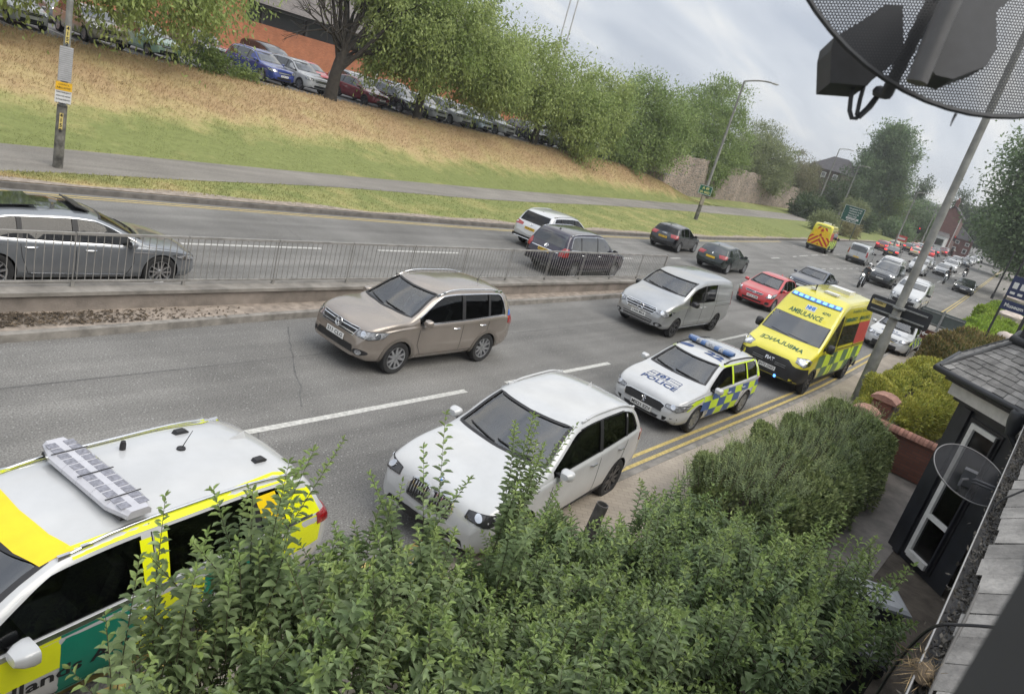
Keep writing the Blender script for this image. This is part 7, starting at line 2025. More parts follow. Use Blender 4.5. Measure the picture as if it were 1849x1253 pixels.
	o = make_car(B, 'ambulance response car in white, yellow and green with a clear roof light bar', P_['white'], 'response car', 'response_car',
		wheels=(2.79, .90, .36, .235), cavity=(1.15, 4.4, 2.1, 3.15), glass=[(1.2, 2.52), (2.72, 3.60), (3.66, 4.3)], gl_kind={'rear': M_PG},
		seams=[[(1.40, 1.0), (1.38, .6), (1.5, .36)], [(2.61, 1.6), (2.61, .36)], [(3.62, 1.05), (3.56, .74), (3.3, .40)], [(1.5, .36), (3.3, .38)]],
		hl=HL(hw, .72, .86, .50, .55), tl=TL(L, hw, .88, 1.06, .5, .32), grille=[dict(poly=trap(.47, .66, .52, .84), bars=2, frame=.012), dict(nm='lower_intake', poly=trap(.6, .32, .6, .46))],
		plate_f=('', V_F, .56, False, 0), plate_r=('', V_B, .80, True, 0), rails=(1.95, 4.15, .03, M_CHROME), mirrors=(1.60, 1.06, P_['white'], 1.15, False), handles=[(2.40, .90), (3.42, .93)], cladding=M_BLACK, extra=extra, aerial=None)
	m = MB()
	o.scale = (1.06, 1, .915)
	o.location = (2.43, 5.77, 0); o.rotation_euler = (0, 0, PI + R(8))
response()
# 8 the rest of the nearer traffic
def fcar(label, p, ax, ny, yaw=0, **k):
	o, d = std_car(label, p, **k); far_car(o, d[0], d[1], d[2], d[3], ax, ny, yaw); return o
def ncar(label, p, ax, ny, yaw=0, **k):
	o, d = std_car(label, p, **k); near_car(o, d[0], d[1], d[3], ax, ny, yaw); return o
def glc_extra(B, root):
	m = MB(); m.box((-B.L / 2 + .03, 0, .42), (.10, B.W * .86, .12)); m.build('rear_bumper', M_BLACK, root)
	m = MB(); m.tube([(-B.L / 2 - .02, -.7, .38), (-B.L / 2 - .03, .7, .38)], .02, 6); m.build('exhaust_trim', M_CHROME, root)
fcar('silver white SUV seen from behind in the far left lane, yellow rear plate', paint('white_silver', (.58, .59, .60), .3, .28), 25.8, 17.65, R(2), L=4.66, W=1.89, H=1.64, kind='estate', chrome=1, plates=('', 'FP18 DLV'), rails=(2.3, 4.0, .03, M_CHROME), badge=[('star', V_B, 0, 1.0, .07)], cavity=True, extra=glc_extra, lowmat=M_BLACK,
	 tl=[(4.63, .46, .88), (4.54, .86, .86), (4.34, .93, .90), (4.28, .92, 1.0), (4.50, .86, 1.03), (4.60, .48, .98)])
def sharan_extra(B, root):
	m = MB(); B.strip(m, [(-.62, .92), (.62, .92)], View((-1, 0, 0), (0, 1, 0)), .035, .010); m.build('tailgate_trim', M_CHROME, root)
	m = MB(); m.box((-B.L / 2 - .0, 0, .42), (.06, B.W * .8, .10)); m.build('rear_bumper', M_BLACK, root)
fcar('dark purple people carrier seen from behind beside the railing end', P_['purple'], 23.0, 14.62, R(1), L=4.85, W=1.90, H=1.73, kind='mpv', chrome=True, plates=('', 'BK64 WNU'), badge=[('vw', V_B, 0, 1.03, .08)], rails=(2.0, 4.3, .02, M_CHROME), extra=sharan_extra, wheel=.345,
	 tl=[(4.83, .70, .84), (4.74, .90, .84), (4.55, .94, .86), (4.55, .94, 1.14), (4.74, .86, 1.16), (4.82, .72, 1.0)], style=(5, .3, .05))
def q2_extra(B, root):
	m = MB(); B.patch(m, trap(.62, .26, .66, .40), View((-1, 0, 0), (0, 1, 0)), .012, grid=.12); m.build('rear_bumper', M_BLACK, root)
	for s in (1, -1):
		m = MB(); B.strip(m, [(s * .3, .34), (s * .55, .36), (s * .62, .44)], View((-1, 0, 0), (0, 1, 0)), .035, .02); m.build('bumper_trim', M_CHROME, root)
fcar('small black SUV seen from behind beside the verge, yellow rear plate', P_['black'], 39.56, 18.75, R(5), L=4.2, W=1.79, H=1.51, kind='hatch', chrome=0, plates=('', 'WO21 VGL'), badge=[('rings', V_B, 0, .95, .045)], extra=q2_extra, wheel=.33, style=(5, .2, .07), cavity=True)
fcar('dark green black hatchback seen from behind between the van and the black SUV', P_['green'], 38.72, 15.10, R(2), L=4.25, W=1.80, H=1.47, kind='hatch', plates=('', ''), badge=[('lion', V_B, 0, .93, .07)], style=(5, .25, .07), wheel=.325)
def i20_extra(B, root):
	m = MB(); B.patch(m, trap(.40, .22, .46, .42), V_F, .012, grid=.1); m.build('lower_grille', M_GRILLE, root)
	for s in (1, -1):
		m = MB(); B.patch(m, ellipse(s * .68, .40, .07, .06), V_F, .01, grid=.06); m.build('fog_light', M_BLACK, root)
ncar('small bright red hatchback facing the camera behind the silver van', P_['red'], 32.8, 10.2, R(2), L=3.94, W=1.71, H=1.49, kind='hatch', plates=('HK10 ZVM', ''), bonnet=.92, badge=[('oval', V_F, 0, .70, .05)], extra=i20_extra, cavity=True, grille=[dict(poly=[(-.36, .68), (.36, .68), (.42, .74), (-.42, .74)], frame=.014)],
	 hl=[(.10, .50, .62), (.22, .72, .62), (.50, .83, .74), (.72, .80, .86), (.42, .70, .82), (.16, .52, .70)], style=(6, 0, .09))
ncar('dark blue grey saloon half hidden behind the yellow ambulance roof', P_['navy'], 42.6, 11.15, R(2), L=4.7, W=1.83, H=1.44, kind='saloon', cavity=True, lit=False)
def disco_extra(B, root):
	m = MB(); m.box((B.L / 2 - .06, 0, .95), (.12, 1.5, .10)); m.build('grille_panel', M_BLACK, root)
o = ncar('dark grey large SUV with bright headlamps behind the motorcyclist', P_['dgrey'], 62.7, 11.5, R(2), L=4.9, W=2.0, H=1.86, kind='estate', lit=True, plates=('BJ20 GVR', ''), wheel=.39, extra=None, hl=[(.05, .58, .98), (.16, .82, .92), (.40, .97, .94), (.52, .96, 1.06), (.2, .82, 1.07), (.08, .6, 1.06)], mirror=M_BLACK)
ov, vd = simple_van('white and grey panel van partly behind the big lamp column and dark sign', P_['white'], L=4.8, W=1.92, H=1.97); near_car(ov, vd[0], vd[1], vd[3], 53.2, 7.78, R(2))
ot, td = simple_van('silver panel van seen from behind, driving away beside the leaving ambulance', P_['silver'], L=4.9, W=1.9, H=1.97); far_car(ot, td[0], td[1], td[2], td[3], 76.7, 17.2, R(5))
v2 = dup(ov, (71.5, 13.9, 0), PI + R(3), 'white van standing behind the dark grey large SUV'); v2.scale = (.95, .95, 1.0)
v3 = dup(ov, (90.2, 14.9, 0), PI + R(3), 'small white van with orange indicator in the oncoming queue'); v3.scale = (.86, .92, .92)
for o in (ov, v2, v3): o['group'] = 'white vans in the oncoming lanes'
ncar('black low saloon with headlamps on, alone in the kerb lane', P_['black'], 84.3, 8.62, R(4), L=4.7, W=1.85, H=1.42, kind='saloon', lit=True, detail=False, plates=('KM19 OYT', ''))
def vaux_extra(B, root):
	t = MB(); B.text(t, 'POLICE', V_HOOD, 0, -B.X(.55), .2, bold=.006, wid=.8); B.text(t, '101', V_HOOD, 0, -B.X(.82), .16, bold=.006, wid=.4); t.build('bonnet_lettering', M_INKB, root)
	bl = []
	for i in range(9):
		for j, (z0, z1) in enumerate(((.42, .62), (.62, .84))):
			d0 = .95 + .36 * i
			if j == 0 and abs(d0 + .18 - 3.5) < .5: continue
			if j == 0 and i == 0: continue
			bl.append(((i + j) % 2, [(d0, z0), (d0 + .36, z0), (d0 + .36, z1), (d0, z1)]))
	livery(B, root, bl, [M_YFLUO, M_BATT_B]); livery(B, root, [(0, [(.45, .58), (.9, .68), (.9, .8), (.5, .72)])], [M_YFLUO])
	light_bar(B, root, 2.5, 1.1, .26, .085, [M_BLUEL, M_LENS], segs=8)
	m = MB(); B.strip(m, [(-.5, .60), (0, .56), (.5, .60)], V_F, .03, .02); m.build('grille_bar', M_CHROME, root)
ncar('white police hatchback parked half on the pavement behind the brown sign', P_['white'], 34.7, 4.72, R(1), L=4.4, W=1.81, H=1.48, kind='hatch', extra=vaux_extra, cat='police car', name='police_car', plates=('', ''), cavity=True)
# 9 queues, copied from a few makes
bh, hd = std_car('silver hatchback first in the far part of the oncoming queue', P_['silver'], L=4.25, W=1.78, H=1.48, kind='hatch', lit=True, detail=False); near_car(bh, hd[0], hd[1], hd[3], 101.5, 13.5, R(4))
bs, sd = std_car('white SUV with lit headlamps in the oncoming queue behind the silver hatchback', P_['white'], L=4.55, W=1.86, H=1.66, kind='estate', lit=True, detail=False); near_car(bs, sd[0], sd[1], sd[3], 117.6, 15.0, R(4))
QN = 'oncoming queue stretching into the distance'
bh['group'] = QN; bs['group'] = QN
for i, (src, x, y, col, l) in enumerate(((bh, 131, 17.9, 'navy', 'dark blue hatchback in the oncoming queue behind the white SUV'), (bs, 141.5, 18.6, 'white', 'white SUV in the oncoming queue right of the dark blue hatchback'), (bh, 152.5, 18.9, 'grey', 'grey hatchback deep in the oncoming queue'),
		(bs, 164, 19.6, 'silver', 'silver SUV deep in the oncoming queue before the trees'), (bh, 176, 20.6, 'white', 'white hatchback near the far end of the oncoming queue'), (bs, 190, 21.6, 'white', 'white SUV at the far end of the oncoming queue under the trees'), (bh, 204, 22.6, 'dgrey', 'dark car last in the oncoming queue'),
		(bh, 108.5, 17.3, 'silver', 'silver hatchback in the oncoming queue beside the small white van'))):
	dup(src, (x, y, 0), PI + slope(yD, x), l, QN, {P_['silver' if src is bh else 'white']: P_[col]})
th, t1 = std_car('dark red hatchback with red tail lamps, first of the queue driving away', P_['maroon'], L=4.2, W=1.78, H=1.48, kind='hatch', tl_lit=True, detail=False); th.location = (116, 24.6, 0); th.rotation_euler = (0, 0, R(6))
ts, t2 = std_car('black saloon with a wide boot behind the silver van in the queue driving away', P_['black'], L=4.7, W=1.84, H=1.45, kind='saloon', tl_lit=True, detail=False); ts.location = (106.6, 21.2, 0); ts.rotation_euler = (0, 0, R(5))
QF = 'queue driving away with tail lamps lit'
th['group'] = QF; ts['group'] = QF
for i, (src, x, y, col, l) in enumerate(((th, 130.5, 26.1, 'gold', 'pale estate in the queue driving away with bright brake lamps'), (th, 139, 25.5, 'dgrey', 'dark grey hatchback in the middle of the queue driving away'), (th, 130.5, 22.7, 'gold', 'pale gold hatchback in the inner lane of the queue driving away'), (th, 141, 22.6, 'red', 'red hatchback in the inner lane seen right of the lamp column'),
		(ts, 151, 27.0, 'red', 'red car farther up the queue driving away'), (th, 160, 27.6, 'silver', 'silver car far up the queue driving away'), (ts, 158, 24.6, 'black', 'black car far up the inner lane of the queue'), (th, 172, 28.2, 'black', 'black hatchback at the head of the outer lane'), (th, 172, 25.4, 'maroon', 'dark red car at the head of the inner lane'), (ts, 184, 27.0, 'white', 'white car beyond the head of the queue'))):
	dup(src, (x, y, 0), slope(yL, x), l, QF, {P_['maroon' if src is th else 'black']: P_[col]})
# 10 car park
GP = 'cars parked nose to the bank in the car park'; GR2 = 'cars parked in the second row of the car park'
def park(label, p, x, ny, grp, rot=-90, **k):
	o, d = std_car(label, p, group=grp, **k); o.location = (x, ny + d[0] / 2, zTop); o.rotation_euler = (0, 0, R(rot)); return o
cb = park('blue SUV parked nose to the bank beside the low leafy bush', P_['blue'], 25.6, 39.25, GP, L=4.65, W=1.86, H=1.66, kind='estate', plates=('BG24 LYC', ''), chrome=1, dark=False, rails=(2.1, 3.9, .03, M_CHROME), rot=-84)
cr = park('dark red small SUV parked nose to the bank between two tree trunks', P_['maroon'], 33.1, 39.3, GP, L=4.19, W=1.80, H=1.54, kind='hatch', plates=('VX70 KPE', ''), dark=True, rot=-84)
cm = park('mint green small car parked under the drooping tree', P_['mint'], 19.0, 39.3, GP, L=3.6, W=1.63, H=1.49, kind='hatch', bonnet=.85, plates=('', ''), rot=-86)
cw = dup(cb, (28.3, 41.7, zTop), R(-86), 'white SUV parked right of the blue SUV beside the twisted trunk', GP, {P_['blue']: P_['white']})
for x, y, src, a, col, l in ((16.1, 41.2, cb, P_['blue'], 'gold', 'pale silver estate parked under the drooping tree left of the mint car'), (13.0, 41.4, cm, P_['mint'], 'white', 'white car mostly hidden by the drooping tree at far left'), (10.3, 41.4, cr, P_['maroon'], 'white', 'white hatchback behind the lamp column under the drooping tree'),
		(36.2, 41.4, cb, P_['blue'], 'dgrey', 'dark grey car parked behind the straight dark trunk'), (38.7, 41.3, cr, P_['maroon'], 'white', 'white car parked just right of the straight dark trunk'), (41.2, 41.4, cb, P_['blue'], 'white', 'white SUV second to the right of the straight dark trunk'), (43.8, 41.3, cr, P_['maroon'], 'lblue', 'light blue car parked behind hanging branches'),
		(46.4, 41.4, cb, P_['blue'], 'white', 'white SUV parked left of the third trunk'), (51.2, 41.3, cr, P_['maroon'], 'dgrey', 'dark car with a black plate parked right of the third trunk'), (53.8, 41.3, cb, P_['blue'], 'silver', 'silver car parked beyond the third trunk'), (64.3, 43.5, cr, P_['maroon'], 'silver', 'silver car roof glimpsed between the two dense trees')):
	dup(src, (x, y, zTop), R(-88), l, GP, {a: P_[col]})
bv, bvd = simple_van('tall black van parked in the second row in front of the brick building', P_['black'], L=4.9, W=1.9, H=1.95, group=GR2); bv.location = (30.9, 49.2, zTop); bv.rotation_euler = (0, 0, R(-86))
for x, y, src, a, col, l in ((25.6, 49.0, cb, P_['blue'], 'grey', 'grey car in the second row left of the black van'), (34.0, 48.6, cm, P_['mint'], 'red', 'red hatchback in the second row right of the black van'), (36.5, 46.6, cb, P_['blue'], 'silver', 'silver car in the second row behind the dark red small SUV'), (39.6, 48.9, cr, P_['maroon'], 'black', 'black car in the second row against the brick wall'),
		(21.5, 49, cr, P_['maroon'], 'silver', 'silver car in the second row seen above the mint car'), (17.0, 49, cb, P_['blue'], 'grey', 'grey SUV in the second row behind the drooping tree'), (43.0, 49, cb, P_['blue'], 'lblue', 'pale blue car in the second row between branches'), (47.2, 49, cr, P_['maroon'], 'white', 'white car in the second row behind the third trunk'), (27.9, 52.6, cr, P_['maroon'], 'red', 'red roof just showing behind the blue SUV')):
	dup(src, (x, y, zTop), R(-88), l, GR2, {a: P_[col]})
# 11 people
def skin_body(name, joints, edges, mats, subd=2):
	me = bpy.data.meshes.new(name); me.from_pydata([j[:3] for j in joints], edges, [])
	o = link(name, me); md = o.modifiers.new('s', 'SKIN'); md.use_smooth_shade = True
	for v, j in zip(me.skin_vertices[0].data if me.skin_vertices else bpy_skin(me), joints): v.radius = (j[3], j[3] if len(j) < 5 else j[4])
	(me.skin_vertices[0].data)[0].use_root = True
	sd_ = o.modifiers.new('d', 'SUBSURF'); sd_.levels = subd; sd_.render_levels = subd
	dg = bpy.context.evaluated_depsgraph_get(); r = bpy.data.meshes.new_from_object(o.evaluated_get(dg)); bpy.data.objects.remove(o)
	r.name = name; r.materials.clear()
	for m in mats: r.materials.append(m)
	return r
def bpy_skin(me):
	bm = bmesh.new(); bm.from_mesh(me); bm.verts.layers.skin.verify(); bm.to_mesh(me); bm.free(); return me.skin_vertices[0].data
M_SKIN = mat('skin', (.42, .26, .19), rough=.55, var=.08); M_LEATHER = mat('biker_black', (.016, .016, .018), rough=.5); M_HIVIS = mat('hivis_jacket', (.62, .72, .05), rough=.7); M_SHIRT = mat('pale_shirt', (.42, .45, .48), rough=.8); M_HAIR = mat('dark_hair', (.03, .022, .016), rough=.8); M_HELM = mat('helmet_white', (.55, .55, .55), rough=.2, coat=1)
def seated(cloth, rider=False):
	"""seated figure looking +x; origin under the hips"""
	h = .0
	J = [(0, 0, 0, .15, .13), (.02, 0, .18, .14, .12), (.05, 0, .38, .16, .12), (.06, 0, .50, .09), (.08, 0, .56, .055), (.10, 0, .64, .075), (.105, 0, .74, .095), (.10, 0, .82, .075)]
	E = [(i, i + 1) for i in range(7)]
	hx, hz = (.55, .25) if rider else (.42, .22)
	for s in (1, -1):
		b = len(J); J += [(.05, s * .17, .46, .065), (.16 if rider else .12, s * .25, .26, .05), (.34, s * .26, .16 if rider else .12, .04), (hx - .06, s * .20, hz - .02, .032), (hx, s * .18, hz, .030)]; E += [(3, b), (b, b + 1), (b + 1, b + 2), (b + 2, b + 3), (b + 3, b + 4)]
		for k in range(4):                               # fingers closed on the grip
			q = len(J); J += [(hx + .045, s * (.165 + k * .021), hz + .012, .010), (hx + .062, s * (.165 + k * .021), hz - .022, .009), (hx + .035, s * (.165 + k * .021), hz - .042, .008)]; E += [(b + 4, q), (q, q + 1), (q + 1, q + 2)]
		q = len(J); J += [(hx + .01, s * .15, hz - .03, .011), (hx + .035, s * .145, hz - .04, .009)]; E += [(b + 4, q), (q, q + 1)]
		b = len(J); J += [(.08, s * .11, -.02, .10), (.42, s * (.2 if rider else .13), .02, .075), (.40 if rider else .55, s * (.21 if rider else .13), -.40, .05), (.50 if rider else .68, s * .2, -.44, .04)]; E += [(0, b), (b, b + 1), (b + 1, b + 2), (b + 2, b + 3)]
	me = skin_body('body', J, E, [cloth, M_SKIN], 1)
	mi = [1 if (p.center.z > .53 or (p.center.x > hx - .03 and p.center.z > .05)) else 0 for p in me.polygons]
	me.polygons.foreach_set('material_index', mi); return me
def head_parts(t, helmet=None):
	if helmet:
		m = MB(); rows = [(.001, .93), (.07, .92), (.115, .87), (.135, .80), (.13, .70), (.10, .62), (.06, .61)]; m.lathe(rows, 16, (.10, 0, 0)); m.build('helmet', helmet, t, 60)
		m = MB(); m.prism([(.10, -.05), (.13, 0), (.10, .05)] if False else [(-.10, -.03), (.10, -.03), (.09, .05), (-.09, .05)], (.215, 0, .77), (0, 1, 0), (0, 0, 1), (.022, 0, 0)); m.build('visor', M_DARKGLASS, t)
	else:
		m = MB(); m.lathe([(.001, .905), (.06, .895), (.10, .85), (.108, .79), (.10, .74)], 14, (.075, 0, 0)); m.build('hair', M_HAIR, t, 60)
		m = MB(); m.v += [(.195, -.014, .735), (.195, .014, .735), (.222, 0, .728), (.196, 0, .775)]; m.f += [(0, 1, 2), (1, 3, 2), (0, 2, 3)]; m.m += [0, 0, 0]; m.build('nose', M_SKIN, t)
		for s in (1, -1): m = MB(); m.lathe([(.001, .012), (.011, .004), (.011, -.004)], 8, (.188, s * .034, .775), 'x'); m.build('eye', M_INK, t)
		m = MB(); m.box((.192, 0, .70), (.008, .05, .010)); m.build('mouth', mat('lips', (.30, .12, .10)), t)
BODY_R = seated(M_LEATHER, True); BODY_D = seated(M_HIVIS); BODY_S = seated(M_SHIRT)
def motorbike():
	t = thing('motorcycle', 'motorcycle with a bright headlamp in front of the dark grey large SUV', 'motorcycle')
	for x in (.72, -.72):
		m = MB(); m.lathe([(.22, -.06), (.30, -.06), (.33, -.02), (.33, .02), (.30, .06), (.22, .06)], 24, (0, 0, 0), 'y'); w = m.build('wheel', M_TYRE, t, 40); w.location = (x, 0, .33)
		m = MB()
		for k in range(6): a = k * PI / 3; m.box((math.cos(a) * .12, 0, math.sin(a) * .12), (.24, .03, .025), 0, ax=[(math.cos(a), 0, math.sin(a)), (0, 1, 0), (-math.sin(a), 0, math.cos(a))])
		m.build('rim', M_ALLOYD, w)
	m = MB(); m.tube([(.30, 0, .95), (.10, 0, .98), (-.25, 0, .80), (-.35, 0, .78)], [.10, .17, .13, .10], 12); m.build('tank', M_BLACK, t, 50)
	m = MB(); m.box((0, 0, .52), (.5, .26, .34)); m.tube([(.1, .1, .4), (-.3, .16, .32), (-.9, .17, .36)], .045, 8); m.build('engine', M_ALLOYD, t)
	m = MB(); m.tube([(-.2, 0, .80), (-.6, 0, .84), (-.95, 0, .95)], [.12, .13, .05], 10); m.build('saddle', M_LEATHER, t, 50)
	for s in (1, -1): m = MB(); m.tube([(.42, s * .09, 1.0), (.72, s * .09, .33)], .028, 8); m.build('fork', M_CHROME, t)
	m = MB(); m.tube([(.30, .42, 1.08), (.40, .2, 1.10), (.42, 0, 1.04), (.40, -.2, 1.10), (.30, -.42, 1.08)], .016, 6); m.build('handlebar', M_BLACK, t)
	m = MB(); m.lathe([(.001, .10), (.09, .09), (.10, .0), (.06, -.10)], 14, (.52, 0, .98), 'x'); h = m.build('headlight', M_BLACK, t, 50)
	m = MB(); m.lathe([(.001, .112), (.085, .105), (.088, .09)], 14, (.52, 0, .98), 'x'); m.build('lamp_glass', M_LAMPW, h)
	m = MB(); m.prism([(-.16, 0), (.16, 0), (.11, .30), (-.11, .30)], (.48, 0, 1.08), (0, 1, 0), (-.4, 0, .92), (.012, 0, 0)); m.build('screen', M_SG, t)
	return t
def rider(label, helm):
	t = thing('person', label, 'person'); link('body', BODY_R, t); head_parts(t, helm); return t
mb = motorbike(); mb.location = (56.4, 12.3, 0); mb.rotation_euler = (0, 0, PI + R(3))
rd = rider('motorcyclist in black with a pale helmet riding the nearest motorcycle', M_HELM); rd.location = (56.75, 12.3, .92); rd.rotation_euler = (0, 0, PI + R(3))
for (x, y, l1, l2) in ((89.2, 11.9, 'second motorcycle with a lit headlamp between the queue and the black saloon', 'rider in dark clothes on the second motorcycle'), (109.2, 12.8, 'farthest motorcycle with a lit headlamp beside the white SUV', 'rider in dark clothes on the farthest motorcycle')):
	b = dup(mb, (x, y, 0), PI + R(4), l1); b['group'] = 'motorcycles filtering past the queue'; q = dup(rd, (x + .35, y, .92), PI + R(4), l2, None, {M_HELM: M_LEATHER}); q['group'] = 'riders on the motorcycles'
mb['group'] = 'motorcycles filtering past the queue'; rd['group'] = 'riders on the motorcycles'
def sitter(label, me, loc, rz):
	t = thing('person', label, 'person', loc, rz); link('body', me, t); head_parts(t); return t
sitter('driver in a pale shirt behind the windscreen of the bronze SUV', BODY_S, (11.35, 10.81, .62), PI)
sitter('passenger in a yellow hi vis jacket at the side window of the silver van', BODY_D, (22.85, 9.92, .80), PI)
sitter('driver in dark clothing at the wheel of the silver van', BODY_R, (22.85, 10.62, .80), PI)
# ------------------------------------------------------------------ the house front, gutter and dishes next to the window
CAMW = np.array(cam.matrix_world)
def at_depth(px, py, depth):
	"""real point at a distance in front of the window, measured off the photograph"""
	d = np.array([(px - 924.5) / 1320., (py - 626.5) / 1320., 1.]) * depth
	return AX @ d + np.array((0, 0, CAM_H))
M_SLATE = mat('roof_slate', (.22, .212, .202), rough=.8, var=.28, scale=5, island=.28, bump=.5, bscale=30)
M_LEAD = mat('black_paint', (.020, .022, .027), rough=.45, var=.3, scale=3)
M_LEADF = mat('lead_flashing', (.085, .085, .085), rough=.7, var=.3, scale=4)
def slates(m, p0, p1, q1, q0, row, wid, rg, th=.008, mi=0, jit=.012):
	"""courses of slates on a sloping quad: p0-p1 is the eave, q0-q1 the top"""
	p0, p1, q1, q0 = (np.array(k, float) for k in (p0, p1, q1, q0))
	H = .5 * np.linalg.norm(q0 - p0) + .5 * np.linalg.norm(q1 - p1); n = max(2, int(H / row))
	nor = np.cross(p1 - p0, q0 - p0); nor /= np.linalg.norm(nor)
	if nor[2] < 0: nor = -nor
	for r in range(n):
		a0, a1 = p0 + (q0 - p0) * r / n, p1 + (q1 - p1) * r / n; b0, b1 = p0 + (q0 - p0) * min(1, (r + 1.25) / n), p1 + (q1 - p1) * min(1, (r + 1.25) / n)
		Lr = np.linalg.norm(a1 - a0); k = max(1, int(round(Lr / wid)))
		cut = [0] + [(i + (.5 if r % 2 else 0) + rg.uniform(-.06, .06)) / k for i in range(0 if r % 2 else 1, k)] + [1]
		for s, e in zip(cut[:-1], cut[1:]):
			g = .004 / Lr; j = rg.uniform(-jit, jit); up = (b0 - a0) / np.linalg.norm(b0 - a0)
			w, x = a0 + (a1 - a0) * (s + g) - up * (.0 + j), a0 + (a1 - a0) * (e - g) - up * (j + rg.uniform(-.003, .003)); y, z = b0 + (b1 - b0) * (e - g), b0 + (b1 - b0) * (s + g)
			lift = nor * (th + rg.uniform(0, .006)); v0 = len(m.v)
			m.v += [tuple(w + lift + nor * .006), tuple(x + lift + nor * .006), tuple(y + nor * .002), tuple(z + nor * .002), tuple(w), tuple(x)]
			m.f += [(v0, v0 + 1, v0 + 2, v0 + 3), (v0 + 4, v0 + 5, v0 + 1, v0)]; m.m += [mi, mi]
rg8 = np.random.default_rng(8)
def own_house():
	t = thing('terraced_house', 'house with a grey slate roof edge and a mossy gutter at the lower right', 'house', (4, -.4, 0))
	o = np.array((4, -.4, 0)); sl = math.tan(R(36))
	m = MB(); m.box((-1.0, -.15, 1.85), (19.5, .3, 3.7)); m.build('wall', M_LEAD, t)
	m = MB(); x0, x1 = -3.0, 12.9
	slates(m, np.array((x0, -.23, 3.845)) - o, np.array((x1, -.14, 3.845)) - o, np.array((x1, -1.9, 3.845 + 1.81 * sl)) - o, np.array((x0, -1.9, 3.845 + 1.81 * sl)) - o, .20, .30, rg8, .012, 0, .02)
	r = m.build('roof', M_SLATE, t)
	m = MB(); m.quad([np.array(p) - o for p in ((x0, -.26, 3.80), (x1, -.26, 3.80), (x1, -1.95, 3.80 + 1.81 * sl), (x0, -1.95, 3.80 + 1.81 * sl))]); m.build('underlay', M_BLACK, t)
	# half round gutter, filled with moss and grit
	m = MB(); n = 9; a = np.linspace(PI, 2 * PI, n); g = np.array((0, -.165, 3.80)) - o; xs = np.linspace(-3, 12.9, 12)
	for x in xs:
		for rr in (.062, .057):
			for k in a: m.v.append((x - 4, g[1] + .009 * (x - 3.26) + rr * math.cos(k), g[2] + rr * math.sin(k)))
	for i in range(len(xs) - 1):
		for q in (0, n):
			for k in range(n - 1): m.f.append((i * 2 * n + q + k, (i + 1) * 2 * n + q + k, (i + 1) * 2 * n + q + k + 1, i * 2 * n + q + k + 1)); m.m.append(0)
		for k in (0, n - 1): m.f.append((i * 2 * n + k, (i + 1) * 2 * n + k, (i + 1) * 2 * n + n + k, i * 2 * n + n + k)); m.m.append(0)
	gut = m.build('gutter', mat('gutter_grey', (.085, .085, .088), rough=.5, var=.3), t, 60)
	m = MB(); m.tube([(xx - 4, g[1] + .009 * (xx - 3.26) + .062, g[2] + .004) for xx in (xs[0], xs[-1])], .0045, 6); m.build('gutter_lip', mat('gutter_lip', (.30, .30, .30), rough=.4), gut)
	n = 5200; x = rg8.uniform(1.5, 12.5, n); y0 = -.165 + .009 * (x - 3.26); y = y0 + rg8.normal(-.012, .034, n); z = 3.80 - .03 + rg8.uniform(0, .03, n) + .035 * np.clip((y0 - .01 - y) / .06, 0, 1) + .02 * np.sin(x * 7) * np.sin(x * 2.3)
	P = np.stack([x, y, z], 1) - o; v, f = leaf_cards(P, rg8.normal(size=(n, 3)), rg8.normal(size=(n, 3)) + np.array((0, 0, 1.5)), rg8.uniform(.01, .045, n), rg8.uniform(.006, .022, n))
	d = link('gutter_debris', fast_mesh('gutter_debris', v, f, mat('gutter_moss', (.055, .05, .042), rough=1., col2=(.12, .11, .095), scale=6, island=.5)), gut); d['kind'] = 'stuff'
	m = MB()
	for k, (q, w) in enumerate(((-.10, .010), (-.075, .008))):
		m.tube([(xx - 4, -.4 + .4 + q + .4 * 0 + .012 * math.sin(xx * 2.1 + k), 3.862 + .012 * math.sin(xx * 3 + k)) for xx in np.linspace(1.2, 5.6, 16)], w, 6)
	m.v = [(a_, b_ + .29, c_) for a_, b_, c_ in m.v]; m.build('cable_run', mat('grey_cable', (.10, .095, .09), rough=.6), gut)
	return t
own_house()
t = thing('bird_nest', 'tuft of dry straw stuck in the gutter at the lower right', 'nest', (3.5, -.13, 3.80))
n = 170; P = rg8.normal(size=(n, 3)) * np.array((.07, .035, .02)) + np.array((0, 0, .03)); D_ = rg8.normal(size=(n, 3)) * np.array((1, .6, .5)) + np.array((-.3, .2, -.25)); v, f = leaf_cards(P, D_, rg8.normal(size=(n, 3)), rg8.uniform(.05, .12, n), .003)
link('straw', fast_mesh('straw', v, f, mat('straw', (.30, .22, .12), rough=.9, island=.5)), t); m = MB(); m.lathe([(.001, .045), (.05, .03), (.065, 0), (.04, -.02)], 12); m.v = [(a * 1.4, b * .7, c) for a, b, c in m.v]; m.build('core', mat('straw_core', (.10, .075, .05), rough=1.), t)
def cable(label, pts, r, m_=None):
	m = MB(); P = [at_depth(*p) for p in pts]; Q = []
	for i in range(len(P) - 1):
		p_, a, b, n_ = P[max(0, i - 1)], P[i], P[i + 1], P[min(len(P) - 1, i + 2)]
		for k in range(6):
			s = k / 6.; Q.append(.5 * ((2 * a) + (b - p_) * s + (2 * p_ - 5 * a + 4 * b - n_) * s * s + (3 * a - p_ - 3 * b + n_) * s ** 3))
	Q.append(P[-1]); m.tube(Q, r, 6); o = m.build('cable', m_ or M_BLACK); tag(o, label, 'cable', 'black cables over the gutter'); return o
cable('black cable crossing the gutter and running down past the bin', [(1800, 1132, 3.3), (1740, 1128, 3.4), (1690, 1130, 3.5), (1650, 1160, 3.7), (1610, 1210, 3.9), (1570, 1275, 4.1)], .008)
cable('black cable looping from the slates into the gutter by the small dish', [(1862, 880, 5.4), (1830, 893, 5.45), (1805, 905, 5.5), (1792, 920, 5.5), (1788, 935, 5.5)], .007)
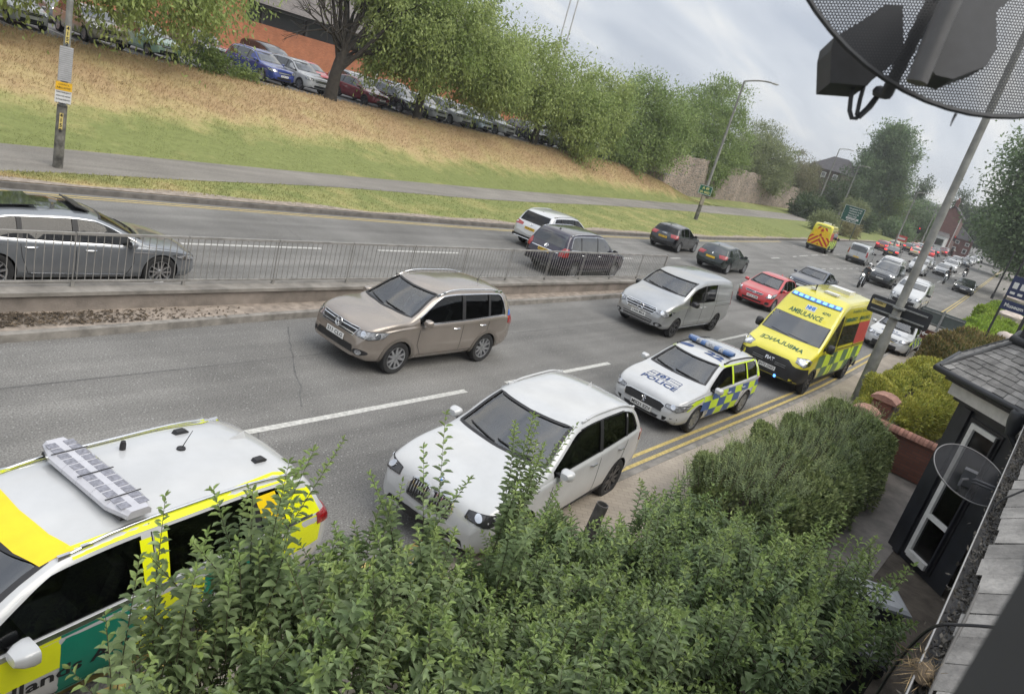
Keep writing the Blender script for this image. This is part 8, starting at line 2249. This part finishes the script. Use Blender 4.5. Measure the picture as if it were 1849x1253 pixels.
# window jamb beside the camera
e = at_depth(1786, 1138, .42); rt = np.array((AX[0][0], AX[1][0], 0)); rt /= np.linalg.norm(rt); fw = np.array((AX[0][2], AX[1][2], 0)); fw /= np.linalg.norm(fw)
t = thing('window_frame', 'out of focus dark window frame at the lower right corner', 'window frame', (e[0], e[1], 4.9)); m = MB(); c = rt * .12 - fw * .03; m.box((c[0], c[1], .9), (.24, .06, 1.9), 0, ax=[tuple(rt), tuple(fw), (0, 0, 1)]); m.build('jamb', mat('frame_dark', (.045, .047, .052), rough=.6), t)
m = MB(); c = rt * .17 - fw * .075; m.box((c[0], c[1], .9), (.16, .03, 1.9), 0, ax=[tuple(rt), tuple(fw), (0, 0, 1)]); m.build('glazing_bead', M_BLACK, t)
# neighbour's bay
def bay():
	t = thing('bay_window_house', 'black painted bay window with white sash frame and hipped slate roof next door', 'house', (15.4, 0, 0)); ox = 15.4
	B_ = [(13.3, -.18), (14.3, .9), (16.5, .9), (17.5, -.18)]
	m = MB(); m.prism([(x - ox, y) for x, y in B_], (0, 0, 0), (1, 0, 0), (0, 1, 0), (0, 0, 3.1)); m.build('bay_wall', M_LEAD, t)
	m = MB(); m.box((4, -.5, 2.4), (19, .3, 4.8)); m.build('house_wall', M_LEAD, t)
	def ring(s, z0, z1, name, mt):
		cx, cy = 15.4, -.18; m = MB(); P = [(cx + (x - cx) * (1 + s * .42), cy + (y - cy) * (1 + s)) for x, y in B_]; m.prism([(x - ox, y) for x, y in P], (0, 0, z0), (1, 0, 0), (0, 1, 0), (0, 0, z1 - z0)); return m.build(name, mt, t), P
	ring(.10, 2.98, 3.05, 'string_course', M_LEAD); ring(.20, 3.05, 3.27, 'fascia', mat('white_fascia', (.62, .60, .56), rough=.6)); ring(.32, 3.27, 3.36, 'soffit', M_LEAD); _, E_ = ring(.44, 3.36, 3.42, 'eave_board', M_LEAD)
	T_ = [(14.3, -.18), (14.75, .62), (16.05, .62), (16.5, -.18)]
	m = MB()
	for i in range(3): slates(m, (E_[i][0] - ox, E_[i][1], 3.44), (E_[i + 1][0] - ox, E_[i + 1][1], 3.44), (T_[i + 1][0] - ox, T_[i + 1][1], 4.14), (T_[i][0] - ox, T_[i][1], 4.14), .15, .22, rg8, .010, 0, .02)
	r = m.build('bay_roof', M_SLATE, t)
	m = MB(); m.v += [(x - ox, y, 3.425) for x, y in E_] + [(x - ox, y, 4.12) for x, y in T_]; m.f += [(0, 1, 5, 4), (1, 2, 6, 5), (2, 3, 7, 6), (4, 5, 6, 7)]; m.m += [0] * 4; m.build('roof_deck', M_BLACK, t)
	for i in (1, 2):
		m = MB(); m.tube([(E_[i][0] - ox, E_[i][1], 3.45), (T_[i][0] - ox, T_[i][1], 4.16)], .035, 8); m.build('hip_flashing', M_LEADF, r, 50)
	m = MB(); m.tube([(x - ox, y + .05, 3.40) for x, y in E_], .055, 8); m.build('gutter', M_LEAD, t, 50)
	m = MB(); m.tube([(x - ox, y + .02, 4.20) for x, y in T_], .075, 10); m.build('cornice_roll', M_LEAD, t, 50)
	m = MB(); m.prism([(x * 1.0 - ox, y - .03) for x, y in T_], (0, 0, 4.2), (1, 0, 0), (0, 1, 0), (0, 0, .75)); m.build('upper_bay', M_LEAD, t)
	m = MB(); m.prism([(15.4 + (x - 15.4) * 1.05 - ox, y + .02) for x, y in T_], (0, 0, 4.95), (1, 0, 0), (0, 1, 0), (0, 0, .05)); m.build('upper_coping', M_LEADF, t)
	# sash window on the canted side that faces us
	c0 = np.array((14.3 - ox, .9, 0)); d = np.array((13.3 - 14.3, -.18 - .9, 0)); d /= np.linalg.norm(d); n_ = np.array((-d[1], d[0], 0)); n_ = n_ if n_[0] < 0 else -n_
	up = np.array((0, 0, 1.))
	def bar(s0, s1, z0, z1, dep, mt, name, par, th=.06):
		m = MB(); c = c0 + d * (s0 + s1) / 2 + up * (z0 + z1) / 2 + n_ * dep; m.box(c, (s1 - s0, th, z1 - z0), 0, ax=[tuple(d), tuple(n_), (0, 0, 1)]); return m.build(name, mt, par)
	w = bar(.40, 1.12, .2, 2.86, .012, M_BLACK, 'window', t, .03)
	wf = mat('window_frame_white', (.66, .65, .62), rough=.5)
	bar(.50, .585, .25, 2.80, .05, wf, 'frame', w); bar(.587, 1.04, 2.72, 2.80, .05, wf, 'frame', w); bar(.587, 1.04, 1.02, 1.10, .05, wf, 'frame', w); bar(.587, 1.04, .25, .36, .07, wf, 'sill', w, .10); bar(1.043, 1.08, .25, 2.80, .05, M_LEAD, 'frame', w)
	bar(.587, 1.04, .37, 2.715, .032, glass_mat('window_pane', (.55, .6, .62)), 'pane', w, .006)
	m = MB(); k = 40
	for i in range(k + 1):
		s = .60 + .42 * i / k; q = .022 + .004 * math.sin(i * 1.15)
		for z in (.37, 2.7): p = c0 + d * s + up * z + n_ * q; m.v.append(tuple(p))
	for i in range(k): m.f.append((2 * i, 2 * i + 2, 2 * i + 3, 2 * i + 1)); m.m.append(0)
	m.build('curtain', mat('curtain_blue_grey', (.10, .13, .16), rough=.9, var=.3, scale=3), w, 60)
	bar(.20, .36, .1, 2.95, .03, M_LEAD, 'pilaster', t, .05)
	return t
bay()
t = thing('downpipe_hopper', 'black rainwater hopper head with downpipe between the two houses', 'downpipe', (12.75, .05, 3.3)); m = MB(); m.lathe([(.07, -.22), (.12, -.02), (.13, .12), (.10, .16), (.001, .10)], 10); m.build('hopper', M_LEAD, t, 50); m = MB(); m.tube([(0, 0, -.2), (0, -.33, -.55), (0, -.36, -3.2)], .045, 8); m.build('pipe', M_LEAD, t, 50)
# brick garden wall with a swept coping, gate piers
def gwall():
	t = thing('brick_garden_wall', 'red brick garden wall whose rounded coping sweeps up to the black bay', 'wall', (18.5, 1.2, .1))
	ys = np.linspace(-1.4, 1.30, 24); top = lambda y: 1.02 + .62 * float(SMS((.85 - y) / 1.3))
	m = MB(); P = [(ys[0], 0)] + [(y, top(y + 1.2) - .12) for y in ys] + [(ys[-1], 0)]
	m.prism(P, (-.11, 0, 0), (0, 1, 0), (0, 0, 1), (.22, 0, 0));
	M_B = brick_floor('garden_brick', (.27, .11, .075), (.21, .085, .06), (.12, .09, .08), 4.4, w=1.0, h=.33, msz=.02, axis='yz'); m.build('brickwork', M_B, t)
	m = MB(); n = 8
	for i in range(30):
		y0, y1 = ys[0] + (ys[-1] - ys[0]) * i / 30 + .004, ys[0] + (ys[-1] - ys[0]) * (i + 1) / 30 - .004; b = len(m.v)
		for y in (y0, y1):
			for k in range(n): a = PI * k / (n - 1); m.v.append((math.cos(a) * .17, y, top(y + 1.2) - .13 + math.sin(a) * .13))
		for k in range(n - 1): m.f.append((b + k, b + k + 1, b + n + k + 1, b + n + k)); m.m.append(0)
		m.f.append(tuple(b + k for k in range(n))); m.f.append(tuple(b + n + k for k in range(n))); m.f.append((b, b + n - 1, b + 2 * n - 1, b + n)); m.m += [0, 0, 0]
	m.build('coping', mat('coping_brick', (.33, .165, .12), rough=.85, var=.25, scale=6, island=.3, bump=.3), t, 40)
	return M_B
M_B = gwall()
for (x, y, h, w, l) in ((19.35, 2.62, 1.38, .46, 'taller terracotta capped brick gate pier in front of the golden hedge'), (18.45, 2.78, 1.12, .44, 'lower brick pier with a weathered sloping cap beside the fine leaved hedge')):
	t = thing('gate_pier', l, 'pier', (x, y, .1), 0, 'brick gate piers'); m = MB(); m.box((0, 0, h / 2 - .05), (w, w, h - .1)); m.build('shaft', M_B, t)
	m = MB(); k = w / 2 + .07; P = [(-k, 0), (k, 0), (k, .05), (k * .55, .13), (0, .155), (-k * .55, .13), (-k, .05)]; m.prism(P, (-k, 0, h - .1), (0, 1, 0), (0, 0, 1), (2 * k, 0, 0)); m.build('cap', mat('terracotta_cap', (.34, .185, .14), rough=.85, var=.3, scale=5, bump=.3), t)
struct(sheet('garden_path', C(.75), C(2.3), [11.6, 14, 18.3], .10, mat('path_concrete', (.20, .18, .16), rough=.9, var=.3, scale=2, bump=.3), 2))
# steel post on the pavement, bins under the shrub
t = thing('steel_post', 'short open steel pipe post leaning at the pavement edge by the white SUV', 'post', (8.15, 3.72, .09)); m = MB(); m.lathe([(.085, -.05), (.085, .90), (.072, .90), (.072, .2), (.001, .2)], 18, smooth if False else (0, 0, 0)); m.build('pipe', mat('rusty_galvanised', (.11, .105, .10), rough=.6, metal=.4, var=.45, scale=5, bump=.2), t, 40); t.rotation_euler = (R(3), R(4), 0)
m = MB(); m.lathe([(.13, 0), (.13, .03), (.09, .04)], 16); m.build('collar', M_KERB, t, 40)
def bin_(label, x, y, rz, lid):
	t = thing('wheelie_bin', label, 'bin', (x, y, .09), rz, 'wheelie bins below the window'); m = MB(); b = []
	m.prism([(-.24, -.28), (.24, -.28), (.24, .28), (-.24, .28)], (0, 0, .08), (1, 0, 0), (0, 1, 0), (0, 0, .9)); m.v = [(a * (.86 + .16 * c), q * (.82 + .2 * c), c) for a, q, c in m.v]; m.build('bin_body', mat('bin_grey', (.06, .062, .066), rough=.5), t)
	m = MB(); P = []
	for i, (q, z) in enumerate(((1.12, 0), (1.12, .035), (.95, .07), (.6, .085))): P.append([(sx * .25 * q, sy * .31 * q, .98 + z) for sx, sy in ((-1, -1), (1, -1), (1, 1), (-1, 1))])
	for r_ in P: m.v += r_
	for i in range(3):
		for k in range(4): m.f.append((i * 4 + k, i * 4 + (k + 1) % 4, i * 4 + 4 + (k + 1) % 4, i * 4 + 4 + k)); m.m.append(0)
	m.f.append((12, 13, 14, 15)); m.f.append((0, 3, 2, 1)); m.m += [0, 0]; o = m.build('lid', lid, t)
	m = MB()
	for k in (-.12, 0, .12): m.box((k, 0, 1.07), (.03, .3, .012))
	m.build('lid_ribs', lid, o); m = MB(); m.tube([(-.24, -.33, .98), (.24, -.33, .98)], .018, 8); m.build('handle', M_BLACK, t)
	for s in (-1, 1): m = MB(); m.lathe([(.001, -.03), (.10, -.03), (.10, .03), (.001, .03)], 16, (s * .24, -.28, .10), 'x'); m.build('wheel', M_TYRE, t, 40)
bin_('dark grey wheelie bin under the shrub at the bottom right', 8.55, .38, R(12), mat('bin_lid_grey', (.12, .125, .13), rough=.45)); bin_('wheelie bin with a pale lid partly hidden by the shrub near the bay', 9.9, .46, R(30), mat('bin_lid_pale', (.33, .34, .35), rough=.5))
# small dish fixed below the gutter
def arr(a): return tuple(float(k) for k in a)
def dish_cap(m, c, n_, u, v, R0, depth, mi=0, rings=8, seg=48):
	b = len(m.v)
	for i in range(rings + 1):
		r = R0 * i / rings
		for k in range(seg): a = 2 * PI * k / seg; m.v.append(arr(c + u * r * math.cos(a) + v * r * math.sin(a) + n_ * depth * (1 - (r / R0) ** 2)))
	for i in range(rings):
		for k in range(seg): m.f.append((b + i * seg + k, b + i * seg + (k + 1) % seg, b + (i + 1) * seg + (k + 1) % seg, b + (i + 1) * seg + k)); m.m.append(mi)
def perforated(name, pitch, hole, col):
	"""sheet steel with round holes in a staggered grid, from object coordinates"""
	m = bpy.data.materials.new(name); m.use_nodes = True; t = m.node_tree; p = t.nodes['Principled BSDF']; p.inputs['Base Color'].default_value = (*col, 1); p.inputs['Roughness'].default_value = .6
	tc = t.nodes.new('ShaderNodeTexCoord'); ds = []
	nz = t.nodes.new('ShaderNodeTexNoise'); nz.inputs['Scale'].default_value = 9; t.links.new(tc.outputs['Object'], nz.inputs['Vector']); mr = t.nodes.new('ShaderNodeMapRange'); mr.inputs['To Min'].default_value = .45; mr.inputs['To Max'].default_value = .7; t.links.new(nz.outputs['Fac'], mr.inputs['Value']); t.links.new(mr.outputs[0], p.inputs['Roughness'])
	for o_ in (0., .5):
		mp = t.nodes.new('ShaderNodeMapping'); mp.inputs['Scale'].default_value = (1 / pitch, 1 / (pitch * 1.732), 0); mp.inputs['Location'].default_value = (o_, o_, 0); t.links.new(tc.outputs['Object'], mp.inputs['Vector'])
		f = t.nodes.new('ShaderNodeVectorMath'); f.operation = 'FRACTION'; t.links.new(mp.outputs[0], f.inputs[0])
		s = t.nodes.new('ShaderNodeVectorMath'); s.operation = 'SUBTRACT'; t.links.new(f.outputs[0], s.inputs[0]); s.inputs[1].default_value = (.5, .5, 0)
		k = t.nodes.new('ShaderNodeVectorMath'); k.operation = 'MULTIPLY'; t.links.new(s.outputs[0], k.inputs[0]); k.inputs[1].default_value = (pitch, pitch * 1.732, 0)
		l = t.nodes.new('ShaderNodeVectorMath'); l.operation = 'LENGTH'; t.links.new(k.outputs[0], l.inputs[0]); ds.append(l.outputs['Value'])
	mn = t.nodes.new('ShaderNodeMath'); mn.operation = 'MINIMUM'; t.links.new(ds[0], mn.inputs[0]); t.links.new(ds[1], mn.inputs[1])
	gt = t.nodes.new('ShaderNodeMath'); gt.operation = 'GREATER_THAN'; t.links.new(mn.outputs[0], gt.inputs[0]); gt.inputs[1].default_value = hole
	tr = t.nodes.new('ShaderNodeBsdfTransparent'); mx = t.nodes.new('ShaderNodeMixShader'); t.links.new(gt.outputs[0], mx.inputs[0]); t.links.new(tr.outputs[0], mx.inputs[1]); t.links.new(p.outputs[0], mx.inputs[2]); t.links.new(mx.outputs[0], t.nodes['Material Output'].inputs[0])
	MATS[name] = m
	return m
def dish(name, label, c, n_, roll, R0, depth, mt, rim, rim_m):
	n_ = n_ / np.linalg.norm(n_); q = Vector(arr(n_)).to_track_quat('Z', 'Y')
	t = thing(name, label, 'satellite dish', arr(c)); t.rotation_mode = 'QUATERNION'; t.rotation_quaternion = q @ Matrix.Rotation(roll, 3, 'Z').to_quaternion()
	m = MB(); dish_cap(m, np.zeros(3), np.array((0, 0, 1.)), np.array((1., 0, 0)), np.array((0, 1., 0)), R0, depth); m.build('reflector', mt, t, 60)
	m = MB(); m.tube([(R0 * math.cos(a), R0 * math.sin(a), 0) for a in np.linspace(0, 2 * PI, 65)], rim, 6, cap=False); m.build('rim', rim_m, t, 60)
	return t
bpy.context.view_layer.update()
def part_world(t, mb_, name, mt, sm=50):
	"""mesh given in world coordinates, stored as a part of t"""
	q = t.rotation_quaternion.to_matrix() if t.rotation_mode == 'QUATERNION' else t.rotation_euler.to_matrix(); qi = q.inverted(); L0 = t.location
	mb_.v = [tuple(qi @ (Vector(p) - L0)) for p in mb_.v]
	return mb_.build(name, mt, t, sm)
M_DISHD = mat('dish_dark_steel', (.040, .042, .048), rough=.6, var=.3, scale=8.)
FW = np.array((AX[0][2], AX[1][2], AX[2][2])); RT = np.array((AX[0][0], AX[1][0], AX[2][0])); DN = np.array((AX[0][1], AX[1][1], AX[2][1]))
# big perforated dish above the window, seen from its back
cD = at_depth(1807, -226, 1.38)
big = dish('satellite_dish', 'large dark perforated mesh dish above the window at the top right', cD, -FW + .10 * RT, R(12), .457, .05, perforated('perforated_steel', .00585, .00168, (.028, .03, .036)), .0055, M_DISHD)
m = MB()
P = [at_depth(x, y, 1.50) for x, y in ((1501, 90), (1499, 150), (1566, 155), (1574, 146), (1632, 100), (1630, 12), (1600, 8), (1554, 40), (1506, 68))]; b = len(P)
m.v += [arr(p) for p in P] + [arr(p + FW * .07) for p in P]; m.f += [tuple(range(b)), tuple(range(b, 2 * b))[::-1]] + [(k, (k + 1) % b, b + (k + 1) % b, b + k) for k in range(b)]; m.m += [0] * (b + 2)
part_world(big, m, 'receiver_box', M_DISHD, None)
m = MB(); m.tube([at_depth(1586, 166, 1.52), at_depth(1601, 170, 1.46), at_depth(1625, 120, 1.42), at_depth(1690, -10, 1.34), at_depth(1760, -150, 1.3)], .0125, 8); part_world(big, m, 'feed_arm', M_DISHD)
m = MB(); m.tube([at_depth(x, y, 1.52) for x, y in ((1541, 152), (1536, 180), (1534, 200), (1538, 214), (1546, 214), (1566, 195), (1590, 165))], .0048, 6); part_world(big, m, 'receiver_lead', M_DISHD)
m = MB(); m.tube([at_depth(x, y, 1.515) for x, y in ((1560, 155), (1553, 180), (1547, 208), (1552, 212), (1572, 194), (1596, 160))], .0045, 6); part_world(big, m, 'receiver_lead', M_DISHD)
m = MB()
P = [at_depth(x, y, 1.29) for x, y in ((1642, 130), (1672, 50), (1712, -20), (1800, -20), (1795, 20), (1765, 45), (1766, 110), (1748, 140), (1720, 150), (1690, 162), (1660, 155))]; b = len(P)
m.v += [arr(p) for p in P] + [arr(p - FW * .05) for p in P]; m.f += [tuple(range(b)), tuple(range(b, 2 * b))[::-1]] + [(k, (k + 1) % b, b + (k + 1) % b, b + k) for k in range(b)]; m.m += [0] * (b + 2)
part_world(big, m, 'mounting_bracket', M_DISHD, None)
m = MB(); m.tube([at_depth(1655, 150, 1.22), at_depth(1700, 40, 1.20), at_depth(1745, -60, 1.18), at_depth(1840, -260, 1.12)], .017, 10); part_world(big, m, 'mounting_pole', mat('pole_worn_grey', (.09, .088, .09), rough=.5, var=.3))
m = MB(); m.tube([at_depth(1726, 206, 1.36), at_depth(1720, 218, 1.36), at_depth(1716, 228, 1.36)], [.003, .002, .001], 5); part_world(big, m, 'loose_strand', M_DISHD)
# small dark dish beside the bay
cS = at_depth(1752, 856, 6.4)
m_sd = mat('smoked_dish', (.025, .026, .03), rough=.7, var=.2, spec=.2)
q_ = m_sd.node_tree; tr_ = q_.nodes.new('ShaderNodeBsdfTransparent'); mx_ = q_.nodes.new('ShaderNodeMixShader'); mx_.inputs[0].default_value = .62; q_.links.new(tr_.outputs[0], mx_.inputs[1]); q_.links.new(q_.nodes['Principled BSDF'].outputs[0], mx_.inputs[2]); q_.links.new(mx_.outputs[0], q_.nodes['Material Output'].inputs[0])
sm_ = dish('satellite_dish', 'small smoky see through dish fixed under the gutter in front of the bay window', cS, -FW * .66 + .16 * RT - DN * .62, 0, .32, .03, m_sd, .006, mat('dish_rim_grey', (.16, .16, .165), rough=.5))
m = MB()
for k in (0, .03): m.tube([at_depth(1738, 862 + k * 200, 6.3), at_depth(1762, 866 + k * 200, 6.2), at_depth(1800, 882 + k * 200, 6.15)], .012, 6)
part_world(sm_, m, 'wall_arm', M_DISHD)
m = MB(); m.box(arr(at_depth(1748, 862, 6.28)), (.10, .10, .14)); m.tube([at_depth(1731, 888, 6.25), at_depth(1731, 876, 6.2), at_depth(1737, 865, 6.2), at_depth(1748, 865, 6.22)], .012, 6); part_world(sm_, m, 'bracket', M_DISHD)
# ------------------------------------------------------------------ thin haze in the air
hz = MB(); hz.box((900, 400, 34.3), (2300, 2100, 72)); hz_o = hz.build('haze', mat('tmp_haze'))
hm = bpy.data.materials.new('haze_air'); hm.use_nodes = True; ht = hm.node_tree; ht.nodes.clear()
ho = ht.nodes.new('ShaderNodeOutputMaterial'); hv = ht.nodes.new('ShaderNodeVolumePrincipled'); hv.inputs['Color'].default_value = (.92, .95, 1, 1); hv.inputs['Density'].default_value = .0005; hv.inputs['Anisotropy'].default_value = .2
ht.links.new(hv.outputs[0], ho.inputs['Volume']); hz_o.data.materials[0] = hm; hz_o['kind'] = 'stuff'; hz_o['label'] = 'thin pale haze in the air over the road'
